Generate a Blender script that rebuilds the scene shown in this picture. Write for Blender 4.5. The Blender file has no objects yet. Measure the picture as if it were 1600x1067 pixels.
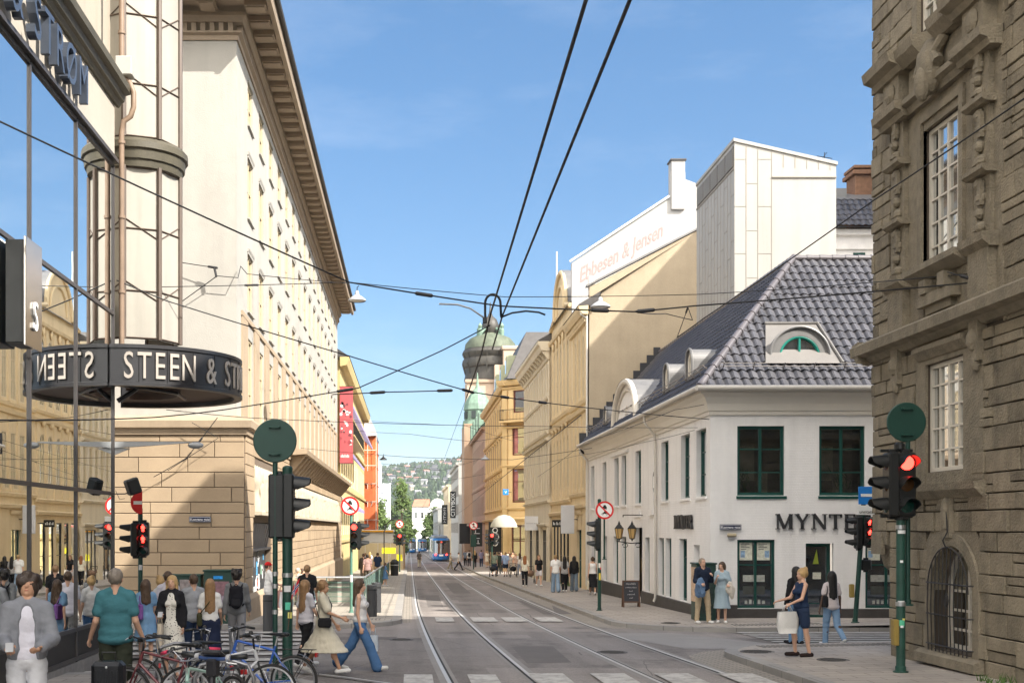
import bpy, math, random
import numpy as np
from mathutils import Vector, Matrix
random.seed(7)
PI = math.pi
SC = bpy.context.scene
COL = SC.collection
F, CX, CY, H = 1870.0, 640.0, 826.0, 2.25      # focal length in px, principal point, eye height

def g(y):                                       # road height along the street
    if y < 0: return 0.0
    if y < 100: return -.0165*y
    if y < 420: return -1.65-.011*(y-100)
    return -5.17
def kl_far(y):                                  # kerb lines as functions of depth
    r = 3.0; y0 = 33.4
    return -.25 if y > y0+r else -.25-r+math.sqrt(max(0, r*r-(y0+r-y)**2))
def kr_far(y):
    r = 3.2; y0 = 32.2
    return 5.9 if y > y0+r else 5.9+r-math.sqrt(max(0, r*r-(y0+r-y)**2))
def kr_near(y):
    r = 2.6; y1 = 27.0
    return 6.5 if y < y1-r else 6.5+r-math.sqrt(max(0, r*r-(y-y1+r)**2))
def kl_near(y):
    r = 2.4; y1 = 20.6
    return -1.3 if y < y1-r else -1.3-r+math.sqrt(max(0, r*r-(y-y1+r)**2))
def foot(x, y):                                 # height of the surface one stands on
    z = g(y)
    if y > 32.2 and x > kr_far(y): return z+.12+.02*min(4, x-kr_far(y))
    if y < 27 and x > kr_near(y): return z+.12+.02*min(4, x-kr_near(y))
    if y > 33.4 and x < kl_far(y): return z+.12
    if y < 20.6 and x < kl_near(y): return z+.12
    return z
def W(x, y, D): return Vector(((x-CX)*D/F, D, H+(CY-y)*D/F))

# ---------------------------------------------------------------- objects
def wloc(o):
    v = Vector((0, 0, 0))
    while o is not None:
        v = v+Vector(o.location); o = o.parent
    return v
def props(o, label=None, cat=None, group=None, kind=None):
    if label: o['label'] = label
    if cat: o['category'] = cat
    if group: o['group'] = group
    if kind: o['kind'] = kind
    return o
def thing(name, label, cat, loc=(0, 0, 0), rot=0, group=None):
    o = bpy.data.objects.new(name, None); COL.objects.link(o)
    o.location = loc; o.rotation_euler = (0, 0, rot); o.empty_display_size = .2
    return props(o, label, cat, group)
class MB:
    def __init__(s): s.v = []; s.f = []
    def add(s, vs, fs):
        n = len(s.v); s.v += [tuple(p) for p in vs]; s.f += [tuple(i+n for i in f) for f in fs]; return s
    def quad(s, a, b, c, d): return s.add([a, b, c, d], [(0, 1, 2, 3)])
    def poly(s, pts): return s.add(pts, [tuple(range(len(pts)))])
    def box(s, x0, x1, y0, y1, z0, z1):
        return s.add([(x0,y0,z0),(x1,y0,z0),(x1,y1,z0),(x0,y1,z0),(x0,y0,z1),(x1,y0,z1),(x1,y1,z1),(x0,y1,z1)],
                     [(0,3,2,1),(4,5,6,7),(0,1,5,4),(1,2,6,5),(2,3,7,6),(3,0,4,7)])
    def bbox(s, x0, x1, y0, y1, z0, z1, b=.01):            # chamfered box
        vs = []
        for sx in (0, 1):
            for sy in (0, 1):
                for sz in (0, 1):
                    x = (x0, x1)[sx]; y = (y0, y1)[sy]; z = (z0, z1)[sz]
                    dx = (b, -b)[sx]; dy = (b, -b)[sy]; dz = (b, -b)[sz]
                    vs += [(x, y+dy, z+dz), (x+dx, y, z+dz), (x+dx, y+dy, z)]
        i = lambda sx, sy, sz, a: (sx*4+sy*2+sz)*3+a
        fs = []
        for q in (0, 1):
            fs.append((i(q,0,0,0), i(q,1,0,0), i(q,1,1,0), i(q,0,1,0)))
            fs.append((i(0,q,0,1), i(1,q,0,1), i(1,q,1,1), i(0,q,1,1)))
            fs.append((i(0,0,q,2), i(1,0,q,2), i(1,1,q,2), i(0,1,q,2)))
        for p in (0, 1):
            for q in (0, 1):
                fs.append((i(p,q,0,0), i(p,q,0,1), i(p,q,1,1), i(p,q,1,0)))
                fs.append((i(p,0,q,0), i(p,0,q,2), i(p,1,q,2), i(p,1,q,0)))
                fs.append((i(0,p,q,1), i(0,p,q,2), i(1,p,q,2), i(1,p,q,1)))
                for r in (0, 1): fs.append((i(p,q,r,0), i(p,q,r,1), i(p,q,r,2)))
        return s.add(vs, fs)
    def fbox(s, O, U, N, u0, u1, n0, n1, z0, z1):          # box in facade coordinates
        P = lambda u, n, z: (O[0]+U[0]*u+N[0]*n, O[1]+U[1]*u+N[1]*n, z)
        return s.add([P(u0,n0,z0),P(u1,n0,z0),P(u1,n1,z0),P(u0,n1,z0),P(u0,n0,z1),P(u1,n0,z1),P(u1,n1,z1),P(u0,n1,z1)],
                     [(0,3,2,1),(4,5,6,7),(0,1,5,4),(1,2,6,5),(2,3,7,6),(3,0,4,7)])
    def fprof(s, O, U, N, u0, u1, prof):                   # moulding: profile (n,z) swept along u
        P = lambda u, n, z: (O[0]+U[0]*u+N[0]*n, O[1]+U[1]*u+N[1]*n, z)
        k = len(prof)
        vs = [P(u0, n, z) for n, z in prof]+[P(u1, n, z) for n, z in prof]
        fs = [(i, (i+1) % k, k+(i+1) % k, k+i) for i in range(k)]+[tuple(range(k)), tuple(range(k, 2*k))]
        return s.add(vs, fs)
    def tube(s, pts, r, n=8, closed=False, cap=True):
        pts = [Vector(p) for p in pts]; m = len(pts); rs = r if isinstance(r, (list, tuple)) else [r]*m
        base = len(s.v); prev = None
        for i, p in enumerate(pts):
            a = pts[(i-1) % m] if (closed or i > 0) else p
            b = pts[(i+1) % m] if (closed or i < m-1) else p
            t = (b-a)
            t = t.normalized() if t.length > 1e-9 else Vector((0, 0, 1))
            if prev is None:
                up = Vector((0, 0, 1)) if abs(t.z) < .9 else Vector((1, 0, 0))
                e = t.cross(up).normalized()
            else:
                e = prev-t*prev.dot(t); e = e.normalized() if e.length > 1e-6 else prev
            prev = e; q = t.cross(e)
            for k in range(n):
                an = 2*PI*k/n; s.v.append(tuple(p+(e*math.cos(an)+q*math.sin(an))*rs[i]))
        for i in range(m if closed else m-1):
            j = (i+1) % m
            for k in range(n):
                k2 = (k+1) % n; s.f.append((base+i*n+k, base+i*n+k2, base+j*n+k2, base+j*n+k))
        if cap and not closed:
            s.f.append(tuple(base+k for k in range(n))[::-1]); s.f.append(tuple(base+(m-1)*n+k for k in range(n)))
        return s
    def lathe(s, c, prof, n=16, axis='z', a0=0, a1=2*PI):  # profile (r, h) round an axis
        full = abs(a1-a0-2*PI) < 1e-6; m = n if full else n+1; base = len(s.v); c = Vector(c)
        for r, h in prof:
            for k in range(m):
                a = a0+(a1-a0)*k/n; p = (r*math.cos(a), r*math.sin(a), h)
                if axis == 'y': p = (p[0], p[2], p[1])
                if axis == 'x': p = (p[2], p[0], p[1])
                s.v.append(tuple(c+Vector(p)))
        for i in range(len(prof)-1):
            for k in range(n):
                k2 = (k+1) % m; s.f.append((base+i*m+k, base+i*m+k2, base+(i+1)*m+k2, base+(i+1)*m+k))
        return s
    def ball(s, c, r, n=10, m=7):
        rx, ry, rz = r if isinstance(r, (list, tuple)) else (r, r, r); base = len(s.v)
        for i in range(m+1):
            t = PI*i/m
            for k in range(n):
                a = 2*PI*k/n; s.v.append((c[0]+rx*math.sin(t)*math.cos(a), c[1]+ry*math.sin(t)*math.sin(a), c[2]+rz*math.cos(t)))
        for i in range(m):
            for k in range(n):
                k2 = (k+1) % n; s.f.append((base+i*n+k, base+(i+1)*n+k, base+(i+1)*n+k2, base+i*n+k2))
        return s
    def prism(s, outline, d, axis='y', at=0):              # outline in two axes, extruded by d along the third
        def P(a, b, c): return {'y': (a, c, b), 'x': (c, a, b), 'z': (a, b, c)}[axis]
        k = len(outline)
        vs = [P(a, b, at) for a, b in outline]+[P(a, b, at+d) for a, b in outline]
        fs = [(i, (i+1) % k, k+(i+1) % k, k+i) for i in range(k)]+[tuple(range(k))[::-1], tuple(range(k, 2*k))]
        return s.add(vs, fs)
    def xf(s, M):
        s.v = [tuple(M @ Vector(p)) for p in s.v]; return s
    def build(s, name, m, parent=None, smooth=False, ang=None):
        me = bpy.data.meshes.new(name)
        off = wloc(parent) if parent is not None else Vector((0, 0, 0))
        if off.length: vs = [(a-off.x, b-off.y, c-off.z) for a, b, c in s.v]
        else: vs = s.v
        me.from_pydata(vs, [], s.f)
        return link(me, name, m, parent, smooth, ang)
def link(me, name, m, parent=None, smooth=False, ang=None):
    if m is not None: me.materials.append(m)
    if smooth:
        me.polygons.foreach_set('use_smooth', [True]*len(me.polygons))
        if ang: me.set_sharp_from_angle(angle=math.radians(ang))
    o = bpy.data.objects.new(name, me); COL.objects.link(o)
    if parent is not None: o.parent = parent
    return o
def copy_tree(o, parent=None):
    c = o.copy(); COL.objects.link(c)
    if parent is not None: c.parent = parent
    for ch in list(o.children): copy_tree(ch, c)
    return c

# ---------------------------------------------------------------- text
def text_mesh(txt, size, depth=.02, shear=0, align='CENTER', font=None, offset=0):
    cu = bpy.data.curves.new('t', 'FONT'); cu.body = txt; cu.size = size; cu.extrude = depth/2; cu.shear = shear
    cu.align_x = align; cu.offset = offset; cu.resolution_u = 3
    o = bpy.data.objects.new('t', cu); COL.objects.link(o)
    dg = bpy.context.evaluated_depsgraph_get()
    me = bpy.data.meshes.new_from_object(o.evaluated_get(dg))
    bpy.data.objects.remove(o); bpy.data.curves.remove(cu)
    mb = MB(); mb.v = [tuple(v.co) for v in me.vertices]; mb.f = [tuple(p.vertices) for p in me.polygons]
    bpy.data.meshes.remove(me)
    return mb
def place(mb, pos, right, up):                     # text mesh (x right, y up, z out) into the world
    r = Vector(right).normalized(); u = Vector(up).normalized(); n = r.cross(u); p = Vector(pos)
    mb.v = [tuple(p+r*a+u*b+n*c) for a, b, c in mb.v]; return mb

# ---------------------------------------------------------------- materials
MC = {}
def M(name, col, rough=.75, var=.12, scale=1.5, bump=.12, bscale=40, metal=0, spec=.4, emit=None, island=0, streak=0, coat=0, alpha=1, bdist=.02):
    if name in MC: return MC[name]
    m = bpy.data.materials.new(name); m.use_nodes = True; MC[name] = m
    nt = m.node_tree; N = nt.nodes; L = nt.links; b = N['Principled BSDF']
    b.inputs['Roughness'].default_value = rough; b.inputs['Metallic'].default_value = metal
    b.inputs['Specular IOR Level'].default_value = spec; b.inputs['Coat Weight'].default_value = coat
    b.inputs['Alpha'].default_value = alpha
    if emit:
        b.inputs['Emission Color'].default_value = (*emit[:3], 1); b.inputs['Emission Strength'].default_value = emit[3]
    geo = N.new('ShaderNodeNewGeometry')
    def noise(sc, det=4, vec=None):
        n = N.new('ShaderNodeTexNoise'); n.inputs['Scale'].default_value = sc; n.inputs['Detail'].default_value = det
        L.new(vec or geo.outputs['Position'], n.inputs['Vector']); return n.outputs['Fac']
    def math_(op, a, bb):
        n = N.new('ShaderNodeMath'); n.operation = op
        for i, q in ((0, a), (1, bb)):
            if isinstance(q, (int, float)): n.inputs[i].default_value = q
            else: L.new(q, n.inputs[i])
        return n.outputs[0]
    val = math_('ADD', math_('MULTIPLY', math_('SUBTRACT', noise(scale), .5), 2*var*1.6), 1.0)
    val = math_('ADD', val, math_('MULTIPLY', math_('SUBTRACT', noise(scale*13, 6), .5), var*1.6))
    if island: val = math_('ADD', val, math_('MULTIPLY', math_('SUBTRACT', geo.outputs['Random Per Island'], .5), island))
    if streak:
        mp = N.new('ShaderNodeMapping'); mp.inputs['Scale'].default_value = (1.6, 1.6, .12)
        L.new(geo.outputs['Position'], mp.inputs['Vector'])
        mr = N.new('ShaderNodeMapRange'); mr.inputs['From Min'].default_value = .45; mr.inputs['From Max'].default_value = .75
        L.new(noise(1.5, 5, mp.outputs['Vector']), mr.inputs['Value'])
        val = math_('SUBTRACT', val, math_('MULTIPLY', mr.outputs[0], streak))
    vm = N.new('ShaderNodeVectorMath'); vm.operation = 'SCALE'; vm.inputs[0].default_value = col[:3]
    L.new(val, vm.inputs['Scale']); L.new(vm.outputs[0], b.inputs['Base Color'])
    if bump:
        bp = N.new('ShaderNodeBump'); bp.inputs['Strength'].default_value = bump; bp.inputs['Distance'].default_value = bdist
        L.new(noise(bscale, 5), bp.inputs['Height']); L.new(bp.outputs[0], b.inputs['Normal'])
    return m
def glass_mat(name, tint=(.015, .02, .025), refl=.35, rough=.03, wav=.02):
    if name in MC: return MC[name]
    m = bpy.data.materials.new(name); m.use_nodes = True; MC[name] = m
    nt = m.node_tree; N = nt.nodes; L = nt.links; b = N['Principled BSDF']
    b.inputs['Base Color'].default_value = (*tint, 1); b.inputs['Roughness'].default_value = .4
    gl = N.new('ShaderNodeBsdfGlossy'); gl.inputs['Roughness'].default_value = rough; gl.inputs['Color'].default_value = (.93, .95, .95, 1)
    mx = N.new('ShaderNodeMixShader'); fr = N.new('ShaderNodeFresnel'); fr.inputs[0].default_value = 1.45
    ad = N.new('ShaderNodeMath'); ad.operation = 'ADD'; ad.inputs[1].default_value = refl; ad.use_clamp = True
    no = N.new('ShaderNodeTexNoise'); no.inputs['Scale'].default_value = 1.3; geo = N.new('ShaderNodeNewGeometry')
    L.new(geo.outputs['Position'], no.inputs['Vector'])
    bp = N.new('ShaderNodeBump'); bp.inputs['Strength'].default_value = wav; bp.inputs['Distance'].default_value = .05
    L.new(no.outputs['Fac'], bp.inputs['Height']); L.new(bp.outputs[0], gl.inputs['Normal'])
    L.new(fr.outputs[0], ad.inputs[0]); L.new(ad.outputs[0], mx.inputs[0])
    L.new(b.outputs[0], mx.inputs[1]); L.new(gl.outputs[0], mx.inputs[2])
    L.new(mx.outputs[0], N['Material Output'].inputs['Surface'])
    return m
def clear_glass(name, col=(.8, .85, .82)):
    if name in MC: return MC[name]
    m = bpy.data.materials.new(name); m.use_nodes = True; MC[name] = m
    nt = m.node_tree; N = nt.nodes; L = nt.links
    tr = N.new('ShaderNodeBsdfTransparent'); tr.inputs[0].default_value = (*col, 1)
    gl = N.new('ShaderNodeBsdfGlossy'); gl.inputs['Roughness'].default_value = .02
    fr = N.new('ShaderNodeFresnel'); fr.inputs[0].default_value = 1.5; mx = N.new('ShaderNodeMixShader')
    ad = N.new('ShaderNodeMath'); ad.operation = 'ADD'; ad.inputs[1].default_value = .14; ad.use_clamp = True
    L.new(fr.outputs[0], ad.inputs[0]); L.new(ad.outputs[0], mx.inputs[0]); L.new(tr.outputs[0], mx.inputs[1]); L.new(gl.outputs[0], mx.inputs[2])
    L.new(mx.outputs[0], N['Material Output'].inputs['Surface'])
    return m
def brick_bump(m, w=.25, h=.077, strength=.25, mort=.01):
    nt = m.node_tree; N = nt.nodes; L = nt.links; b = N['Principled BSDF']; old = b.inputs['Normal'].links[0].from_socket if b.inputs['Normal'].links else None
    geo = N.new('ShaderNodeNewGeometry'); sp = N.new('ShaderNodeSeparateXYZ'); L.new(geo.outputs['Position'], sp.inputs[0]); ad = N.new('ShaderNodeMath'); L.new(sp.outputs[0], ad.inputs[0]); L.new(sp.outputs[1], ad.inputs[1])
    cb = N.new('ShaderNodeCombineXYZ'); L.new(ad.outputs[0], cb.inputs[0]); L.new(sp.outputs[2], cb.inputs[1]); br = N.new('ShaderNodeTexBrick'); br.inputs['Scale'].default_value = 1; br.inputs['Brick Width'].default_value = w; br.inputs['Row Height'].default_value = h; br.inputs['Mortar Size'].default_value = mort; br.inputs['Mortar Smooth'].default_value = .6
    L.new(cb.outputs[0], br.inputs['Vector']); bp = N.new('ShaderNodeBump'); bp.invert = True; bp.inputs['Strength'].default_value = strength; bp.inputs['Distance'].default_value = .02; L.new(br.outputs['Fac'], bp.inputs['Height'])
    if old: L.new(old, bp.inputs['Normal'])
    L.new(bp.outputs[0], b.inputs['Normal']); return m
def plain(name, col, rough=.6, **k):
    k.setdefault('var', .06); k.setdefault('bump', .03); return M(name, col, rough, **k)
BLACK = plain('black_paint', (.012, .013, .013), .45)
DGREEN = M('dark_green_paint', (.010, .045, .034), .45, .12, 3, .05)
STEEL = plain('rail_steel', (.50, .49, .47), .45)
WHITE = plain('white_paint', (.78, .78, .76), .5)
GLASS = glass_mat('window_glass')
GLASSL = glass_mat('bright_window_glass', (.05, .055, .06), .55)

# ---------------------------------------------------------------- camera, sun and sky
SUNV = Vector((1.4, -1.0, 1.52)).normalized()
cam = bpy.data.cameras.new('camera'); co = bpy.data.objects.new('camera', cam); COL.objects.link(co)
co.location = (0, 0, H); co.rotation_euler = (PI/2, 0, 0)
cam.sensor_width = 36; cam.lens = 36*F/1600; cam.shift_x = (800-CX)/1600; cam.shift_y = (CY-533.5)/1600
cam.clip_end = 20000; cam.clip_start = .1; SC.camera = co
w = bpy.data.worlds.new('World'); SC.world = w; w.use_nodes = True
wn = w.node_tree.nodes; wl = w.node_tree.links
sky = wn.new('ShaderNodeTexSky'); sky.sky_type = 'NISHITA'; sky.sun_disc = False
sky.sun_elevation = math.asin(SUNV.z); sky.sun_rotation = math.atan2(SUNV.x, SUNV.y)
sky.air_density = 1.0; sky.dust_density = .5; sky.ozone_density = 3.5; sky.altitude = 600
# bright cloud bank added out of view behind the viewer to fill the shade
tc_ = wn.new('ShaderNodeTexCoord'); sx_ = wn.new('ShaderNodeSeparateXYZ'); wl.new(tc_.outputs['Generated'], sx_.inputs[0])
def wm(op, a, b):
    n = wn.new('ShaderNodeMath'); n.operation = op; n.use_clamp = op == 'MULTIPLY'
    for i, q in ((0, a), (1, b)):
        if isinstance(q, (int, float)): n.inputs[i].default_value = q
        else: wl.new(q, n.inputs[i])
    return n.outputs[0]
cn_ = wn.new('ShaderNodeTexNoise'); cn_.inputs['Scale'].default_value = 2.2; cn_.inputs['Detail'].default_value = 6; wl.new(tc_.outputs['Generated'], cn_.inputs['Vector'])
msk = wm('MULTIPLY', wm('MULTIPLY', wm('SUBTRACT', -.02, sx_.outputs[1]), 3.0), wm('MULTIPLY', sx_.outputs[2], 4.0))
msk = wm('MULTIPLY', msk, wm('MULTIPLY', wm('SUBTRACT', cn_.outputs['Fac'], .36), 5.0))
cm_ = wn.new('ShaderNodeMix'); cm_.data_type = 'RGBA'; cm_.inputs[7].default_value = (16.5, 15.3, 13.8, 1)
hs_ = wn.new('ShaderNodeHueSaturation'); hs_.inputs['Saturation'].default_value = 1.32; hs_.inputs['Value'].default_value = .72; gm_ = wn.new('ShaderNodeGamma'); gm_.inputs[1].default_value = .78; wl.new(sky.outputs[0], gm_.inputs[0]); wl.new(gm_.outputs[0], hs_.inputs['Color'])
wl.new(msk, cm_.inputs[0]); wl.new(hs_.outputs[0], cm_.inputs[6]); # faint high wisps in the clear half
wmp = wn.new('ShaderNodeMapping'); wmp.inputs['Scale'].default_value = (2.0, 2.0, 7.0); wmp.inputs['Rotation'].default_value = (.3, .2, .4); wl.new(tc_.outputs['Generated'], wmp.inputs['Vector'])
wns = wn.new('ShaderNodeTexNoise'); wns.inputs['Scale'].default_value = 1.6; wns.inputs['Detail'].default_value = 8; wns.inputs['Roughness'].default_value = .62; wl.new(wmp.outputs['Vector'], wns.inputs['Vector'])
wf_ = wm('MULTIPLY', wm('MULTIPLY', wm('SUBTRACT', wns.outputs['Fac'], .50), 1.6), .33); wmx = wn.new('ShaderNodeMix'); wmx.data_type = 'RGBA'; wmx.inputs[7].default_value = (4.2, 4.4, 4.6, 1); wmx.clamp_factor = True
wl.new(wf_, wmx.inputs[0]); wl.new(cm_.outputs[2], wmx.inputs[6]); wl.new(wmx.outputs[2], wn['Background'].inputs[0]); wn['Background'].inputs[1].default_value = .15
sl = bpy.data.lights.new('sun', 'SUN'); sl.energy = 4.3; sl.angle = math.radians(.53); sl.color = (1, .94, .85)
so = bpy.data.objects.new('sun', sl); COL.objects.link(so); so.rotation_euler = SUNV.to_track_quat('Z', 'Y').to_euler()
so.location = (20, -10, 60)
SC.view_settings.view_transform = 'Standard'; SC.view_settings.look = 'None'
SC.view_settings.exposure = 1.27; SC.view_settings.gamma = 1
SC.render.engine = 'CYCLES'; SC.cycles.use_denoising = True
SC.cycles.max_bounces = 8; SC.cycles.diffuse_bounces = 4; SC.cycles.transparent_max_bounces = 12
SC.cycles.caustics_reflective = False; SC.cycles.caustics_refractive = False; SC.cycles.blur_glossy = .35; SC.cycles.sample_clamp_indirect = 6
# ================================================================ GROUND
def strips(mb, ys, xa, xb, dz=0, fz=None):
    for i in range(len(ys)-1):
        a, b = ys[i], ys[i+1]
        fa = fz or (lambda x, y: g(y)+dz)
        mb.quad((xa(a), a, fa(xa(a), a)), (xb(a), a, fa(xb(a), a)), (xb(b), b, fa(xb(b), b)), (xa(b), b, fa(xa(b), b)))
    return mb
def asphalt():
    m = M('asphalt', (.215, .193, .178), .8, .10, .5, .25, 160, spec=.3)
    nt = m.node_tree; N = nt.nodes; L = nt.links
    # big worn patches and a network of cracks
    b = N['Principled BSDF']; src = b.inputs['Base Color'].links[0].from_socket
    geo = N.new('ShaderNodeNewGeometry')
    vo = N.new('ShaderNodeTexVoronoi'); vo.feature = 'DISTANCE_TO_EDGE'; vo.inputs['Scale'].default_value = .22
    no = N.new('ShaderNodeTexNoise'); no.inputs['Scale'].default_value = .9; no.inputs['Detail'].default_value = 5
    mxv = N.new('ShaderNodeMix'); mxv.data_type = 'VECTOR'; mxv.inputs[0].default_value = .12
    L.new(geo.outputs['Position'], no.inputs['Vector']); L.new(geo.outputs['Position'], mxv.inputs[4]); L.new(no.outputs['Color'], mxv.inputs[5])
    L.new(mxv.outputs[1], vo.inputs['Vector'])
    lt = N.new('ShaderNodeMath'); lt.operation = 'LESS_THAN'; lt.inputs[1].default_value = .0016; L.new(vo.outputs['Distance'], lt.inputs[0])
    mp_ = N.new('ShaderNodeMapping'); mp_.inputs['Scale'].default_value = (1.3, .05, 1); L.new(geo.outputs['Position'], mp_.inputs['Vector']); ns_ = N.new('ShaderNodeTexNoise'); ns_.inputs['Scale'].default_value = 1.0; ns_.inputs['Detail'].default_value = 6; L.new(mp_.outputs['Vector'], ns_.inputs['Vector'])
    sp_ = N.new('ShaderNodeTexNoise'); sp_.inputs['Scale'].default_value = 28; sp_.inputs['Detail'].default_value = 3; L.new(geo.outputs['Position'], sp_.inputs['Vector'])
    st_ = N.new('ShaderNodeTexNoise'); st_.inputs['Scale'].default_value = .55; st_.inputs['Detail'].default_value = 8; st_.inputs['Roughness'].default_value = .65; L.new(geo.outputs['Position'], st_.inputs['Vector'])
    def rng_(s, a, b, lo=.3, hi=.7):
        q = N.new('ShaderNodeMapRange'); q.inputs['From Min'].default_value = lo; q.inputs['From Max'].default_value = hi; q.inputs['To Min'].default_value = a; q.inputs['To Max'].default_value = b; L.new(s, q.inputs['Value']); return q.outputs[0]
    m1_ = N.new('ShaderNodeMath'); m1_.operation = 'MULTIPLY'; L.new(rng_(ns_.outputs['Fac'], .80, 1.18), m1_.inputs[0]); L.new(rng_(sp_.outputs['Fac'], .78, 1.22), m1_.inputs[1])
    m2_ = N.new('ShaderNodeMath'); m2_.operation = 'MULTIPLY'; L.new(m1_.outputs[0], m2_.inputs[0]); L.new(rng_(st_.outputs['Fac'], .62, 1.08, .32, .46), m2_.inputs[1])
    v2 = N.new('ShaderNodeTexVoronoi'); v2.inputs['Scale'].default_value = .16; v2.distance = 'CHEBYCHEV'
    L.new(geo.outputs['Position'], v2.inputs['Vector'])
    hs = N.new('ShaderNodeSeparateColor'); L.new(v2.outputs['Color'], hs.inputs[0])
    mr = N.new('ShaderNodeMapRange'); mr.inputs['To Min'].default_value = .80; mr.inputs['To Max'].default_value = 1.18; L.new(hs.outputs[0], mr.inputs['Value'])
    sc = N.new('ShaderNodeVectorMath'); sc.operation = 'SCALE'; L.new(src, sc.inputs[0]); L.new(mr.outputs[0], sc.inputs['Scale'])
    mx = N.new('ShaderNodeMix'); mx.data_type = 'RGBA'; mx.inputs[7].default_value = (.12, .11, .10, 1)
    L.new(lt.outputs[0], mx.inputs[0]); sc2 = N.new('ShaderNodeVectorMath'); sc2.operation = 'SCALE'; L.new(sc.outputs[0], sc2.inputs[0]); L.new(m2_.outputs[0], sc2.inputs['Scale']); L.new(sc2.outputs[0], mx.inputs[6]); L.new(mx.outputs[2], b.inputs['Base Color'])
    return m
ys = [-40, 0, 20, 40, 60, 80, 100, 200, 300, 420]
ASPH = asphalt()
props(strips(MB(), ys, lambda y: -70, lambda y: 70).build('road', ASPH), kind='structure')
def slabs(name, col, bw, bh, mortar=.012, dark=.55):
    m = M(name, col, .8, .10, .8, .15, 90, spec=.3)
    nt = m.node_tree; N = nt.nodes; L = nt.links; b = N['Principled BSDF']; src = b.inputs['Base Color'].links[0].from_socket
    geo = N.new('ShaderNodeNewGeometry'); br = N.new('ShaderNodeTexBrick'); br.inputs['Scale'].default_value = 1
    br.inputs['Brick Width'].default_value = bw; br.inputs['Row Height'].default_value = bh; br.inputs['Mortar Size'].default_value = mortar
    br.inputs['Color1'].default_value = (.9, .9, .9, 1); br.inputs['Color2'].default_value = (1.1, 1.08, 1.05, 1); br.inputs['Mortar'].default_value = (dark, dark, dark, 1)
    L.new(geo.outputs['Position'], br.inputs['Vector'])
    mu = N.new('ShaderNodeMix'); mu.data_type = 'RGBA'; mu.blend_type = 'MULTIPLY'; mu.inputs[0].default_value = 1
    L.new(src, mu.inputs[6]); L.new(br.outputs['Color'], mu.inputs[7]); L.new(mu.outputs[2], b.inputs['Base Color'])
    return m
PAVE = slabs('paving_slabs', (.36, .325, .29), .7, .35)
PAVE2 = slabs('paving_slabs_pale', (.35, .32, .275), .5, .5)
KERB = slabs('kerb_granite', (.30, .29, .275), 1.1, 1.1)
def arc_ys(a, b, n=10, first=True):
    return [a+(b-a)*(1-math.cos(PI/2*i/n)) for i in range(n+1)] if first else [a+(b-a)*math.sin(PI/2*i/n) for i in range(n+1)]
def pavement(name, m, ys, xk, xo):
    sgn = 1 if xo > 0 else -1; kw = .28
    mb = MB(); kb = MB()
    for i in range(len(ys)-1):
        a, b = ys[i], ys[i+1]; ka, kb_ = xk(a), xk(b)
        xm = lambda y: xk(y)+sgn*kw
        mid = [xk(y)+sgn*4.0 for y in (a, b)]
        Z = lambda x, y: g(y)+.12+(.02*min(4, abs(x-xk(y))) if sgn > 0 else 0)
        if abs(ka-xo) > kw:
            mb.quad((xm(a), a, Z(xm(a), a)), (mid[0], a, Z(mid[0], a)), (mid[1], b, Z(mid[1], b)), (xm(b), b, Z(xm(b), b)))
            mb.quad((mid[0], a, Z(mid[0], a)), (xo, a, Z(mid[0], a)), (xo, b, Z(mid[1], b)), (mid[1], b, Z(mid[1], b)))
        kb.quad((ka, a, g(a)+.122), (xm(a), a, g(a)+.126), (xm(b), b, g(b)+.126), (kb_, b, g(b)+.122))
        kb.quad((ka, a, g(a)-.05), (ka, a, g(a)+.122), (kb_, b, g(b)+.122), (kb_, b, g(b)-.05))
    for y in (ys[0], ys[-1]):
        if -39 < y < 140:
            s_ = 1 if y == ys[0] else -1
            kb.quad((xk(y), y, g(y)-.05), (xo, y, g(y)-.05), (xo, y, g(y)+.125), (xk(y), y, g(y)+.125))
            zz = .126 if sgn < 0 else .21
            kb.quad((xk(y), y, g(y)+.126), (xo, y, g(y)+zz), (xo, y+s_*.3, g(y)+zz+.002), (xk(y+s_*.3)+0, y+s_*.3, g(y)+.128))
    props(mb.build(name, m), kind='structure'); props(kb.build('kerb', KERB), kind='structure')
pavement('pavement', PAVE2, arc_ys(33.4, 36.4)+[45, 60, 80, 100, 200, 420], kl_far, -70)
pavement('pavement', PAVE, arc_ys(32.2, 35.4)+[45, 60, 80, 100, 200, 420], kr_far, 70)
pavement('pavement', PAVE, [-40, 0, 15]+arc_ys(24.4, 27.0, first=False), kr_near, 70)
pavement('pavement', PAVE, [-40, 0, 12]+arc_ys(18.2, 20.6, first=False), kl_near, -70)
# tram rails: pale concrete bed, steel head, dark groove
BED = M('rail_bed_concrete', (.26, .245, .23), .85, .15, 1.2, .2, 120)
GROOVE = plain('rail_groove', (.02, .02, .02), .8)
def sheet_path(mb, pts, w, dz, off=0):
    L_ = []
    for i, (x, y) in enumerate(pts):
        a = pts[max(0, i-1)]; b = pts[min(len(pts)-1, i+1)]
        t = Vector((b[0]-a[0], b[1]-a[1])).normalized(); n = Vector((t.y, -t.x))
        L_.append((Vector((x, y))+n*(off-w/2), Vector((x, y))+n*(off+w/2)))
    for i in range(len(L_)-1):
        (a, b), (c, d) = L_[i], L_[i+1]
        mb.quad((a.x, a.y, g(a.y)+dz), (b.x, b.y, g(b.y)+dz), (d.x, d.y, g(d.y)+dz), (c.x, c.y, g(c.y)+dz))
bed, hd, gr, bed2, hd2, gr2 = MB(), MB(), MB(), MB(), MB(), MB()
ty = [-10, 0, 5]+[10+2*i for i in range(22)]+[60, 80, 100, 130, 160, 200, 300, 419]
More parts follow.
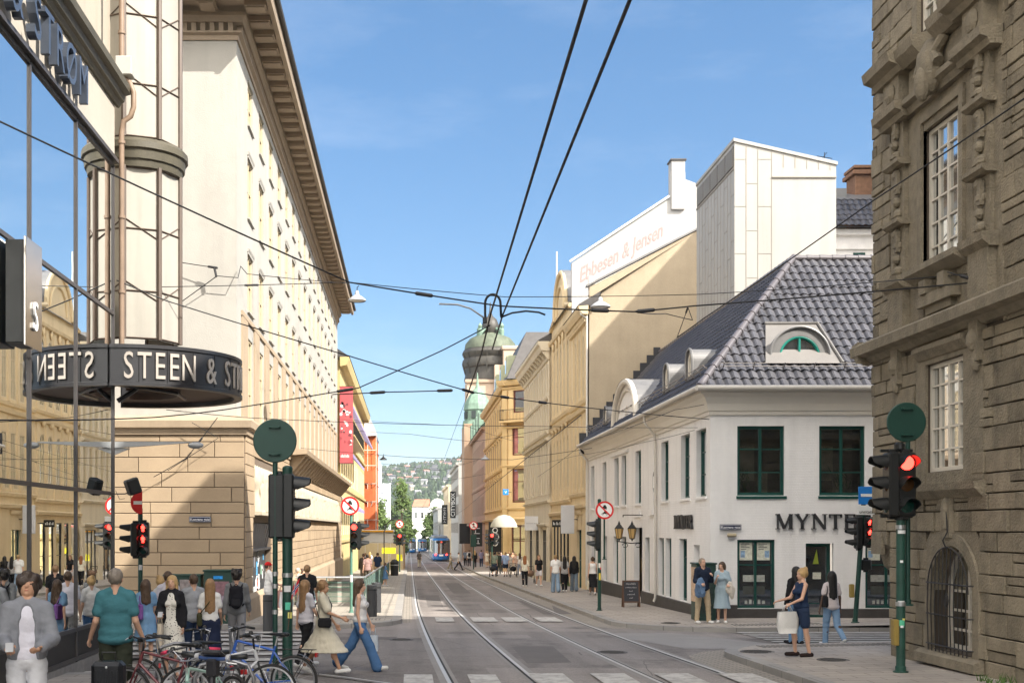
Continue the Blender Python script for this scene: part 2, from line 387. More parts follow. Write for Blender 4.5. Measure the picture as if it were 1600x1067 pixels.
for x0, k in ((.25, .42), (1.69, .47), (3.58, .62), (5.02, .70)):
    pts = [(x0+(k*((52-y)/32)**2 if y < 52 else 0), y) for y in ty]
    sheet_path(bed, pts, .30, .004); sheet_path(hd, pts, .07, .012); sheet_path(gr, pts, .04, .008, .058 if x0 in (.25, 3.58) else -.058)
for dx in (0, 1.435):                              # curve turning off into the side street on the left
    pts = []
    for i in range(25):
        t = i/24*PI/2; r = 15.5+dx
        pts.append((-13.8-.0+r*math.cos(t), 9.8+r*math.sin(t)*.98))
    pts += [(-25, pts[-1][1]), (-60, pts[-1][1])]
    sheet_path(bed2, pts, .22, .016); sheet_path(hd2, pts, .07, .024); sheet_path(gr2, pts, .04, .020, .058)
for a, b, c in ((bed, hd, gr), (bed2, hd2, gr2)):
    props(a.build('tram_track_bed', BED), kind='structure'); props(b.build('tram_rail', STEEL), kind='structure'); props(c.build('rail_groove', GROOVE), kind='structure')
# painted zebra stripes, worn
def worn_paint():
    m = M('worn_road_paint', (.50, .485, .45), .7, .16, 2, .1)
    nt = m.node_tree; N = nt.nodes; L = nt.links; b = N['Principled BSDF']; src = b.inputs['Base Color'].links[0].from_socket
    geo = N.new('ShaderNodeNewGeometry'); no = N.new('ShaderNodeTexNoise'); no.inputs['Scale'].default_value = 5; no.inputs['Detail'].default_value = 8; no.inputs['Roughness'].default_value = .7
    L.new(geo.outputs['Position'], no.inputs['Vector'])
    mr = N.new('ShaderNodeMapRange'); mr.inputs['From Min'].default_value = .46; mr.inputs['From Max'].default_value = .62; mr.inputs['To Max'].default_value = .85; L.new(no.outputs['Fac'], mr.inputs['Value'])
    mx = N.new('ShaderNodeMix'); mx.data_type = 'RGBA'; mx.inputs[7].default_value = (.27, .245, .225, 1)
    L.new(mr.outputs[0], mx.inputs[0]); L.new(src, mx.inputs[6]); L.new(mx.outputs[2], b.inputs['Base Color'])
    return m
WP = worn_paint()
z1 = MB()
def stripe(x0, x1, y0, y1): z1.quad((x0, y0, g(y0)+.0275), (x1, y0, g(y0)+.0275), (x1, y1, g(y1)+.0275), (x0, y1, g(y1)+.0275))
for x0 in (2.12, 3.22, 4.36, 5.5): stripe(x0, x0+.62, 16.5, 21.4)
for x0 in (-.1, 1.02): stripe(x0, x0+.5, 19.0, 21.2)
for x0, x1 in ((.82, 1.38), (1.95, 2.72), (2.95, 3.62), (4.0, 4.72)): stripe(x0, x1, 36.6, 38.9)
for i in range(8): stripe(8.7, 13.6, 27.35+i*.62, 27.65+i*.62)
for i in range(9): stripe(-7.6, -2.6, 21.2+i*1.3, 21.75+i*1.3)
props(z1.build('zebra_crossing_paint', WP), kind='structure')
# gutter strip of pale setts along the right kerb, patches, manholes
gt = MB(); strips(gt, [33.5+i*.4 for i in range(6)]+[40, 60, 80, 100, 200], lambda y: kr_far(y)-.62, lambda y: kr_far(y)-.01, .004)
strips(gt, [-10, 0, 10, 20, 24.4, 25.2, 26, 26.6, 26.9], lambda y: kr_near(y)-.75, lambda y: kr_near(y)-.01, .004)
strips(gt, [36.5, 45, 60, 80, 100, 200], lambda y: kl_far(y)+.01, lambda y: kl_far(y)+.33, .004)
props(gt.build('gutter_setts', slabs('gutter_setts', (.32, .29, .25), .22, .13, .02)), kind='structure')
ct = MB(); ct.quad((6.2, 26.9, g(26.9)+.006), (9.2, 26.9, g(26.9)+.006), (7.0, 31.9, g(31.9)+.006), (4.9, 31.9, g(31.9)+.006))
ct.quad((-12, 27.2, g(27.2)+.005), (-3.2, 26.6, g(26.6)+.005), (-3.2, 26.95, g(26.95)+.005), (-12, 27.6, g(27.6)+.005))
props(ct.build('concrete_apron', M('apron_concrete', (.27, .255, .24), .85, .12, 1, .15)), kind='structure')
IRON = M('cast_iron', (.07, .065, .06), .6, .2, 6, .5, 60, spec=.5)
for x, y, r, lab in ((4.4, 26.0, .33, 'round iron manhole cover in the road beside the right-hand tram rails'),
                (7.4, 33.9, .28, 'round iron manhole cover in the corner pavement before the white café building'), (7.15, 24.6, .35, 'round iron manhole cover on the near right pavement corner'),
                (-.2, 29.6, .3, 'round iron manhole cover in the crossing left of the tram rails'), (8.0, 22.6, .3, 'round iron manhole cover on the pavement in front of the stone building')):
    t = thing('manhole_cover', lab, 'manhole cover', (x, y, foot(x, y)), 0, 'manhole covers')
    mb = MB(); mb.lathe((x, y, foot(x, y)), [(r, .0), (r, .010), (r-.03, .011), (r-.05, .006), (0, .007)], 24)
    mb.build('cover', IRON, t)
    mb = MB()
    for i in range(-3, 4):
        wd = math.sqrt(max(.01, (r-.07)**2-(i*.08)**2)); mb.box(x-wd, x+wd, y+i*.08-.012, y+i*.08+.012, foot(x, y)+.004, foot(x, y)+.016)
    mb.build('tread', IRON, t)
pm_ = MB()
for x0, x1, y0, y1 in ((2.3, 3.2, 23.5, 27.6), (-2.6, -.4, 29.5, 30.6), (4.6, 5.6, 41, 52), (.7, 1.3, 46, 58), (2.2, 3.1, 60, 78), (-4.2, -2.0, 24.6, 25.5), (6.8, 8.6, 28.4, 29.1)):
    pm_.quad((x0, y0, g(y0)+.003), (x1, y0+.15, g(y0)+.003), (x1+.1, y1, g(y1)+.003), (x0+.05, y1-.1, g(y1)+.003))
props(pm_.build('asphalt_patch', M('asphalt_repair', (.135, .122, .114), .85, .15, 1.5, .25, 140)), kind='structure')
TAC = M('tactile_paving', (.20, .19, .18), .8, .1, 3, .1)
tp = MB()
for x0, y0, n, k in ((8.9, 32.6, 22, 5), (7.6, 25.6, 26, 6), (-1.9, 35.9, 10, 6)):
    for i in range(n):
        for j in range(k):
            x = x0+i*.11; y = y0+j*.11; z = foot(x, y); tp.box(x-.025, x+.025, y-.025, y+.025, z-.01, z+.012)
props(tp.build('tactile_paving', TAC), kind='structure')
# land beyond the street and the hillside
def hill(x, y):
    if y < 420: return g(y)-.3
    t = min(1, max(0, (y-1250)/1400)); s_ = t*t*(3-2*t)
    h = -5.5+(118+x*.09)*s_*(1+.13*math.sin(x*.0021+1.2)+.06*math.sin(x*.006))-max(0, y-2800)*.02
    h += 9*math.sin(x*.004+y*.003)*s_+5*math.sin(x*.011-y*.006)*s_
    return h
mb = MB(); xs = [-6000, -3000, -1600, -1000]+[-800+i*40 for i in range(41)]+[1000, 1600, 3000, 6000]
yl = [-2000, -400, -40, 0, 100, 420, 600, 800]+[900+i*50 for i in range(54)]+[4500, 6500, 9000]
for y in yl:
    for x in xs: mb.v.append((x, y, hill(x, y) if y > 0 else -.3))
nx = len(xs)
for j in range(len(yl)-1):
    for i in range(nx-1): mb.f.append((j*nx+i, j*nx+i+1, (j+1)*nx+i+1, (j+1)*nx+i))
props(mb.build('ground', M('hill_grass', (.07, .09, .035), .9, .3, .01, 0), None, True), kind='structure')
# ================================================================ FACADE TOOLS
def FP(O, U, N, u, n, z): return (O[0]+U[0]*u+N[0]*n, O[1]+U[1]*u+N[1]*n, z)
def wall_open(mb, O, U, N, u0, u1, z0, z1, holes=(), reveal=.2, n=0):
    us = sorted(set([u0, u1]+[v for h in holes for v in h[:2] if u0 < v < u1]))
    zs = sorted(set([z0, z1]+[v for h in holes for v in h[2:4] if z0 < v < z1]))
    for j in range(len(zs)-1):
        run = None
        for i in range(len(us)-1):
            cu = (us[i]+us[i+1])/2; cz = (zs[j]+zs[j+1])/2
            solid = not any(h[0] < cu < h[1] and h[2] < cz < h[3] for h in holes)
            if solid and run is None: run = us[i]
            if run is not None and (not solid or i == len(us)-2):
                e = us[i] if not solid else us[i+1]
                mb.quad(FP(O,U,N,run,n,zs[j]), FP(O,U,N,e,n,zs[j]), FP(O,U,N,e,n,zs[j+1]), FP(O,U,N,run,n,zs[j+1])); run = None
    for a, b, c, d in [h[:4] for h in holes]:
        r = n-reveal
        mb.quad(FP(O,U,N,a,n,c), FP(O,U,N,b,n,c), FP(O,U,N,b,r,c), FP(O,U,N,a,r,c))
        mb.quad(FP(O,U,N,a,n,d), FP(O,U,N,b,n,d), FP(O,U,N,b,r,d), FP(O,U,N,a,r,d))
        mb.quad(FP(O,U,N,a,n,c), FP(O,U,N,a,n,d), FP(O,U,N,a,r,d), FP(O,U,N,a,r,c))
        mb.quad(FP(O,U,N,b,n,c), FP(O,U,N,b,n,d), FP(O,U,N,b,r,d), FP(O,U,N,b,r,c))
def ashlar(mb, O, U, N, u0, u1, z0, z1, holes=(), course=(.3, .42), length=(.5, 1.1), gap=.02, proud=.03, jit=.012, split=0, back=-.03):
    z = z0
    while z < z1-.02:
        h = min(random.uniform(*course), z1-z)
        if z1-z-h < .12: h = z1-z
        u = u0-random.uniform(0, length[0])
        while u < u1:
            l = random.uniform(*length); a, b = max(u, u0), min(u+l, u1); u += l
            segs = [(a, b)]
            for ho in holes:
                if ho[2] < z+h-.02 and ho[3] > z+.02:
                    ns = []
                    for s_, e_ in segs:
                        if ho[1] <= s_ or ho[0] >= e_: ns.append((s_, e_)); continue
                        if ho[0] > s_: ns.append((s_, ho[0]))
                        if ho[1] < e_: ns.append((ho[1], e_))
                    segs = ns
            for s_, e_ in segs:
                if e_-s_ < .05: continue
                parts = [(z, z+h)]
                if split and random.random() < split:
                    q = z+h*random.uniform(.4, .6); parts = [(z, q), (q, z+h)]
                for p, q in parts:
                    d = proud+random.uniform(-jit, jit); c = .008
                    P = lambda uu, nn, zz: FP(O, U, N, uu, nn, zz)
                    A, B, C, D = s_+gap/2, e_-gap/2, p+gap/2, q-gap/2
                    mb.add([P(A,back,C),P(B,back,C),P(B,back,D),P(A,back,D),P(A,d-c,C),P(B,d-c,C),P(B,d-c,D),P(A,d-c,D),
                            P(A+c,d,C+c),P(B-c,d,C+c),P(B-c,d,D-c),P(A+c,d,D-c)],
                           [(0,1,5,4),(1,2,6,5),(2,3,7,6),(3,0,4,7),(4,5,9,8),(5,6,10,9),(6,7,11,10),(7,4,8,11),(8,9,10,11)])
        z += h
def window(t, O, U, N, r, depth=.16, fm=None, gm=None, nx=2, nz=2, fw=.06, bar=.03, sill=None, sd=.12, name='window', cross=None):
    u0, u1, z0, z1 = r; mb = MB(); d = -depth
    mb.fbox(O,U,N,u0,u0+fw,d-.06,d+.02,z0,z1); mb.fbox(O,U,N,u1-fw,u1,d-.06,d+.02,z0,z1)
    mb.fbox(O,U,N,u0+fw,u1-fw,d-.06,d+.02,z0,z0+fw); mb.fbox(O,U,N,u0+fw,u1-fw,d-.06,d+.02,z1-fw,z1)
    for i in range(1, nx):
        u = u0+(u1-u0)*i/nx; bw = fw*.9 if nx % 2 == 0 and i == nx//2 else bar
        mb.fbox(O,U,N,u-bw/2,u+bw/2,d-.05,d+.012,z0+fw,z1-fw)
    zs = cross if cross is not None else [i/nz for i in range(1, nz)]
    for q in zs:
        z = z0+(z1-z0)*q; mb.fbox(O,U,N,u0+fw,u1-fw,d-.05,d+.006,z-bar/2,z+bar/2)
    w = mb.build(name, fm or WHITE, t)
    MB().quad(FP(O,U,N,u0+fw*.5,d-.03,z0+fw*.5), FP(O,U,N,u1-fw*.5,d-.03,z0+fw*.5), FP(O,U,N,u1-fw*.5,d-.03,z1-fw*.5), FP(O,U,N,u0+fw*.5,d-.03,z1-fw*.5)).build('pane', gm or GLASS, w)
    if sill:
        MB().fprof(O,U,N,u0-.08,u1+.08,[(d+.02,z0-.003),(sd,z0-.02),(sd,z0-.09),(d+.02,z0-.09)]).build('sill', sill, w)
    return w
def corner_prof(mb, X, Y, sx, prof, Lx, Ly):                      # moulding mitred round a street corner
    k = len(prof); dx = -sx
    vs = [(X+sx*n, Y+Ly, z) for n, z in prof]+[(X+sx*n, Y-n, z) for n, z in prof]+[(X+dx*Lx, Y-n, z) for n, z in prof]
    return mb.add(vs, [(j*k+i, j*k+(i+1) % k, (j+1)*k+(i+1) % k, (j+1)*k+i) for j in (0, 1) for i in range(k)]+[tuple(range(k)), tuple(range(2*k, 3*k))])
def arch_pts(cx, z, r, n=10, rz=None): return [(cx+r*math.cos(PI*i/n), z+(rz or r)*math.sin(PI*i/n)) for i in range(n+1)]
def arch_hole(mb, O, U, N, cx, r, zs, ztop, reveal=.2, n=0, k=12):      # wall above an arched opening, spring line zs up to ztop
    pts = [(cx-r*math.cos(PI*i/k), zs+r*math.sin(PI*i/k)) for i in range(k+1)]
    for i in range(k):
        (a, b), (c, d) = pts[i], pts[i+1]
        mb.quad(FP(O,U,N,a,n,b), FP(O,U,N,c,n,d), FP(O,U,N,c,n,ztop), FP(O,U,N,a,n,ztop))
        mb.quad(FP(O,U,N,a,n,b), FP(O,U,N,c,n,d), FP(O,U,N,c,n-reveal,d), FP(O,U,N,a,n-reveal,b))
def arch_window(t, O, U, N, cx, r, z0, zs, depth=.2, fm=None, gm=None, fw=.07, nz=2, name='window', k=12):
    mb = MB(); d = -depth; P = lambda u, nn, z: FP(O, U, N, u, nn, z)
    out = [(cx-r, z0)]+[(cx-r*math.cos(PI*i/k), zs+r*math.sin(PI*i/k)) for i in range(k+1)]+[(cx+r, z0)]
    r2 = r-fw; inn = [(cx-r2, z0+fw)]+[(cx-r2*math.cos(PI*i/k), zs+r2*math.sin(PI*i/k)) for i in range(k+1)]+[(cx+r2, z0+fw)]
    m = len(out)
    for i in range(m):
        j = (i+1) % m
        mb.quad(P(out[i][0],d+.03,out[i][1]), P(out[j][0],d+.03,out[j][1]), P(inn[j][0],d+.03,inn[j][1]), P(inn[i][0],d+.03,inn[i][1]))
        mb.quad(P(inn[i][0],d+.03,inn[i][1]), P(inn[j][0],d+.03,inn[j][1]), P(inn[j][0],d-.02,inn[j][1]), P(inn[i][0],d-.02,inn[i][1]))
    mb.fbox(O,U,N,cx-fw/2,cx+fw/2,d-.02,d+.025,z0+fw,zs+r2-.01)
    for i in range(1, nz+1):
        z = z0+(zs-z0)*i/nz; mb.fbox(O,U,N,cx-r2,cx+r2,d-.02,d+.02,z-.02,z+.02)
    w = mb.build(name, fm or WHITE, t)
    pb = MB(); pb.poly([P(a, d-.01, b) for a, b in out]); pb.build('pane', gm or GLASS, w)
    return w

# ================================================================ DEPARTMENT STORE, left foreground
XS = -5.9; Y1 = 23.88
BRONZE = M('bronze_frame', (.10, .072, .055), .5, .15, 3, .05, spec=.5)
DARKF = plain('dark_facade_metal', (.06, .055, .055), .4)
MIRROR = glass_mat('mirror_facade_glass', (.03, .03, .028), .80, .004, .004)
CREAMST = M('cream_render', (.42, .375, .31), .85, .08, .7, .15, 60, streak=.12)
GUTTER = M('green_bronze_gutter', (.085, .075, .05), .55, .3, 2, .15, 20, spec=.5)
ds = thing('department_store', 'mirror-glass department store at the left edge with a round black canopy round its corner', 'department store', (XS, 17, 0))
O, U, N = (XS, 0), (0, 1), (1, 0)
mul = [4.0, 6.6, 8.2, 10.8, 13.4, 16.0, 18.62, 21.22, Y1]; trz = [-.05, .47, 2.95, 6.54, 9.5]
for i in range(len(mul)-1):
    for j in range(4):
        tilt = random.uniform(-.0012, .0012); mb = MB(); a, b = mul[i]+.03, mul[i+1]-.03
        mb.quad((XS-.02+tilt, a, trz[j]), (XS-.02-tilt, b, trz[j]), (XS-.02-tilt, b, trz[j+1]), (XS-.02+tilt, a, trz[j+1]))
        mb.build('glass_pane' if j else 'spandrel_panel', MIRROR if j else plain('dark_spandrel', (.028, .026, .024), .5), ds)
fr = MB()
for y in mul: fr.fbox(O,U,N,y-.026,y+.026,-.06,.012,-.1,9.5)
for z in trz:
    for i in range(len(mul)-1): fr.fbox(O,U,N,mul[i]+.026,mul[i+1]-.026,-.06,.008,z-.035,z+.035)
fr.fbox(O,U,N,3,Y1+.06,-.1,.09,9.541,9.62); fr.build('facade_frame', DARKF, ds)
MB().fbox(O,U,N,3,Y1+.03,-.6,.02,-1,-.10).build('plinth', M('granite_plinth', (.26, .245, .23), .6, .2, 8, .05), ds)
mb = MB(); wall_open(mb, O, U, N, 3, Y1+.05, 9.62, 10.75); mb.fbox(O,U,N,3,Y1+.02,-5.5,-.3,-.5,10.7)
wall_open(mb, (XS, Y1), (-1, 0), (0, 1), 0, 5, -1, 6.0)
mb.build('fascia_wall', M('fascia_render', (.44, .40, .34), .85, .07, 1, .12), ds)
mb = MB(); mb.fprof(O,U,N,3,Y1+.22,[(0,10.72),(.06,10.72),(.10,10.80),(.16,10.83),(.18,10.95),(.29,10.98),(.31,11.10),(.28,11.13),(0,11.18)])
mb.build('cornice_gutter', GUTTER, ds)
mb = MB()                                           # upper storeys, with recessed bays
hol = [(5.0, 7.4, 11.6, 14.6), (9.5, 12.4, 11.6, 14.6), (14.6, 17.2, 11.6, 14.6), (19.4, 22.1, 11.6, 14.6)]
wall_open(mb, (XS-.35, 0), U, N, 3, Y1, 11.15, 21, hol, .3); wall_open(mb, (XS-.35, Y1), (-1, 0), (0, 1), 0, 6, 6, 21)
mb.box(XS-8, XS-.36, 23.9, 27.0, 6.9, 21); mb.box(XS-8, XS-.7, 3, 23.87, 20.9, 21)
mb.build('upper_wall', CREAMST, ds)
FROST = M('frosted_panel', (.38, .36, .315), .35, .05, .5, .02, 10, streak=.25)
for h in hol: window(ds, (XS-.35, 0), U, N, h, .25, BRONZE, FROST, 2, 2, .1, .05)
# raised metal lettering on the fascia (letters read towards the corner)
BLUEM = M('brushed_blue_metal', (.10, .12, .16), .3, .1, 4, .02, metal=.6)
txt = 'STEEN & STRØM'; y = 13.75; adv = {' ': .3, 'M': .80, '&': .68, 'Ø': .70}
for ch in txt:
    a = adv.get(ch, .59)
    if ch != ' ':
        tb = text_mesh(ch, .98, .14); tb.v = [(p*.85, q, r) for p, q, r in tb.v]; place(tb, (XS+.16, y+a/2, 9.72), (0, 1, 0), (0, 0, 1)); tb.build('fascia_letter', BLUEM, ds)
    y += a
# round bay tower above the corner
bay = MB(); glz = MB(); cx, cy, R_ = XS, 25.8, .94
angs = [math.radians(a) for a in (-137, -92, -47, -2, 43, 88)]
def bp(a, z, r=R_): return (cx+r*math.cos(a), cy+r*math.sin(a), z)
levels = [(6.2, 9.8), (10.4, 14.4), (14.6, 18.6)]
for zb, zt in levels:
    for i in range(5):
        a, b = angs[i], angs[i+1]
        glz.quad(bp(a, zb), bp(b, zb), bp(b, zt), bp(a, zt))
        A, B = Vector(bp(a, 0, R_+.012)), Vector(bp(b, 0, R_+.012)); A.z = B.z = 0
        L_ = lambda p, z: A.lerp(B, p)+Vector((0, 0, z)); h = zt-zb
        for zz, d in ((zb+h*.28, 0), (zb+h*.64, 0), (zb+.03, 0), (zt-.03, 0)): bay.tube([L_(0, zz), L_(1, zz)], .018, 4)
        s_ = 1 if i % 2 else -1
        for c0 in (.28, .64):
            p, q = (.0, 1.0)
            bay.tube([L_(p, zb+h*(c0+.06*s_)), L_(q, zb+h*(c0-.06*s_))], .014, 4)
    for a in angs: bay.tube([bp(a, zb, R_+.02), bp(a, zt, R_+.02)], .055, 6)
glz.build('bay_glazing', FROST, ds); bay.build('bay_frame', BRONZE, ds)
mb = MB(); mb.lathe((cx, cy, 0), [(.8, 9.76), (.98, 9.78), (1.0, 9.92), (1.04, 9.94), (1.06, 10.12), (1.11, 10.15), (1.11, 10.28), (1.04, 10.36), (.8, 10.4)], 24)
MB().lathe((cx, cy, 0), [(.8, 14.4), (1.0, 14.4), (1.02, 14.6), (.8, 14.6)], 24).build('bay_cornice', GUTTER, ds, True, 30); mb.build('bay_cornice', GUTTER, ds, True, 30)
# the canopy ring
RING = plain('black_canopy_metal', (.022, .022, .025), .38, spec=.5)
ca = thing('round_canopy', 'round black canopy with pale lettering round its rim at the department store corner', 'canopy', (cx, cy, 5.0))
RR = 2.24; zb, zt = 5.07, 5.86
mb = MB(); a0, a1 = -PI*.5, PI*.62
mb.lathe((cx, cy, 0), [(RR-.06, zt+.03), (RR+.03, zt+.03), (RR+.03, zt-.04), (RR, zt-.05), (RR, zb+.08), (RR+.035, zb+.07), (RR+.035, zb), (RR-.14, zb), (RR-.14, zt)], 56, 'z', a0, a1)
for k in range(0, 57, 4):
    a = a0+(a1-a0)*k/56; mb.tube([(cx+(RR+.006)*math.cos(a), cy+(RR+.006)*math.sin(a), zb+.08), (cx+(RR+.006)*math.cos(a), cy+(RR+.006)*math.sin(a), zt-.05)], .008, 4)
mb.box(cx-.04, cx+.05, Y1-.06, cy-RR+.05, zb, zt+.02)
mb.build('rim', RING, ca, True, 35)
mb = MB(); mb.lathe((cx, cy, 0), [(RR-.13, zb+.10), (.95, zb+.16), (.93, zb+.05), (.88, zb+.05), (.86, zb+.2), (0, zb+.25)], 48, 'z', a0, a1)
mb.build('underside', M('canopy_soffit', (.10, .065, .05), .6, .2, 3, .05), ca, True, 40)
mb = MB(); mb.tube([(cx+.03, cy-RR+.15, zb+.04), (cx+.5, cy-1.5, zb+.03), (cx+1.0, cy-.6, zb+.03), (cx+.95, cy+.6, zb+.03)], .035, 6)
mb.tube([(cx+.02, cy-1.7, zb-.25), (cx+.3, cy-1.6, zb-.05), (cx+.45, cy-1.5, zb+.1)], .05, 8); mb.build('bracket', RING, ca)
PALEL = plain('pale_letter_metal', (.40, .36, .32), .4, spec=.5)
arc = 0.0; wid = {'S': .25, 'T': .27, 'E': .24, 'N': .31, '&': .33, ' ': .16, 'R': .27, 'Ø': .33, 'M': .36}
start = .24
for ch in 'STEEN & STRØM':
    a = wid[ch]
    if ch != ' ':
        th = -PI/2+(start+arc+a/2)/RR; tb = text_mesh(ch, .76, .03)
        v = []
        for x, yy, zz in tb.v:
            t2 = th+x*.62/RR; rr = RR+.02+zz; v.append((cx+rr*math.cos(t2), cy+rr*math.sin(t2), zb+.15+yy))
        tb.v = v; tb.build('rim_letter', PALEL, ca)
    arc += a+.045
# blade sign
bs = thing('blade_sign', 'tall dark glossy blade sign with a white S fixed to the mirror glass facade', 'sign', (XS+.2, 17.7, 4.92))
MB().bbox(XS+.30, XS+.335, 17.36, 18.12, 4.92, 6.50, .006).build('face', M('polished_sign_metal', (.55, .50, .45), .16, .05, 1, .02, 3, metal=1), bs)
MB().bbox(XS+.02, XS+.299, 17.40, 18.08, 4.96, 6.46, .01).build('box', BLACK, bs)
tb = text_mesh('S', .62, .03); tb.v = [(p_*.8, q_, r_) for p_, q_, r_ in tb.v]; place(tb, (XS+.355, 17.74, 5.18), (0, 1, 0), (0, 0, 1)); tb.build('letter', WHITE, bs)
# downpipe
dp = thing('downpipe', 'brown metal downpipe with a swan neck and grey box at the department store corner', 'downpipe', (XS+.12, Y1+.12, 5.9))
mb = MB(); mb.tube([(XS+.12, Y1+.14, 5.9), (XS+.12, Y1+.14, 10.2), (XS+.16, Y1+.14, 10.42), (XS+.30, Y1+.14, 10.52), (XS+.36, Y1+.14, 10.7), (XS+.36, Y1+.14, 11.0), (XS+.28, Y1+.14, 11.2), (XS+.14, Y1+.14, 11.3), (XS+.12, Y1+.14, 11.6), (XS+.12, Y1+.14, 20)], .055, 10)
for z in (7, 8.5, 10, 12.2, 14): mb.lathe((XS+.12, Y1+.14, z), [(.06, -.03), (.075, -.03), (.075, .03), (.06, .03)], 10)
mb.build('pipe', M('brown_pipe', (.24, .17, .12), .5, .2, 3, .05), dp, True, 40)
MB().bbox(XS+.02, XS+.36, Y1-.02, Y1+.3, 11.3, 11.68, .02).build('junction_box', plain('pale_grey_box', (.42, .41, .38), .6), dp)

# ================================================================ CREAM BANK BUILDING, left of the street
RENDER = M('pale_lime_render', (.40, .385, .35), .9, .09, .25, .35, 35, streak=.10)
SAND = M('tan_ashlar', (.37, .28, .185), .85, .10, 1.2, .2, 60, island=.18)
SANDT = M('tan_stone_trim', (.38, .295, .205), .85, .10, 1.2, .2, 60, streak=.1)
EAVE = M('brown_eaves_stone', (.36, .285, .21), .9, .12, 1.5, .15)
CREAMF = plain('cream_window_frame', (.60, .50, .33), .6)
bk = thing('bank_building', 'long pale rendered building with tan carved stone base and deep coffered eaves', 'building', (-5.13, 35.5, -.5))
OS, US, NS = (-5.13, 35.5), (0, 1), (1, 0); OE, UE, NE = (-5.13, 35.5), (-1, 0), (0, -1)
BL = 49.5; holes = []; sp = 2.87
rows = [(15.05, 16.4, .58, 0), (12.1, 14.0, .62, 1), (9.15, 10.95, .62, 1), (5.75, 8.3, .62, 2)]
for k in range(16):
    u = 3.0+sp*k
    for z0, z1, hw, _ in rows: holes.append((u-hw, u+hw, z0, z1))
mb = MB(); wall_open(mb, OS, US, NS, 0, BL, 5.3, 17.0, holes, .24); wall_open(mb, OE, UE, NE, 0, 14, 5.3, 17.0)
mb.quad(FP(OS,US,NS,BL,0,-2), FP(OS,US,NS,BL,-12,-2), FP(OS,US,NS,BL,-12,17.5), FP(OS,US,NS,BL,0,17.5))
mb.build('rendered_wall', RENDER, bk)
for k in range(16):
    u = 3.0+sp*k
    for z0, z1, hw, st in rows:
        wi = window(bk, OS, US, NS, (u-hw, u+hw, z0, z1), .06, CREAMF, GLASS, 2, 2 if z1-z0 < 2.2 else 3, .07); tr = MB()
        tr.fprof(OS,US,NS,u-hw-.06,u+hw+.06,[(-.05,z0-.002),(.07,z0-.015),(.07,z0-.06),(-.05,z0-.06)]); tr.build('sill', RENDER, wi); tr = MB()
        if st == 1: tr.fprof(OS,US,NS,u-hw-.08,u+hw+.08,[(0,z1+.058),(.03,z1+.06),(.06,z1+.12),(.07,z1+.16),(0,z1+.17)])
        if st != 2:
            tr.fbox(OS,US,NS,u-hw,u+hw,.002,.03,z1+.005,z1+.06)
        if tr.v: tr.build('surround', RENDER, wi)
pl = MB()                                            # flat tan pilasters of the tall first-floor windows
for k in range(17):
    u = 3.0+sp*(k-.5); pl.fbox(OS,US,NS,u-.62,u+.62,0,.05,5.62,8.75)
pl.fbox(OS,US,NS,.9,BL-.6,0,.06,8.755,8.9)
pl.build('pilaster', SANDT, bk)
ev = MB()                                            # eaves: dentils, soffit, modillions, gutter board
for O_, U_, N_, u0, u1 in ((OS, US, NS, 0, BL), (OE, UE, NE, 0, 14)):
    if O_ is OS and U_ is US: corner_prof(ev, OS[0], OS[1], 1, [(0,16.72),(.05,16.72),(.06,16.85),(.16,16.9),(.16,16.95),(0,16.95)], 14, BL); corner_prof(ev, OS[0], OS[1], 1, [(0,17.2),(.2,17.2),(.24,17.3),(.3,17.34),(.3,17.45),(0,17.45)], 14, BL)
    u = u0+.1
    while u < u1: ev.fbox(O_,U_,N_,u,u+.14,.0,.15,16.955,17.19); u += .27
ev.build('dentil_cornice', EAVE, bk)
ev = MB(); ev.box(-16, -5.13+1.15, 35.5-1.15, 35.5+BL+.4, 17.62, 17.85)
ev.fprof(OS,US,NS,-1.17,BL+.45,[(.98,17.5),(1.12,17.5),(1.16,17.619),(.98,17.619)]); ev.fprof(OE,UE,NE,-1.1,11,[(.98,17.5),(1.12,17.5),(1.16,17.618),(.98,17.618)])
for O_, U_, N_, u0, u1 in ((OS, US, NS, -.9, BL), (OE, UE, NE, .3, 11)):
    u = u0+.2
    while u < u1:
        ev.fbox(O_,U_,N_,u,u+.52,.32,.95,17.47,17.618); ev.fbox(O_,U_,N_,u+.06,u+.46,.36,.9,17.42,17.47); u += 1.05
ev.build('coffered_eaves', EAVE, bk)
gt = MB(); gt.tube([(-5.13+1.22, 34.2, 17.86), (-5.13+1.22, 85.5, 17.86)], .09, 8); gt.tube([(-16, 34.28, 17.86), (-3.9, 34.28, 17.86)], .09, 8)
gt.quad((-3.95, 34.3, 17.9), (-3.95, 85.4, 17.9), (-11, 85.4, 21.5), (-11, 34.3, 21.5)); gt.quad((-3.95, 34.3, 17.9), (-11, 34.3, 21.5), (-18, 34.3, 17.9), (-11, 34.3, 17.86))
gt.build('roof', M('dark_roof_metal', (.06, .055, .05), .6), bk)
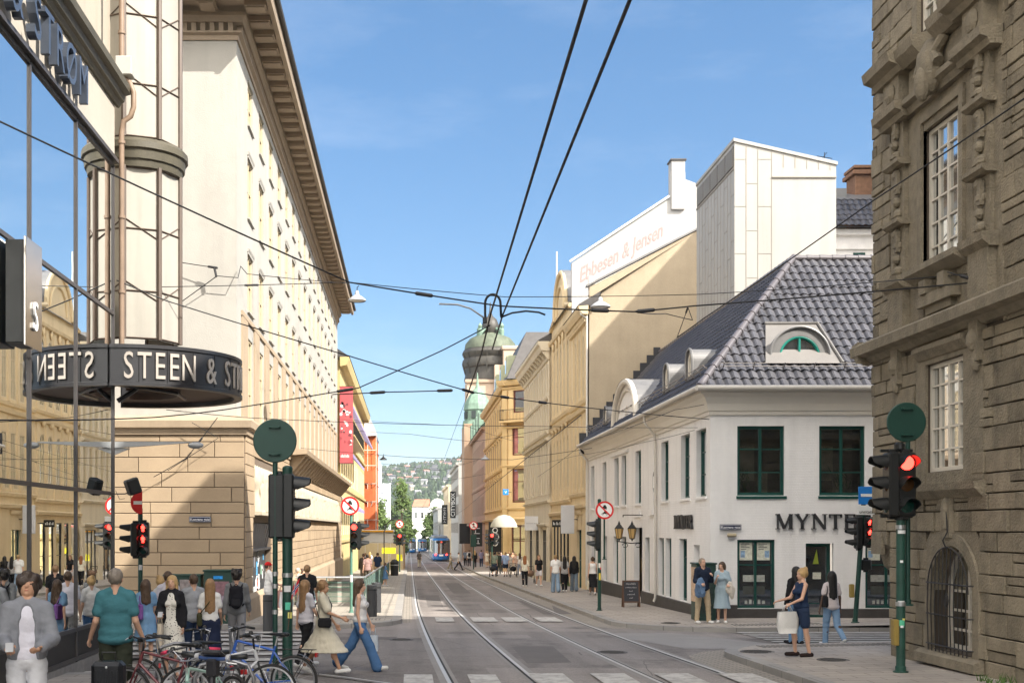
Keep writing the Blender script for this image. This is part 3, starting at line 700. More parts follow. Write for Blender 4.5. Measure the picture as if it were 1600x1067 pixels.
# stone base
B0 = .27; OSb = (-5.13+B0, 35.5-B0); OEb = OSb
door = (1.6, 6.6, -1.3, 2.45); rel = [(2.0, 8.0, 2.78, 4.25), (14.0, 45.0, 2.78, 4.1)]
slots = []
mb = MB(); wall_open(mb, OSb, US, NS, 0, BL, -2, 5.0, [door], .5); wall_open(mb, OEb, UE, NE, 0, 12, -2, 5.0); mb.build('base_core', plain('joint_mortar', (.17, .13, .095), .9), bk)
mb = MB(); ashlar(mb, OSb, US, NS, .06, BL, -1.3, 5.0, [door]+rel, (.30, .46), (1.0, 1.8), .020, .045, .006)
ashlar(mb, OEb, UE, NE, .0, 11, -1.3, 5.0, [], (.30, .46), (1.0, 1.8), .022, .045, .006)
mb.build('ashlar_base', SAND, bk)
mb = MB(); pr = [(0,5.0),(.10,5.02),(.12,5.18),(.22,5.22),(.24,5.42),(.18,5.5),(-.3,5.62)]
corner_prof(mb, OSb[0], OSb[1], 1, pr, 12, BL)
mb.fprof(OSb,US,NS,.05,BL,[(.05,-1.3),(.14,-1.3),(.14,.16),(.05,.3)]); mb.fprof(OEb,UE,NE,-.1,12,[(.05,-1.3),(.16,-1.3),(.16,.18),(.05,.3)])
mb.build('stone_ledge', SANDT, bk)
mb = MB(); mb.fprof(OSb,US,NS,12.5,BL-.5,[(.2,5.2),(.75,5.24),(.8,5.4),(.2,5.46)])
u = 13.0
while u < BL-1: mb.fprof(OSb,US,NS,u,u+.34,[(.05,4.55),(.12,4.55),(.42,4.9),(.66,5.2),(.05,5.2)]); u += 1.35
mb.build('corbelled_ledge', SANDT, bk)
rb = MB()                                            # rows of draped carved figures
for a, b, zl, zh in rel:
    u = a+.25
    while u < b-.2:
        hh = zh-zl; prof = []
        for i in range(11):
            t = i/10; r = .23*(1-.35*t)+.05*math.sin(t*11+u*3)+random.uniform(-.02, .02)
            if t > .86: r = .13
            if t > .96: r = .03
            prof.append((max(.02, r), zl+hh*t))
        c = FP(OSb, US, NS, u, .0, 0); rb.lathe(c, prof, 8)
        for q in range(3):
            du = random.uniform(-.2, .2); rb.tube([FP(OSb,US,NS,u+du,.17,zl+.02), FP(OSb,US,NS,u+du*.6+random.uniform(-.05,.05),.2,zl+hh*.4), FP(OSb,US,NS,u+du*.3,.12,zl+hh*.8)], [.07, .055, .03], 6)
        u += .56
    rb.fbox(OSb,US,NS,a-.1,b+.1,.02,.28,zl-.1,zl-.005)
rb.build('carved_relief', M('pale_carved_stone', (.44, .39, .30), .9, .15, 4, .3, 20), bk, True, 50)
# dark portal with bill-stuck boards
pt_ = MB(); pt_.fbox(OSb,US,NS,1.6,6.6,-.25,-.18,-1.3,1.6)
door_o = pt_.build('portal', M('grey_board', (.05, .052, .056), .6, .25, 3, .05), bk)
mb = MB()
for i in range(9):
    u = 1.75+i*.56
    mb.add([FP(OSb,US,NS,u,-.12,1.62), FP(OSb,US,NS,u+.38,-.12,1.62), FP(OSb,US,NS,u+.52,.06,2.42), FP(OSb,US,NS,u+.14,.06,2.42)], [(0,1,2,3)])
mb.fbox(OSb,US,NS,1.6,6.6,-.24,.03,1.55,1.62); mb.fbox(OSb,US,NS,1.6,6.6,-.3,-.2,1.6,2.45)
mb.build('portal_louvre', plain('louvre_grey', (.035, .036, .04), .5), bk)
cols = [(.7, .7, .68), (.1, .35, .6), (.55, .5, .45), (.6, .2, .15), (.75, .72, .6), (.3, .5, .35), (.65, .65, .7), (.2, .2, .22)]
for i in range(18):
    u = random.uniform(1.8, 6.0); z = random.uniform(-.3, 1.2); h = random.uniform(.2, .5); c = cols[i % 8]
    MB().fbox(OSb,US,NS,u,u+h*.7,-.178,-.172+.0006*i,z,z+h).build('poster', M('bill_%d' % (i % 8), c, .7, .5, 9, 0), door_o)
gb = MB()
for i in range(10):
    u = random.uniform(2.0, 6.2); z = random.uniform(.1, 1.4); pts = []
    for k in range(7): pts.append(FP(OSb,US,NS,u+random.uniform(-.25,.25),-.155,z+random.uniform(-.2,.2)))
    gb.tube(pts, .014, 4)
gb.build('graffiti', plain('graffiti_paint', (.65, .66, .66), .6), door_o)
# ================================================================ STONE BUILDING, right foreground
GRAN = M('brown_granite_blocks', (.25, .212, .15), .9, .26, 3.2, .6, 24, island=.45, streak=.3, bdist=.06)
GRANT = M('brown_granite_trim', (.245, .21, .152), .9, .26, 4.5, .6, 26, bdist=.05, streak=.2)
XR = 9.4; YR = 24.2
sb = thing('granite_building', 'brown granite building of irregular blocks with carved window surrounds at the right edge', 'building', (XR, YR, -.2))
OR, UR, NR = (XR, YR), (0, -1), (-1, 0)
OB, UB, NB = (XR, YR), (1, 0), (0, 1)
def u_(y): return YR-y
wins = [(2.45, 3.95, 6.9, 9.45), (2.5, 3.98, 3.27, 5.2), (2.2, 3.9, 11.35, 14.0), (8.6, 10.1, 6.9, 9.45), (8.6, 10.1, 3.27, 5.2), (8.5, 10.2, 11.35, 14.0)]
arc_h = [(2.72, 4.38, .12, 1.99), (8.7, 10.4, .12, 1.99)]
mb = MB(); wall_open(mb, OR, UR, NR, 0, 34, 2.2, 18.0, wins, .16); wall_open(mb, OR, UR, NR, .9, 34, -.9, 2.2, arc_h, .32)
wall_open(mb, OB, UB, NB, .0, 12, 2.2, 18.0); wall_open(mb, (XR, YR-.9), UB, NB, 0, 12, -.9, 2.2); mb.quad((XR, YR-.9, 2.2), (XR+16, YR-.9, 2.2), (XR+16, YR, 2.2), (XR, YR, 2.2))
mb.build('wall_core', plain('granite_mortar', (.075, .06, .045), .95), sb)
excl = [(2.1, 4.3, 2.86, 5.6), (1.25, 5.35, 5.6, 6.0), (.9, 5.3, 6.0, 11.2), (2.0, 4.15, 11.2, 14.1), (2.55, 4.55, -.1, 2.1),
        (8.25, 10.45, 2.86, 5.6), (7.4, 11.5, 5.6, 6.0), (7.05, 11.45, 6.0, 11.2), (8.3, 10.4, 11.2, 14.1), (8.5, 10.6, -.1, 2.1)]
mb = MB(); ashlar(mb, OR, UR, NR, 0, 16, 2.2, 18.0, excl, (.24, .42), (.35, .95), .024, .055, .02, .2)
ashlar(mb, OR, UR, NR, .9, 16, -.5, 2.2, excl, (.26, .42), (.4, .95), .024, .055, .02, .2)
ashlar(mb, OB, UB, NB, .0, 8, 2.2, 18.0, [], (.3, .44), (.5, 1.0), .03, .05, .02)
mb.build('granite_blocks', GRAN, sb)
T = MB()
def blk(u0, u1, n1, z0, z1, n0=-.02): T.fbox(OR, UR, NR, u0, u1, n0, n1, z0, z1)
def mould(u0, u1, prof): T.fprof(OR, UR, NR, u0, u1, prof)
for s in (0, 6.15):
    # upper window: surround, pilasters, broken entablature, apron
    blk(s+2.0, s+2.449, .06, 6.0, 9.9); blk(s+3.951, s+4.35, .06, 6.0, 9.9); blk(s+2.45, s+3.95, .06, 9.46, 9.9); blk(s+2.45, s+3.95, .04, 6.0, 6.88)
    blk(s+2.3, s+2.449, .12, 6.9, 9.6); blk(s+3.951, s+4.1, .12, 6.9, 9.6); blk(s+2.3, s+4.1, .11, 9.601, 9.74)
    mould(s+2.15, s+4.25, [(0,6.7),(.1,6.7),(.34,6.84),(.34,6.95),(0,6.95)])
    blk(s+2.5, s+3.9, .22, 6.22, 6.42); blk(s+2.7, s+3.7, .14, 6.08, 6.22); blk(s+2.7, s+2.95, .26, 6.43, 6.68); blk(s+3.45, s+3.7, .26, 6.43, 6.68)
    for c in (s+1.5, s+4.8):
        blk(c-.55, c+.55, .05, 6.0, 11.2)
        blk(c-.34, c+.34, .20, 6.0, 6.75); mould(c-.42, c+.42, [(0,6.75),(.2,6.75),(.32,6.85),(.34,6.97),(0,7.0)])
        z = 7.0
        for h, w_, n in ((.95, .22, .17), (.12, .36, .30), (1.0, .2, .17), (.12, .36, .30), (.85, .22, .2), (.14, .38, .32), (.12, .3, .26)):
            if h > .3:
                blk(c-w_-.05, c+w_+.05, n-.05, z, z+h)
                for q in range(4):
                    zz = z+h*(q+.5)/4; T.ball(FP(OR,UR,NR,c+.03*(-1)**q,n-.03,zz), (.10, .13, h*.11), 7, 5)
                T.fbox(OR,UR,NR,c-.13,c-.03,n-.03,n+.05,z+.08,z+h*.45); T.fbox(OR,UR,NR,c+.0,c+.12,n-.03,n+.04,z+h*.5,z+h*.9)
            else: mould(c-w_, c+w_, [(0,z),(n-.08,z),(n,z+h*.4),(n,z+h),(0,z+h)])
            z += h
        mould(c-.55, c+.55, [(0,9.9),(.26,9.9),(.3,10.0),(.42,10.04),(.44,10.18),(0,10.22)])
        blk(c-.36, c+.36, .28, 10.22, 10.72); T.ball(FP(OR,UR,NR,c,.28,10.47), (.09, .22, .2), 7, 5)
        mould(c-.62, c+.62, [(0,10.72),(.34,10.72),(.4,10.82),(.56,10.88),(.6,11.05),(.3,11.15),(0,11.2)])
    mould(s+2.0, s+4.3, [(0,9.9),(.16,9.9),(.2,10.02),(.3,10.06),(.3,10.16),(0,10.2)])
    blk(s+2.0, s+4.3, .14, 10.201, 10.70); mould(s+2.05, s+2.85, [(0,10.72),(.28,10.72),(.44,10.88),(.48,11.04),(0,11.18)]); mould(s+3.45, s+4.2, [(0,10.72),(.28,10.72),(.44,10.88),(.48,11.04),(0,11.18)])
    T.ball(FP(OR,UR,NR,s+3.2,.26,10.35), (.2, .34, .5), 12, 8); T.ball(FP(OR,UR,NR,s+3.2,.4,10.05), (.14, .16, .32), 10, 8); T.tube([FP(OR,UR,NR,s+2.75,.2,10.75), FP(OR,UR,NR,s+2.95,.3,10.5), FP(OR,UR,NR,s+2.8,.3,10.3)], .1, 8); T.tube([FP(OR,UR,NR,s+3.65,.2,10.75), FP(OR,UR,NR,s+3.45,.3,10.5), FP(OR,UR,NR,s+3.6,.3,10.3)], .1, 8)
    blk(s+2.0, s+2.199, .08, 11.2, 14.2); blk(s+3.901, s+4.15, .08, 11.2, 14.2)
    # string course, lower window
    blk(s+2.1, s+2.499, .05, 2.9, 5.6); blk(s+3.981, s+4.35, .05, 2.9, 5.6); blk(s+2.5, s+3.98, .05, 5.21, 5.6); blk(s+2.5, s+3.98, .04, 2.9, 3.26)
    mould(s+2.25, s+4.2, [(0,5.28),(.08,5.3),(.2,5.44),(.2,5.52),(0,5.55)])
    mould(s+1.75, s+4.75, [(0,2.78),(.08,2.78),(.22,2.92),(.24,3.04),(0,3.06)])
    for c in (s+1.35, s+4.55):
        blk(c-.16, c+.16, .16, 5.0, 5.69); T.ball(FP(OR,UR,NR,c,.14,5.35), (.12, .13, .2), 7, 5); T.ball(FP(OR,UR,NR,c,.1,4.98), (.09, .11, .16), 7, 5)
    blk(s+4.2, s+4.7, .06, 3.06, 5.0)
    blk(s+3.3, s+3.62, .12, 2.1, 2.78); T.ball(FP(OR,UR,NR,s+3.46,.12,2.5), (.07, .12, .3), 7, 5)
    k = 14; cx_, r_ = s+3.55, .83                       # arch ring
    for i in range(k):
        a, b = PI*i/k, PI*(i+1)/k; P = lambda r, t, n: FP(OR, UR, NR, cx_+r*math.cos(t), n, 1.16+r*math.sin(t))
        T.add([P(.8,a,-.2),P(1.02,a,-.2),P(1.02,b,-.2),P(.8,b,-.2),P(.8,a,.075),P(1.02,a,.075),P(1.02,b,.075),P(.8,b,.075)], [(0,3,2,1),(4,5,6,7),(0,1,5,4),(1,2,6,5),(2,3,7,6),(3,0,4,7)])
        T.add([P(1.02,a,.03),P(1.36,a,.03),P(1.36,b,.03),P(1.02,b,.03)], [(0,1,2,3)])
    blk(s+2.53, s+2.745, .075, -.1, 1.16); blk(s+4.355, s+4.57, .075, -.1, 1.16)
    mould(s+2.4, s+4.7, [(-.3,-.12),(.22,-.12),(.22,.04),(.1,.10),(-.3,.12)])
mould(-.34, 34, [(0,5.58),(.1,5.6),(.2,5.7),(.36,5.74),(.38,5.92),(.3,5.98),(0,6.02)])
T.fprof(OB, UB, NB, -.34, 16, [(0,5.58),(.1,5.6),(.2,5.7),(.36,5.74),(.38,5.92),(.3,5.98),(0,6.02)])
blk(-.02, .5, .06, 1.75, 2.2); mould(-.02, .7, [(-.9,2.2),(.05,2.2),(.02,1.95),(-.1,1.85),(-.2,1.5),(-.45,1.3),(-.9,1.1)])
T.build('carved_stonework', GRANT, sb)
PALEF = plain('pale_window_paint', (.66, .61, .52), .5)
for i, h in enumerate(wins):
    window(sb, OR, UR, NR, h, .06, PALEF, GLASSL, 4, 6 if h[3]-h[2] > 2.2 else 5, .075, .032)
for s in (0, 6.15): arch_window(sb, OR, UR, NR, s+3.55, .8, .14, 1.16, .28, PALEF, GLASS, .07, 3)
grm = plain('wrought_iron', (.025, .024, .024), .5)
for s in (0, 6.15):
    mb = MB(); cx_ = s+3.55
    for i in range(11):
        u = cx_-.74+i*.148; zt = 1.16+math.sqrt(max(.001, .78**2-(u-cx_)**2)); mb.tube([FP(OR,UR,NR,u,.13,.1), FP(OR,UR,NR,u,.15,.9), FP(OR,UR,NR,u,.13,zt)], .011, 5)
    for z in (.22, .75, 1.3): mb.tube([FP(OR,UR,NR,cx_-.86,.06,z), FP(OR,UR,NR,cx_-.8,.14,z), FP(OR,UR,NR,cx_+.8,.14,z), FP(OR,UR,NR,cx_+.86,.06,z)], .013, 5)
    mb.tube([FP(OR,UR,NR,cx_+.78*math.cos(PI*i/14),.13,1.16+.78*math.sin(PI*i/14)) for i in range(15)], .014, 5)
    mb.tube([FP(OR,UR,NR,cx_,.14,1.9), FP(OR,UR,NR,cx_,.2,2.05), FP(OR,UR,NR,cx_+.04,.14,2.2), FP(OR,UR,NR,cx_,.14,2.55)], .012, 5)
    for r in (.07, .1, .13): mb.tube([FP(OR,UR,NR,cx_+r*.7*math.cos(2*PI*i/10),.145,1.02+r*math.sin(2*PI*i/10)) for i in range(10)], .008, 4, True)
    mb.build('window_grille', grm, sb)
mb = MB(); mb.box(XR-.5, XR+12, -9.5, YR+.5, 18.0, 19.9); hz = 19.9
mb.add([(XR-.5,-9.5,hz),(XR+12,-9.5,hz),(XR+12,YR+.5,hz),(XR-.5,YR+.5,hz),(XR+2.2,-6,hz+1.9),(XR+10,-6,hz+1.9),(XR+10,YR-2,hz+1.9),(XR+2.2,YR-2,hz+1.9)], [(0,1,5,4),(1,2,6,5),(2,3,7,6),(3,0,4,7),(4,5,6,7)])
mb.build('roof', M('dark_roof_metal', (.06, .055, .05), .6), sb)

mb = MB(); mb.box(XR+12.01, XR+40, 4, YR, -2, 22.0); mb.box(XR+12.01, XR+40, 3.6, YR+.4, 22.0, 22.4); mb.build('shadow_casting_wing', M('shadow_wing_render', (.50, .45, .37), .85, .08, 1, .15), sb)  # unseen wing added to cast its shadow on the café front
# ================================================================ WHITE CORNER CAFE BUILDING
XM, YM = 8.92, 35.5
WHITEW = brick_bump(M('white_painted_brick', (.80, .785, .765), .8, .07, .5, .3, 28, streak=.10))
TEAL = M('dark_green_joinery', (.008, .055, .045), .4, .1, 3, .03)
CREAMC = M('cream_cornice', (.66, .62, .55), .8, .05, 1, .1)
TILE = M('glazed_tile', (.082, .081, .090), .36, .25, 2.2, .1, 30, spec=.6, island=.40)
ROOFM = M('dark_roof_flashing', (.03, .03, .034), .5, .2, 2, .05)
ZINC = M('zinc_sheet', (.21, .207, .205), .5, .12, 2, .05, metal=.3, streak=.15)
cf = thing('cafe_building', 'white two-storey corner café with dark glazed tile roof and dormers', 'building', (XM, YM, -.45))
OF, UF, NF = (XM, YM), (1, 0), (0, -1); OM, UM, NM = (XM, YM), (0, 1), (-1, 0)
fw_up = [(.80, 2.20, 3.24, 5.30), (3.23, 4.59, 3.24, 5.30), (5.6, 7.0, 3.24, 5.3)]
fw_lo = [(.80, 1.92, -.10, 1.93), (4.60, 5.9, -.10, 1.93), (6.4, 7.6, -.1, 1.93)]
fdoor = (2.83, 3.66, -.42, 1.82)
s_up = [(.5, 1.75), (2.6, 3.85), (5.75, 6.9), (10.65, 11.8), (13.8, 14.85), (15.6, 16.65), (18.8, 19.85), (22.3, 23.35)]
s_lo = [(3.0, 4.1), (5.3, 6.2), (6.5, 7.4), (9.0, 9.85), (13.8, 14.9), (15.7, 16.9), (18.6, 19.6), (22.0, 23.2)]
sdoor = (10.4, 12.1, -.42, 2.3)
h1 = fw_up+fw_lo+[fdoor]; h2 = [(a, b, 3.24, 5.3) for a, b in s_up]+[(a, b, -.1, 1.93) for a, b in s_lo]+[sdoor, (1.3, 2.05, 1.05, 1.75)]
mb = MB(); wall_open(mb, OF, UF, NF, 0, 11, -1, 6.3, h1, .16); wall_open(mb, OM, UM, NM, 0, 24.4, -1.5, 6.3, h2, .22)
mb.build('wall', WHITEW, cf)
mb = MB(); mb.fprof(OF,UF,NF,-.0,.795,[(0,-1),(.05,-1),(.05,-.02),(0,.0)]); mb.fprof(OF,UF,NF,1.925,2.825,[(0,-1),(.05,-1),(.05,-.13),(0,-.11)]); mb.fprof(OF,UF,NF,3.665,11,[(0,-1),(.05,-1),(.05,-.13),(0,-.11)]); mb.fprof(OF,UF,NF,.795,1.925,[(0,-1),(.05,-1),(.05,-.13),(0,-.11)])
mb.fprof(OM,UM,NM,-.05,10.395,[(0,-1.5),(.06,-1.5),(.06,-.14),(0,-.12)]); mb.fprof(OM,UM,NM,12.105,24.4,[(0,-1.5),(.06,-1.5),(.06,-.14),(0,-.12)])
mb.build('plinth', M('dark_plinth_stone', (.055, .05, .047), .7, .2, 3, .1), cf)
mb = MB()
cov = [(0,5.62),(.06,5.62),(.06,5.72),(.10,5.75),(.13,5.95),(.22,6.14),(.36,6.24),(.38,6.34),(0,6.36)]
corner_prof(mb, XM, YM, -1, cov, 11, 24.4); mb.build('cornice', CREAMC, cf)
mb = MB(); mb.fbox(OM,UM,NM,8.0,8.75,0,.07,2.96,5.6); mb.fbox(OM,UM,NM,7.93,8.82,0,.13,2.75,2.958); mb.fbox(OM,UM,NM,8.0,8.75,0,.05,-.1,2.74)
for a, b in ((13.2, 17.2),): mb.fprof(OM,UM,NM,a,b,[(0,5.36),(.08,5.38),(.1,5.46),(0,5.5)]); 
mb.fbox(OM,UM,NM,10.6,12.0,0,.05,2.7,2.95); mb.build('pilaster', WHITEW, cf)
for h in fw_up:
    w_ = window(cf, OF, UF, NF, h, .10, TEAL, clear_glass('cafe_clear_glass', (.75, .8, .78)), 2, 3, .09, .035); MB().fprof(OF,UF,NF,h[0]-.03,h[1]+.06,[(-.12,h[2]-.003),(.04,h[2]-.02),(.04,h[2]-.1),(-.12,h[2]-.1)]).build('sill', TEAL, w_)
NOTE = M('printed_notice', (.62, .62, .52), .6, .3, 14, 0); NOTE2 = M('printed_notice_blue', (.25, .38, .55), .6, .5, 12, 0)
for h in fw_lo:
    w_ = window(cf, OF, UF, NF, h, .10, TEAL, GLASS, 2, 1, .08, .04, cross=[.63])
    for k, uu in enumerate((h[0]+.1, h[0]+.62)):
        MB().fbox(OF,UF,NF,uu,uu+.38,-.128,-.122,1.32,1.86).build('notice', NOTE, w_)
        MB().fbox(OF,UF,NF,uu+.03+.2*k,uu+.16+.2*k,-.1215,-.119,1.4,1.6).build('notice_picture', NOTE2, w_)
        for q in range(4): MB().fbox(OF,UF,NF,uu+.04,uu+.2+.1*(q % 2),-.1215,-.119,1.64+q*.05,1.66+q*.05).build('notice_line', plain('print_ink', (.1,.1,.1)), w_)
    mb = MB()
    for k in range(5): mb.fbox(OF,UF,NF,h[0]+.25+k*.13,h[0]+.33+k*.13,-.124,-.121,.02,.12+.03*(k % 2))
    mb.build('window_display', M('pale_display', (.35, .36, .33), .6, .4, 10, 0), w_)
    MB().fbox(OF,UF,NF,h[0]+.2,h[0]+.85,-.124,-.121,.3,.55).build('window_display', M('dim_display', (.06, .065, .06), .5, .3, 8, 0), w_)
    MB().fbox(OF,UF,NF,h[0]+.2,h[0]+.85,-.124,-.121,.68,.88).build('window_display', M('pale_display', (.35, .36, .33), .6, .4, 10, 0), w_)
d_ = window(cf, OF, UF, NF, fdoor, .32, TEAL, GLASS, 1, 1, .10, cross=[.2], name='door')
MB().fbox(OF,UF,NF,3.15,3.4,-.345,-.339,.75,.95).build('notice', NOTE, d_); MB().add([FP(OF,UF,NF,3.15,-.34,1.2), FP(OF,UF,NF,3.33,-.34,1.2), FP(OF,UF,NF,3.27,-.34,1.65)], [(0,1,2)]).build('sticker', plain('yellow_green', (.35, .42, .05)), d_)
for a, b in s_up: window(cf, OM, UM, NM, (a, b, 3.24, 5.3), .17, TEAL, GLASSL, 2, 3, .07, .03, WHITEW, .06)
for a, b in s_lo: window(cf, OM, UM, NM, (a, b, -.1, 1.93), .17, TEAL, GLASSL, 2, 1, .07, .03, cross=[.7])
window(cf, OM, UM, NM, sdoor, .6, TEAL, GLASS, 1, 1, .1, cross=[.75], name='door')
MB().fbox(OM,UM,NM,1.3,2.05,-.2,-.19,1.05,1.75).build('niche', M('niche_grey', (.35, .34, .33)), cf)
ROOM = M('dim_room', (.11, .095, .08), .9, .4, 1.2, 0); CG = clear_glass('cafe_clear_glass', (.75, .8, .78))
for k_, h in enumerate(fw_up):
    mb = MB(); P = lambda u, n, z: FP(OF, UF, NF, u, n, z); a, b, c, d = h
    mb.quad(P(a-.6,-1.6,c-.3), P(b+.6,-1.6,c-.3), P(b+.6,-1.6,d+.2), P(a-.6,-1.6,d+.2)); mb.quad(P(a,-.2,c), P(a-.6,-1.6,c-.3), P(a-.6,-1.6,d+.2), P(a,-.2,d)); mb.quad(P(b,-.2,c), P(b+.6,-1.6,c-.3), P(b+.6,-1.6,d+.2), P(b,-.2,d)); mb.quad(P(a,-.2,d), P(b,-.2,d), P(b+.6,-1.6,d+.2), P(a-.6,-1.6,d+.2)); mb.quad(P(a,-.2,c), P(b,-.2,c), P(b+.6,-1.6,c-.3), P(a-.6,-1.6,c-.3)); mb.build('room', ROOM, cf)
    mb = MB(); mb.fbox(OF,UF,NF,a+.2,a+.95,-1.58,-1.55,c+.5,d-.5); mb.fbox(OF,UF,NF,b-.45,b-.15,-1.5,-1.2,c-.1,c+.75); mb.build('room_furniture', M('dim_furniture', (.30, .26, .20), .8, .5, 2.5, 0), cf)
    mb = MB()
    for q in range(26):
        u, z = a+.3+random.gauss(0, .13)+.5*(k_ % 2), c+.1+random.random()*.6; e = random.uniform(-.16, .16); mb.add([P(u,-.4,z), P(u+.05,-.42,z), P(u+e,-.4+random.uniform(-.1,.1),z+.25)], [(0,1,2)])
    mb.build('window_plant', M('plant_green', (.035, .075, .03), .7, .3, 5, 0), cf)
# roof
RX0, RY0, EZ = XM-.42, YM-.42, 6.40; RW = 4.05; RZ = 11.07; XD = RX0+RW
def tiles(mb, P0, U, S, ua, ub, Ls, tw=.27, th=.36, step=.028, wave=.032):
    U = Vector(U); S = Vector(S).normalized(); Nn = U.cross(S); Nn = Nn if Nn.z > 0 else -Nn; P0 = Vector(P0)
    nv = int(Ls/th)+1; sub = 6
    for r in range(nv):
        v0, v1 = r*th, min(Ls, (r+1)*th+.03)
        a0, b0, a1, b1 = ua(v0), ub(v0), ua(min(Ls, (r+1)*th)), ub(min(Ls, (r+1)*th))
        lo, hi = max(a0, a1-.2), min(b0, b1+.2)
        nt_ = max(1, int((b0-a0)/tw))
        for q_ in range(nt_+1):
            j1, j2 = random.uniform(-.006, .006), random.uniform(-.005, .005); base = len(mb.v)
            for i in range(sub+1):
                u = min(a0+(q_+i/sub)*tw, b0); h = wave*(math.sin(2*PI*(u-a0)/tw)+.35*math.sin(4*PI*(u-a0)/tw+.6))
                ut = min(max(u, a1), b1)
                mb.v.append(tuple(P0+U*u+S*(v0+j2)+Nn*(h+step*1.5-.035))); mb.v.append(tuple(P0+U*u+S*(v0+j2)+Nn*(h+step*1.5+j1))); mb.v.append(tuple(P0+U*ut+S*v1+Nn*(h+.004+j1)))
            for i in range(sub):
                q = base+i*3; mb.f += [(q, q+3, q+4, q+1), (q+1, q+4, q+5, q+2)]
sl_ = math.hypot(RW, RZ-EZ); slope = lambda v: v/sl_*RW
mb = MB(); tiles(mb, (RX0, RY0, EZ), (1, 0, 0), (0, RW, RZ-EZ), lambda v: slope(v), lambda v: 11.5, sl_); mb.build('front_roof_tiles', TILE, cf, True, 40)
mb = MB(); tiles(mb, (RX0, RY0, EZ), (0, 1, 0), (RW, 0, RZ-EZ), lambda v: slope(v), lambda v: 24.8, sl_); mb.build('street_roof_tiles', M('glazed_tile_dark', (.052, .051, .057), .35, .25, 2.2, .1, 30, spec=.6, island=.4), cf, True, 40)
mb = MB()
mb.quad((RX0, RY0, EZ-.02), (20, RY0, EZ-.02), (20, RY0+RW, RZ-.06), (XD, RY0+RW, RZ-.06)); mb.quad((RX0, RY0, EZ-.02), (RX0, 59.95, EZ-.02), (XD, 59.95, RZ-.06), (XD, RY0+RW, RZ-.06))
mb.quad((XD, RY0+RW, RZ-.06), (20, RY0+RW, RZ-.06), (20, RY0+2*RW, EZ), (XD, RY0+2*RW, EZ)); mb.quad((XD+.02, RY0+RW, RZ-.06), (XD+.02, 59.95, RZ-.06), (XD+.02, 59.95, 0), (XD+.02, RY0+RW, 0))
mb.box(RX0-.02, 20, RY0-.02, RY0+.25, EZ-.06, EZ-.021); mb.box(RX0-.02, RX0+.25, RY0+.26, 59.95, EZ-.06, EZ-.021)
y = 59.9
for i in range(12):                                  # stepped flashing against the tall gable behind
    t0, t1 = i/12, (i+1)/12; mb.box(RX0+RW*t0, RX0+RW*t1, y, y+.06, EZ-.4, EZ+(RZ-EZ)*t1+.26)
mb.build('roof_deck', ROOFM, cf)
mb = MB(); n = 15                                     # ridge and hip caps
A = Vector((RX0, RY0, EZ+.03)); B = Vector((XD, RY0+RW, RZ+.05))
for i in range(n): mb.tube([A.lerp(B, i/n), A.lerp(B, (i+1.12)/n)], [.12, .095], 8)
for i in range(16): mb.tube([(XD+i*.42, RY0+RW, RZ+.02), (XD+(i+1.1)*.42, RY0+RW, RZ+.02)], [.115, .095], 8)
for i in range(50): mb.tube([(XD, RY0+RW+i*.42, RZ+.02), (XD, RY0+RW+(i+1.1)*.42, RZ+.02)], [.115, .095], 8)
mb.build('ridge_tiles', M('glazed_ridge_tile', (.115, .105, .112), .34, .15, 2, .05, spec=.6), cf, True, 50)
mb = MB(); mb.tube([(RX0-.08, RY0-.08, EZ-.03), (20, RY0-.08, EZ-.03)], .085, 8); mb.tube([(RX0-.08, RY0-.08, EZ-.03), (RX0-.08, 59.9, EZ-.03)], .085, 8)
for x_, y_ in ((XM-.09, 43.0), (XM-.09, 59.3)): mb.tube([(RX0-.08, y_, EZ-.06), (RX0-.06, y_, EZ-.35), (x_-.02, y_, EZ-.8), (x_, y_, EZ-1.1), (x_, y_, -.2 if y_ < 50 else -.6)]+([(x_-.06, y_, -.36)] if y_ < 50 else []), .05, 8)
mb.build('gutter', plain('painted_gutter', (.55, .52, .47), .5), cf, True, 50)
# guard rails along both eaves
mb = MB()
S1 = Vector((0, RW, RZ-EZ)).normalized(); S2 = Vector((RW, 0, RZ-EZ)).normalized(); off1 = Vector((0, -S1.z, S1.y)); off2 = Vector((-S2.z, 0, S2.x))
for k in (.10, .22):
    p = Vector((RX0, RY0, EZ))+S1*.75+off1*(k+.05); mb.tube([p+Vector((.7, 0, 0)), p+Vector((11, 0, 0))], .014, 5)
    p = Vector((RX0, RY0, EZ))+S2*.75+off2*(k+.05); mb.tube([p+Vector((0, .7, 0)), p+Vector((0, 24.3, 0))], .014, 5)
for i in range(12):
    p = Vector((RX0+.8+i*.9, RY0, EZ))+S1*.75; mb.tube([p, p+off1*.3], .016, 5)
for i in range(27):
    p = Vector((RX0, RY0+.8+i*.9, EZ))+S2*.75; mb.tube([p, p+off2*.3], .016, 5)
mb.build('snow_guard', plain('guard_rail_metal', (.22, .20, .19), .5), cf)
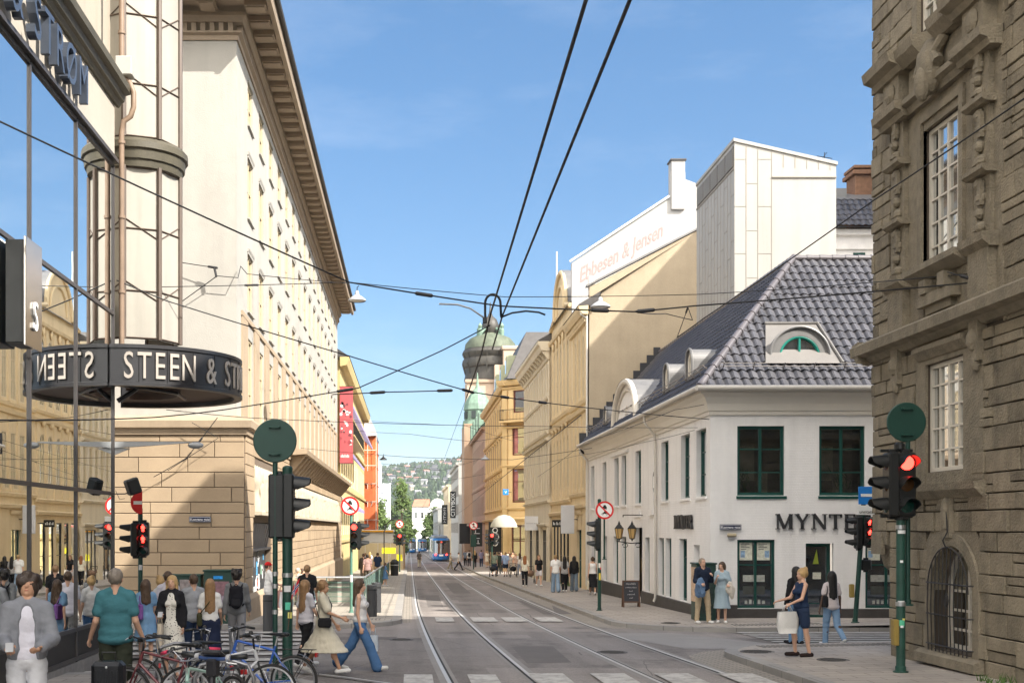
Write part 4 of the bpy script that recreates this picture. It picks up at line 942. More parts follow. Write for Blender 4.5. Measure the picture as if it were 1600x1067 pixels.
# eyebrow dormer on the front slope
def barrel(name, c, r, z0, ax, y0, y1, win_r, zc, fm):
    d = thing('_', None, None) if False else None
    mb = MB(); k = 18
    prof = [(-r, z0)]+[(-r*math.cos(PI*i/k), zc+r*math.sin(PI*i/k)) for i in range(k+1)]+[(r, z0)]
    def P(a, b, y): return (c+a, y, b) if ax == 'y' else (y, c+a, b)
    m = len(prof)
    for i in range(m-1): mb.quad(P(*prof[i], y0), P(*prof[i+1], y0), P(*prof[i+1], y1), P(*prof[i], y1))
    s = -1
    inn = [(-win_r, z0+.1)]+[(-win_r*math.cos(PI*i/k), zc+win_r*math.sin(PI*i/k)) for i in range(k+1)]+[(win_r, z0+.1)]
    for i in range(m-1):
        mb.quad(P(*prof[i], y0), P(*prof[i+1], y0), P(*inn[i+1], y0), P(*inn[i], y0)); mb.quad(P(*inn[i], y0), P(*inn[i+1], y0), P(*inn[i+1], y0+.12), P(*inn[i], y0+.12))
    mb.quad(P(-r, z0, y0), P(r, z0, y0), P(win_r, z0+.1, y0), P(-win_r, z0+.1, y0))
    mb.tube([P(a*1.02, b+.01, y0-.03) for a, b in prof], .045, 6)
    o = mb.build('dormer', ZINC, cf, True, 40)
    mb = MB(); mb.tube([P(a*.95, zc+(b-zc)*.95 if b > zc else b+.04, y0+.05) for a, b in inn], .05, 6, True)
    mb.tube([P(0, z0+.1, y0+.05), P(0, zc+win_r*.95, y0+.05)], .035, 6); wf = mb.build('window_frame', fm, o)
    MB().poly([P(a, b, y0+.09) for a, b in inn]).build('pane', GLASS, wf)
    return o
TEALB = plain('bright_teal_paint', (.01, .22, .17), .4)
barrel('dormer', 11.72, .88, 7.16, 'y', 35.95, 38.2, .62, 7.42, TEALB)
pl = MB(); p0 = Vector((RX0, RY0, EZ)); 
def on_front(x, v, h=.06): return tuple(Vector((x, RY0, EZ))+S1*v+off1*h)
pl.add([on_front(10.6, .95, .09), on_front(12.85, .95, .09), on_front(12.5, 2.75, .09), on_front(10.95, 2.75, .09)], [(0,1,2,3)])
pl.tube([on_front(12.9, .95, .11), on_front(12.55, 2.78, .11), on_front(10.93, 2.78, .11)], .05, 6)
pl.build('dormer_flashing', M('brown_zinc', (.19, .18, .17), .55, .12, 2, .05, metal=.2), cf)
barrel('dormer', 38.2, .42, 7.0, 'x', 8.95, 11.0, .27, 7.55, PALEF); barrel('dormer', 41.6, .42, 7.0, 'x', 8.95, 11.0, .27, 7.55, PALEF)
barrel('dormer', 54.5, .42, 7.0, 'x', 8.95, 11.0, .27, 7.4, PALEF)
# arched wall gable over the street door
mb = MB(); k = 18; cy_, r_ = 48.6, 2.55; pr = [(cy_-r_*math.cos(PI*i/k), 6.2+1.95*math.sin(PI*i/k)**.8) for i in range(k+1)]
mb.add([(XM-.10, a, b) for a, b in pr]+[(XM+.2, a, b) for a, b in pr], [tuple(range(k+1))]+[(i, i+1, k+2+i, k+1+i) for i in range(k)])
ar = mb.build('arched_gable', WHITEW, cf)
mb = MB(); mb.tube([(XM-.2, a, b+.05) for a, b in pr], .12, 8); mb.tube([(XM-.13, cy_+(a-cy_)*.84, 6.25+(b-6.2)*.82) for a, b in pr], .06, 6); mb.build('arch_moulding', CREAMC, ar, True)
mb = MB()
for i in range(k): mb.quad((XM-.3, pr[i][0], pr[i][1]+.14), (XM-.3, pr[i+1][0], pr[i+1][1]+.14), (XM+2.2, pr[i+1][0], pr[i+1][1]+.14), (XM+2.2, pr[i][0], pr[i][1]+.14))
mb.build('arch_roof', ZINC, ar, True)
arch_window(cf, OM, UM, NM, 48.6-35.5, .35, 6.4, 6.9, -.08, PALEF, GLASS, .05, 1)
# raised serif lettering
def serif_word(word, size, depth):
    """letters from strokes; returns list of MB in (x right, z up) with thickness along y"""
    T_, t_ = .17, .085                                  # thick and thin stroke, in letter heights
    G = {'M': (1.12, [((.14,0),(.14,1),t_), ((.98,0),(.98,1),T_), ((.16,1),(.56,.05),T_), ((.96,1),(.56,.05),t_)], [(.0,.28,0),(.0,.26,1),(.84,1.12,0),(.86,1.12,1)]),
         'Y': (.96, [((.48,0),(.48,.46),T_), ((.14,1),(.48,.44),T_), ((.84,1),(.48,.44),t_)], [(.33,.63,0),(.0,.3,1),(.70,.98,1)]),
         'N': (1.0, [((.15,0),(.15,1),t_), ((.86,0),(.86,1),t_), ((.15,1),(.86,.02),T_)], [(.0,.3,0),(.0,.2,1),(.71,1.0,1)]),
         'T': (.84, [((.42,0),(.42,1),T_), ((.03,.955),(.81,.955),t_), ((.05,.76),(.05,.99),t_), ((.79,.76),(.79,.99),t_)], [(.27,.57,0)]),
         'E': (.78, [((.18,0),(.18,1),T_), ((.1,.955),(.7,.955),t_), ((.1,.045),(.74,.045),t_), ((.2,.51),(.55,.51),t_), ((.69,.78),(.69,.98),t_), ((.73,.02),(.73,.24),t_), ((.55,.4),(.55,.62),t_)], [(.04,.3,0),(.04,.3,1)]),
         'R': (.90, [((.18,0),(.18,1),T_), ((.1,.955),(.5,.955),t_), ((.2,.49),(.5,.49),t_), ((.66,.62),(.66,.84),T_), ((.5,.955),(.66,.84),T_*.8), ((.5,.49),(.66,.63),T_*.8), ((.46,.47),(.82,.03),T_)], [(.04,.32,0),(.72,.96,0)])}
    x = 0; out = []
    for ch in word:
        wd, st, se = G[ch]; mb = MB()
        for k_, ((a, b), (c, d), th) in enumerate(st):
            L_ = math.hypot(c-a, d-b); dx, dz = (c-a)/L_, (d-b)/L_; nx_, nz_ = -dz*th/2, dx*th/2
            mb.prism([((x+p)*size, q*size) for p, q in ((a+nx_, b+nz_), (c+nx_, d+nz_), (c-nx_, d-nz_), (a-nx_, b-nz_))], depth+.0007*k_, 'y', 0)
        for a, b, e in se: mb.box((x+a)*size, (x+b)*size, -.0004, depth+.006, (e and .945)*size, (e*.945+.055)*size)
        out.append(mb); x += wd+.12
    return out, x*size
DARKL = plain('dark_letter', (.030, .030, .032), .5)
ls, wd = serif_word('MYNTER', .45, .07)
for mb in ls:
    k_ = 2.90/wd; mb.v = [(XM+1.92+a*k_, YM-.02-b, 2.24+c) for a, b, c in mb.v]; mb.build('facade_letter', DARKL, cf)
ls, wd = serif_word('MYNTER', .44, .07)
for mb in ls:
    k_ = 2.55/wd; mb.v = [(XM-.02-b, YM+4.55-a*k_, 2.25+c) for a, b, c in mb.v]; mb.build('facade_letter', DARKL, cf)
# ================================================================ WHITE PANEL TOWER AND HOUSES BEHIND THE CAFE
PANEL = M('white_metal_panel', (.37, .36, .335), .55, .04, .6, .02, 10, streak=.12)
SEAM = plain('panel_seam', (.28, .26, .23), .7)
tw = thing('panel_tower', 'tall white panelled stair tower with louvres and a sloping top behind the café roof', 'tower', (12.76, 47, 0))
x0, x1, y0, y1 = 12.76, 16.75, 47.0, 53.2; zl, zr = 17.55, 16.62
mb = MB(); mb.add([(x0,y0,0),(x1,y0,0),(x1,y1,0),(x0,y1,0),(x0,y0,zl),(x1,y0,zr),(x1,y1,zr),(x0,y1,zl)], [(0,1,5,4),(1,2,6,5),(2,3,7,6),(3,0,4,7),(4,5,6,7)]); mb.build('tower_wall', PANEL, tw)
sm = MB(); xs_ = [x0+.46, x0+.92, x0+1.46]; zt = lambda x: zl+(zr-zl)*(x-x0)/(x1-x0)
for x in xs_: sm.box(x-.012, x+.012, y0-.012, y0+.01, 5, zt(x))
for i, (a, b) in enumerate(((x0, x0+.46), (x0+.46, x0+.92), (x0+.92, x0+1.46))):
    z = 16.75-(i % 2)*.95
    while z > 8: sm.box(a+.013, b-.013, y0-.010, y0+.01, z-.01, z+.01); z -= 1.85
for i in range(1, 6):
    x = x0+1.46+i*.46; sm.box(x-.01, x+.01, y0-.012, y0+.01, zt(x)-.75+.08*i, zt(x))
sm.box(x0+1.473, x1, y0-.05, y0+.02, 16.02, 16.07)
for i in range(1, 12):
    y = y0+(y1-y0)*i/12; sm.box(x0-.012, x0+.01, y-.012, y+.012, 5, 16.4); z = 16.0-(i % 3)*.6
    while z > 9: sm.box(x0-.010, x0+.01, y-.5, y-.014, z-.01, z+.01); z -= 1.8
sm.box(x0-.03, x0+.02, y0+.1, y1, 16.38, 16.46); sm.build('panel_seams', SEAM, tw)
for k in range(5):
    a = y0+.12+k*1.2; mb = MB(); mb.box(x0-.02, x0+.02, a, a+1.06, 16.5, 17.3)
    lv = mb.build('louvre', plain('louvre_shadow', (.06, .06, .06), .8), tw); mb = MB()
    for q in range(9): mb.box(x0-.06, x0-.021, a, a+1.06, 16.52+q*.086, 16.56+q*.086)
    mb.build('slats', plain('louvre_slat', (.34, .33, .31), .5), lv)
MB().add([(x0-.05,y0-.05,zl-.1),(x1+.05,y0-.05,zr-.1),(x1+.05,y1,zr-.1),(x0-.05,y1,zl-.1),(x0-.05,y0-.05,zl+.03),(x1+.05,y0-.05,zr+.03),(x1+.05,y1,zr+.03),(x0-.05,y1,zl+.03)], [(0,3,2,1),(4,5,6,7),(0,1,5,4),(1,2,6,5),(2,3,7,6),(3,0,4,7)]).build('coping', PANEL, tw)
mb = MB(); p = Vector((16.4, 47.3, zr)); mb.tube([p, p+Vector((0, 0, .5))], .015, 4); mb.tube([p+Vector((-.3, 0, .35)), p+Vector((.3, 0, .25))], .015, 4); mb.tube([p+Vector((-.2, 0, .1)), p+Vector((.1, 0, .5))], .012, 4); mb.build('antenna', BLACK, tw)
mh = thing('mansard_house', 'grey mansard house with a brick chimney glimpsed between the white tower and the granite building', 'house', (17, 56, 0))
mb = MB(); mb.box(16.9, 30, 56, 66, 0, 15.95)
for z, n in ((15.95, .25), (15.3, .12)): mb.box(16.9, 30, 56-n, 66, z, z+.25)
mb.build('wall', WHITEW, mh); window(mh, (16.9, 56), (1, 0), (0, -1), (3.85, 4.4, 13.7, 15.15), -.03, TEAL, GLASS, 2, 2, .08)
mb = MB(); tiles(mb, (16.6, 55.6, 16.35), (1, 0, 0), (0, 1.1, 1.5), lambda v: 0, lambda v: 13, 1.86, .3, .36); mb.build('roof', TILE, mh, True, 40)
MB().add([(16.6,55.4,16.21),(30,55.4,16.21),(30,55.9,16.35),(16.6,55.9,16.35),(16.6,56.7,17.8),(30,56.7,17.8),(30,60,19.4),(16.6,60,18.9)], [(0,1,2,3),(4,5,6,7)]).build('roof_metal', ZINC, mh)
mb = MB(); mb.bbox(21.6, 23.2, 58, 59.2, 17, 19.7, .03); mb.bbox(21.45, 23.35, 57.85, 59.35, 19.4, 19.6, .02); mb.bbox(21.5, 23.3, 57.9, 59.3, 19.701, 19.85, .02)
mb.build('chimney', M('red_brick_chimney', (.23, .125, .075), .9, .25, 6, .3), mh)
MB().box(22.0, 40, 49, 55.9, -1, 25.5).build('shadow_casting_block', WHITEW, mh)  # unseen tall block, added only to shade the roughcast gable
MB().box(17, 21, 57.5, 57.9, 17.8, 18.6).build('roof_hatch', plain('grey_hatch', (.20, .2, .2), .5), mh)
# ================================================================ STREET HOUSES ON THE RIGHT
XF = 8.92
def fpt(O, U, N): return lambda u, n, z: FP(O, U, N, u, n, z)
OCRE = M('ochre_plaster', (.55, .40, .20), .85, .08, .7, .15, 50, streak=.12)
YELL = M('yellow_plaster', (.66, .53, .33), .85, .07, .7, .15, 50, streak=.10)
CREM = M('pale_cream_plaster', (.62, .55, .42), .85, .06, .7, .15, 50, streak=.12)
ROUGH = M('beige_roughcast', (.40, .33, .235), .95, .10, 1.0, .6, 14, streak=.06)
COPPER = M('verdigris_copper', (.175, .265, .205), .7, .2, 1.5, .1, streak=.3)
DKROOF = M('slate_roof', (.075, .07, .068), .6, .2, 3, .1)
def shell(t, m, x, y0, y1, z0, z1, holes, depth=12, side=1, reveal=.22, back=True):
    O, U, N = (x, y0), (0, 1), (-side, 0); mb = MB(); wall_open(mb, O, U, N, 0, y1-y0, z0, z1, holes, reveal)
    if back:
        X2 = x+side*depth
        mb.quad((x, y0, z0), (X2, y0, z0), (X2, y0, z1), (x, y0, z1)); mb.quad((x, y1, z0), (X2, y1, z0), (X2, y1, z1), (x, y1, z1)); mb.quad((X2, y0, z0), (X2, y1, z0), (X2, y1, z1), (X2, y0, z1))
    mb.build('wall', m, t); return O, U, N
# A: narrow yellow front with the big roughcast gable
ya, yb = 60.0, 66.0
A_ = thing('gable_house', 'yellow townhouse with a tall windowless beige roughcast gable beside the café roof', 'house', (XF, ya, -.9))
bw = [(1.1+1.45*i, 1.1+1.45*i+.75) for i in range(3)]
hA = [(a, b, 4.3, 7.3) for a, b in bw]+[(a, b, 9.0, 12.2) for a, b in bw]
O, U, N = shell(A_, YELL, XF, ya, yb, -1.6, 13.0, hA+[(2.1, 3.7, -1.0, 2.2)], 12, 1, .2, False)
for h in hA: window(A_, O, U, N, h, .03, CREAMF, GLASS, 2, 3, .07, .04)
mb = MB(); r_ = .8
arch_window(A_, O, U, N, 2.9, .8, -1.0, 2.2, .15, TEAL, GLASS, .1, 2, 'door'); arch_hole(mb, O, U, N, 2.9, .8, 2.2, 3.02, .15, .02)
for z, n in ((3.3, .16), (3.9, .1), (8.2, .14), (8.6, .10), (12.6, .15)): mb.fprof(O,U,N,-.05,6.05,[(0,z),(n,z+.04),(n+.05,z+.2),(0,z+.26)])
for i in range(4): mb.fbox(O,U,N,.55+1.45*i,.95+1.45*i,0,.05,4.2,8.1); mb.fbox(O,U,N,.55+1.45*i,.95+1.45*i,0,.05,8.9,12.5)
for k in range(24): mb.fbox(O,U,N,.1+k*.25,.22+k*.25,.0,.22,12.75,12.95)
mb.fprof(O,U,N,-.3,6.1,[(0,12.96),(.3,12.97),(.45,13.2),(.5,13.35),(0,13.4)])
pts = [(1.6, 13.02-9.9)]; mb.fprof(O,U,N,1.9,3.9,[(0,3.02),(.1,3.02),(.14,3.2),(0,3.25)]); mb.build('mouldings', YELL, A_)
mb = MB(); gx = [(XF, -2), (24, -2), (24, 17.9), (14.5, 17.25), (XF+.1, 14.35)]
mb.prism([(a, b) for a, b in gx], .3, 'y', ya-.02); mb.build('gable_wall', ROUGH, A_)
mb = MB(); mb.add([(XF-.05,ya-.1,14.37),(14.5,ya-.1,17.27),(14.5,ya+.4,17.27),(XF-.05,ya+.4,14.37),(XF-.05,ya-.1,14.47),(14.5,ya-.1,17.37),(14.5,ya+.4,17.37),(XF-.05,ya+.4,14.47)], [(0,1,2,3),(4,5,6,7),(0,1,5,4),(3,2,6,7),(0,3,7,4)])
mb.build('gable_coping', ZINC, A_)
mb = MB(); mb.quad((XF-.5, ya-.3, 13.42), (XF-.5, yb, 13.42), (14.5, yb, 17.2), (14.5, ya, 17.2)); mb.quad((XF-.5, ya-.3, 13.38), (XF+.6, ya-.3, 13.42), (XF+.6, ya-.3, 14.1), (XF-.5, ya-.3, 13.44)); mb.build('roof', DKROOF, A_)
mb = MB(); mb.tube([(XF-.06, ya-.06, 13.2), (XF-.04, ya-.06, 12.6), (XF-.06, ya-.06, -.6)], .05, 8); mb.tube([(XF-.4, ya-.2, 13.35), (XF-.35, ya-.2, 12.95), (XF-.08, ya-.1, 12.8)], .05, 8); mb.build('downpipe', plain('pale_pipe', (.62, .6, .55), .5), A_)
mb = MB(); mb.bbox(9.0, 9.3, ya+.1, ya+.5, 14.0, 14.95, .02); mb.build('chimney', WHITEW, A_)
# B: yellow house with arched gable, its white fire wall painted with a name
ya, yb = 66.0, 75.2
B_ = thing('arched_gable_house', 'yellow townhouse with a round-topped gable and a white side wall painted with faded script', 'house', (XF, ya, -1.1))
cs = [1.5+1.55*i for i in range(5)]
hB = [(c-.42, c+.42, 4.6, 7.2) for c in cs]+[(c-.42, c+.42, 9.2, 12.6) for c in cs]
gd = [(c-.5, c+.5, -1.2, 2.6) for c in cs]
O, U, N = shell(B_, YELL, XF, ya, yb, -1.8, 14.6, [(a, b, c, d+.42) for a, b, c, d in hB]+gd, 12, 1, .22, False)
mb = MB()
for a, b, c, d in hB:
    arch_hole(mb, O, U, N, (a+b)/2, .42, d, d+.425, .22, 0.0); arch_window(B_, O, U, N, (a+b)/2, .42, c, d, .04, CREAMF, GLASS, .06, 2)
for h in gd: window(B_, O, U, N, h, .05, BLACK, GLASS, 1, 2, .08)
for z, n in ((3.0, .18), (3.7, .12), (8.2, .16), (8.7, .1), (13.6, .2)): mb.fprof(O,U,N,0,9.2,[(0,z),(n,z+.04),(n+.06,z+.2),(0,z+.28)])
for c in [.6]+[x+.78 for x in cs]: mb.fbox(O,U,N,c-.2,c+.2,0,.05,3.98,8.19); mb.fbox(O,U,N,c-.2,c+.2,0,.05,8.98,13.59)
for c in cs: mb.ball(FP(O,U,N,c,.08,8.2), (.12, .3, .22), 8, 6); mb.ball(FP(O,U,N,c,.08,13.4), (.1, .2, .3), 8, 6)
k = 20; pts = [(0, 14.6)]+[(4.6-2.6*math.cos(PI*i/k), 15.0+2.3*math.sin(PI*i/k)) for i in range(k+1)]+[(9.2, 14.6)]
m_ = len(pts); P = fpt(O, U, N); mb.add([P(a, 0, b) for a, b in pts]+[P(a, -.5, b) for a, b in pts], [tuple(range(m_)), tuple(range(m_, 2*m_))]+[(i, i+1, m_+i+1, m_+i) for i in range(m_-1)])
mb.tube([P(a, .05, b) for a, b in pts], .14, 6); mb.tube([P(4.6-1.7*math.cos(PI*i/k), .04, 15.0+1.5*math.sin(PI*i/k)) for i in range(k+1)], .1, 6); mb.build('mouldings', YELL, B_)
ZINCR = ZINC
mb = MB()
for i in range(1, m_-2): mb.quad(P(pts[i][0], .08, pts[i][1]+.14), P(pts[i+1][0], .08, pts[i+1][1]+.14), P(pts[i+1][0], -2.5, pts[i+1][1]+.14), P(pts[i][0], -2.5, pts[i][1]+.14))
mb.quad((XF-.2, ya, 14.65), (XF-.2, yb, 14.65), (15, yb, 20), (15, ya, 20)); mb.build('roof', ZINC, B_)
WHW = M('white_fire_wall', (.42, .415, .405), .85, .04, .5, .15, 40)
mb = MB(); mb.prism([(XF+.02, -2), (19, -2), (19, 20.2), (16.0, 21.2), (15.2, 21.5), (15.2, 21.9), (14.35, 21.9), (14.35, 20.5), (12.9, 19.65), (XF+.02, 16.9)], .35, 'y', ya-.03); mb.build('fire_wall', WHW, B_)
mb = MB(); mb.bbox(14.4, 15.15, ya-.2, ya+.6, 19.8, 22.5, .03); mb.build('chimney', WHW, B_); MB().bbox(14.33, 15.22, ya-.27, ya+.67, 22.48, 22.58, .02).build('chimney_cap', DKROOF, B_)
mb = MB(); mb.tube([(XF-.1, ya-.1, 16.95), (14.3, ya-.1, 20.55)], .07, 6); mb.build('wall_coping', plain('white_coping', (.7, .7, .68), .5), B_)
RED = plain('faded_red_lettering', (.42, .28, .27), .9)
tb = text_mesh('Ebbesen & Jensen', 1.12, .004, .35, 'LEFT', None, .012); sx = 5.35/max(v[0] for v in tb.v)
ang = math.atan2(2.68, 4.75); tb.v = [(a*sx, b, c) for a, b, c in tb.v]
place(tb, (9.35, ya-.045, 15.78), (math.cos(ang), 0, math.sin(ang)), (-math.sin(ang)*.2, 0, math.cos(ang))); tb.build('painted_lettering', RED, B_)
# C: long pale cream house of narrow bays
ya, yb = 75.2, 91.0
C_ = thing('pilaster_house', 'pale cream house with rows of narrow windows between pilasters and a bracketed cornice', 'house', (XF-.15, ya, -1.4))
nb = 11; bs_ = (yb-ya)/nb; hC = []
for i in range(nb):
    c = (i+.5)*bs_; hC += [(c-.42, c+.42, 4.6, 7.5), (c-.42, c+.42, 8.35, 10.2), (c-.42, c+.42, 10.9, 12.6)]
hCg = [((i+.5)*bs_*3-1.5, (i+.5)*bs_*3+1.5, -1.6, 2.2) for i in range(3)]
O, U, N = shell(C_, CREM, XF-.15, ya, yb, -2.2, 13.6, hC+hCg, 11, 1, .3)
for h in hC: window(C_, O, U, N, h, .03, CREAMF, GLASS, 2, 2, .06, .03)
for h in hCg: window(C_, O, U, N, h, .05, plain('dark_shopfront', (.10, .09, .075), .5), GLASS, 3, 1, .07, .05, cross=[.8])
mb = MB()
for i in range(nb+1):
    u = i*bs_; mb.fbox(O,U,N,u-.22,u+.22,0,.07,4.45,7.7); mb.fbox(O,U,N,u-.2,u+.2,0,.06,8.3,12.8); mb.fprof(O,U,N,u-.12,u+.12,[(0,12.9),(.1,12.9),(.5,13.4),(0,13.45)])
for i in range(4): mb.fbox(O,U,N,i*3*bs_-.3,i*3*bs_+.3,0,.16,-2,2.35)
for z, n in ((2.4, .2), (3.9, .12), (7.8, .2), (8.2, .14), (10.4, .1), (12.85, .1)): mb.fprof(O,U,N,0,yb-ya,[(0,z),(n,z+.03),(n+.06,z+.16),(0,z+.22)])
mb.fprof(O,U,N,-.2,yb-ya+.2,[(0,13.4),(.5,13.42),(.62,13.7),(.75,13.8),(.75,14.0),(0,14.0)]); mb.build('mouldings', CREM, C_)
mb = MB(); mb.quad((XF-.92, ya-.1, 14.02), (XF-.92, yb+.1, 14.02), (XF+4.5, yb+.1, 17.2), (XF+4.5, ya-.1, 17.2)); mb.quad((XF-.92, ya-.12, 13.98), (XF+4.5, ya-.12, 13.98), (XF+4.5, ya-.12, 17.2), (XF-.92, ya-.12, 14.04)); mb.build('roof', DKROOF, C_)
mb = MB(); mb.bbox(10.5, 11.6, 76, 79, 15, 17.4, .05); mb.build('chimney', WHW, C_)
MB().tube([(XF+.3, 75.0, 14.2), (XF+.3, 75.0, 19.6)], .05, 6).build('flag_pole', plain('white_pole', (.7, .7, .7)), C_)
# D: ochre corner house with bay, balcony and mansard
ya, yb = 105.0, 140.0
D_ = thing('corner_bay_house', 'ochre corner house with a red-curtained bay, iron balcony and dark mansard roof', 'house', (XF, ya, -1.7))
hD = []; cs = [5.2+3.1*i for i in range(10)]
for c in cs: hD += [(c-.6, c+.6, 4.4, 7.0), (c-.6, c+.6, 8.4, 10.8), (c-.6, c+.6, 12.2, 14.2)]
hDg = [(c-1.1, c+1.1, -1.6, 2.2) for c in cs]
O, U, N = (XF-.1, ya), (0, 1), (-1, 0); mb = MB(); wall_open(mb, O, U, N, 2.2, yb-ya, -2.6, 15.2, hD+hDg, .25)
mb.quad((XF+2.2, ya+.4, -2.6), (24, ya+.4, -2.6), (24, ya+.4, 15.2), (XF+2.2, ya+.4, 15.2)); mb.build('wall', OCRE, D_)
for h in hD: window(D_, O, U, N, h, .04, BRONZE, GLASS, 2, 2, .08)
for h in hDg: window(D_, O, U, N, h, .05, BLACK, GLASS, 2, 1, .08, cross=[.75])
q = math.sqrt(.5)                                       # canted corner facing down the street
O2, U2, N2 = (XF-.55, ya+2.6), (.78, -.6258), (-.6258, -.78); L2 = 3.6
h2 = [(1.0, 2.5, 4.6, 7.6), (1.0, 2.5, 8.8, 11.4), (1.1, 2.4, 12.6, 14.6), (.9, 2.6, -1.2, 2.6)]
mb = MB(); wall_open(mb, O2, U2, N2, 0, L2, -2.6, 15.2, h2, .25); mb.build('canted_wall', M('ochre_pale', (.62, .46, .24), .85, .08, .7, .15), D_)
CURT = M('red_white_curtain', (.33, .13, .12), .8, .6, 1.8, 0)
for i, h in enumerate(h2): 
    w_ = window(D_, O2, U2, N2, h, .18, plain('oxblood_frame', (.12, .03, .025), .4), GLASS, 1 if i < 3 else 2, 1, .1, .06, cross=[.62])
    if i < 2: MB().fbox(O2,U2,N2,h[0]+.12,h[0]+.50,-.205,-.20,h[2]+.2,h[3]-.2).build('curtain', CURT, w_)
mb = MB()
for OO, UU, NN, a, b in ((O, U, N, 2.2, yb-ya), (O2, U2, N2, 0, L2)):
    for z, n in ((3.0, .3), (3.9, .12), (7.7, .16), (11.2, .18), (14.7, .12)): mb.fprof(OO,UU,NN,a,b,[(0,z),(n,z+.04),(n+.08,z+.2),(0,z+.3)])
    mb.fprof(OO,UU,NN,a-.3,b+.2,[(0,15.0),(.4,15.05),(.55,15.3),(.6,15.5),(0,15.55)])
for c in cs:
    mb.fbox(O,U,N,c-1.55-.25,c-1.55+.25,0,.08,4.2,14.6)
    for z in (7.05, 10.85): mb.fprof(O,U,N,c-.8,c+.8,[(0,z),(.12,z+.02),(.2,z+.2),(0,z+.3)])
for u in (.3, L2-.3): mb.fbox(O2,U2,N2,u-.25,u+.25,0,.16,3.4,14.6)
mb.build('mouldings', OCRE, D_)
mb = MB(); mb.fbox(O2,U2,N2,.2,L2-.2,.0,.9,11.7,11.85); mb.build('balcony_slab', OCRE, D_); mb = MB()
for i in range(20): mb.tube([FP(O2,U2,N2,.25+i*.15,.85,11.85), FP(O2,U2,N2,.25+i*.15,.85,12.8)], .015, 4)
for z in (11.95, 12.82): mb.tube([FP(O2,U2,N2,.22,.05,z), FP(O2,U2,N2,.22,.85,z), FP(O2,U2,N2,L2-.22,.85,z), FP(O2,U2,N2,L2-.22,.05,z)], .025, 4)
mb.build('balcony_railing', BLACK, D_)
mb = MB(); mb.add([(XF-.3,ya+1,15.55),(20,ya,15.55),(20,ya+3,20),(XF+1.6,ya+3,20),(XF-.3,yb,15.55),(XF+1.6,yb,20)], [(0,1,2,3),(0,3,5,4),(3,2,(5)),]); mb.build('roof', DKROOF, D_)
for yy in (109.5, 116, 123):
    mb = MB(); mb.bbox(XF-.1, XF+1.8, yy-.9, yy+.9, 16.1, 18.0, .05); o = mb.build('dormer', M('green_grey_dormer', (.34, .36, .24), .7, .15, 2, .1), D_); MB().box(XF-.15, XF-.11, yy-.5, yy+.5, 16.4, 17.6).build('pane', GLASS, o)
mb = MB(); mb.lathe((XF-.6, ya+.6, 2.5), [(1.2, -.1), (1.14, .2), (.9, .6), (.5, .9), (.02, 1.0)], 14); mb.build('domed_awning', M('pale_awning', (.38, .37, .31), .8, .05, 2, .05), D_, True)
# E: pink stone house with copper turret and great dark domed tower
ya, yb = 140.0, 200.0
PINK = M('pink_plaster', (.345, .24, .165), .85, .10, .5, .15, 40, streak=.12)
E_ = thing('pink_stone_house', 'long reddish plaster house with green copper corner turret and dark domed tower', 'house', (XF, ya, -2))
cs = [2.4+2.6*i for i in range(22)]; hE = []
for c in cs: hE += [(c-.5, c+.5, 3.8, 6.2), (c-.5, c+.5, 7.6, 9.8), (c-.5, c+.5, 11.0, 12.8)]
O, U, N = shell(E_, PINK, XF-.1, ya, yb, -3.2, 14.2, hE, 14, 1, .25)
for h in hE[:60]: window(E_, O, U, N, h, .04, BRONZE, GLASS, 2, 2, .09)
mb = MB()
for z, n in ((2.9, .2), (7.0, .1), (13.9, .4)): mb.fprof(O,U,N,0,60,[(0,z),(n,z+.05),(n+.08,z+.25),(0,z+.35)])
mb.fprof(O,U,N,8,30,[(.1,2.6),(.9,2.65),(.9,2.9),(.1,2.9)]); mb.build('mouldings', PINK, E_)
mb = MB(); mb.quad((XF-.6, ya, 14.3), (XF-.6, yb, 14.3), (XF+3, yb, 17.5), (XF+3, ya, 17.5))
for yy in (146, 152, 158, 164): mb.bbox(XF-.6, XF+1.5, yy-.8, yy+.8, 14.4, 16.4, .1)
mb.build('roof', COPPER, E_)
# square stair tower of E with turret (further down the street)
mb = MB(); mb.box(XF-1.25, XF+4, 168, 176, -3.5, 17.0); mb.build('turret_wall', PINK, E_)
for z in (5.2, 9.4, 13.6): window(E_, (XF-1.25, 168), (1, 0), (0, -1), (1.5, 3.2, z, z+2.2), -.04, BRONZE, GLASS, 2, 2, .1)
mb = MB(); tc = (XF+.75, 170.5, 0)
mb.lathe(tc, [(2.1, 16.4), (2.2, 16.6), (2.05, 17.6), (1.85, 17.7), (1.8, 19.0), (2.0, 19.15), (1.85, 20.0), (1.35, 21.0), (.8, 21.8), (.35, 22.3), (.18, 22.9), (.06, 24.4), (0, 24.5)], 8)
mb.build('copper_turret', COPPER, E_); mb = MB()
for k_ in range(8):
    a = 2*PI*(k_+.5)/8; mb = MB(); mb.box(tc[0]+1.7*math.cos(a)-.3, tc[0]+1.7*math.cos(a)+.3, tc[1]+1.7*math.sin(a)-.3, tc[1]+1.7*math.sin(a)+.3, 17.9, 18.9); mb.build('turret_opening', plain('dark_opening', (.02, .03, .03)), E_)
DOME = M('weathered_dome_metal', (.055, .05, .042), .55, .25, 2.0, .15, 20, spec=.5, streak=.3); DOMG = M('greened_dome_metal', (.11, .13, .09), .65, .3, 1.5, .1, streak=.3)
tw2 = thing('domed_tower', 'square tower with a great dark ribbed onion dome and green finial', 'tower', (12.6, 186, -2))
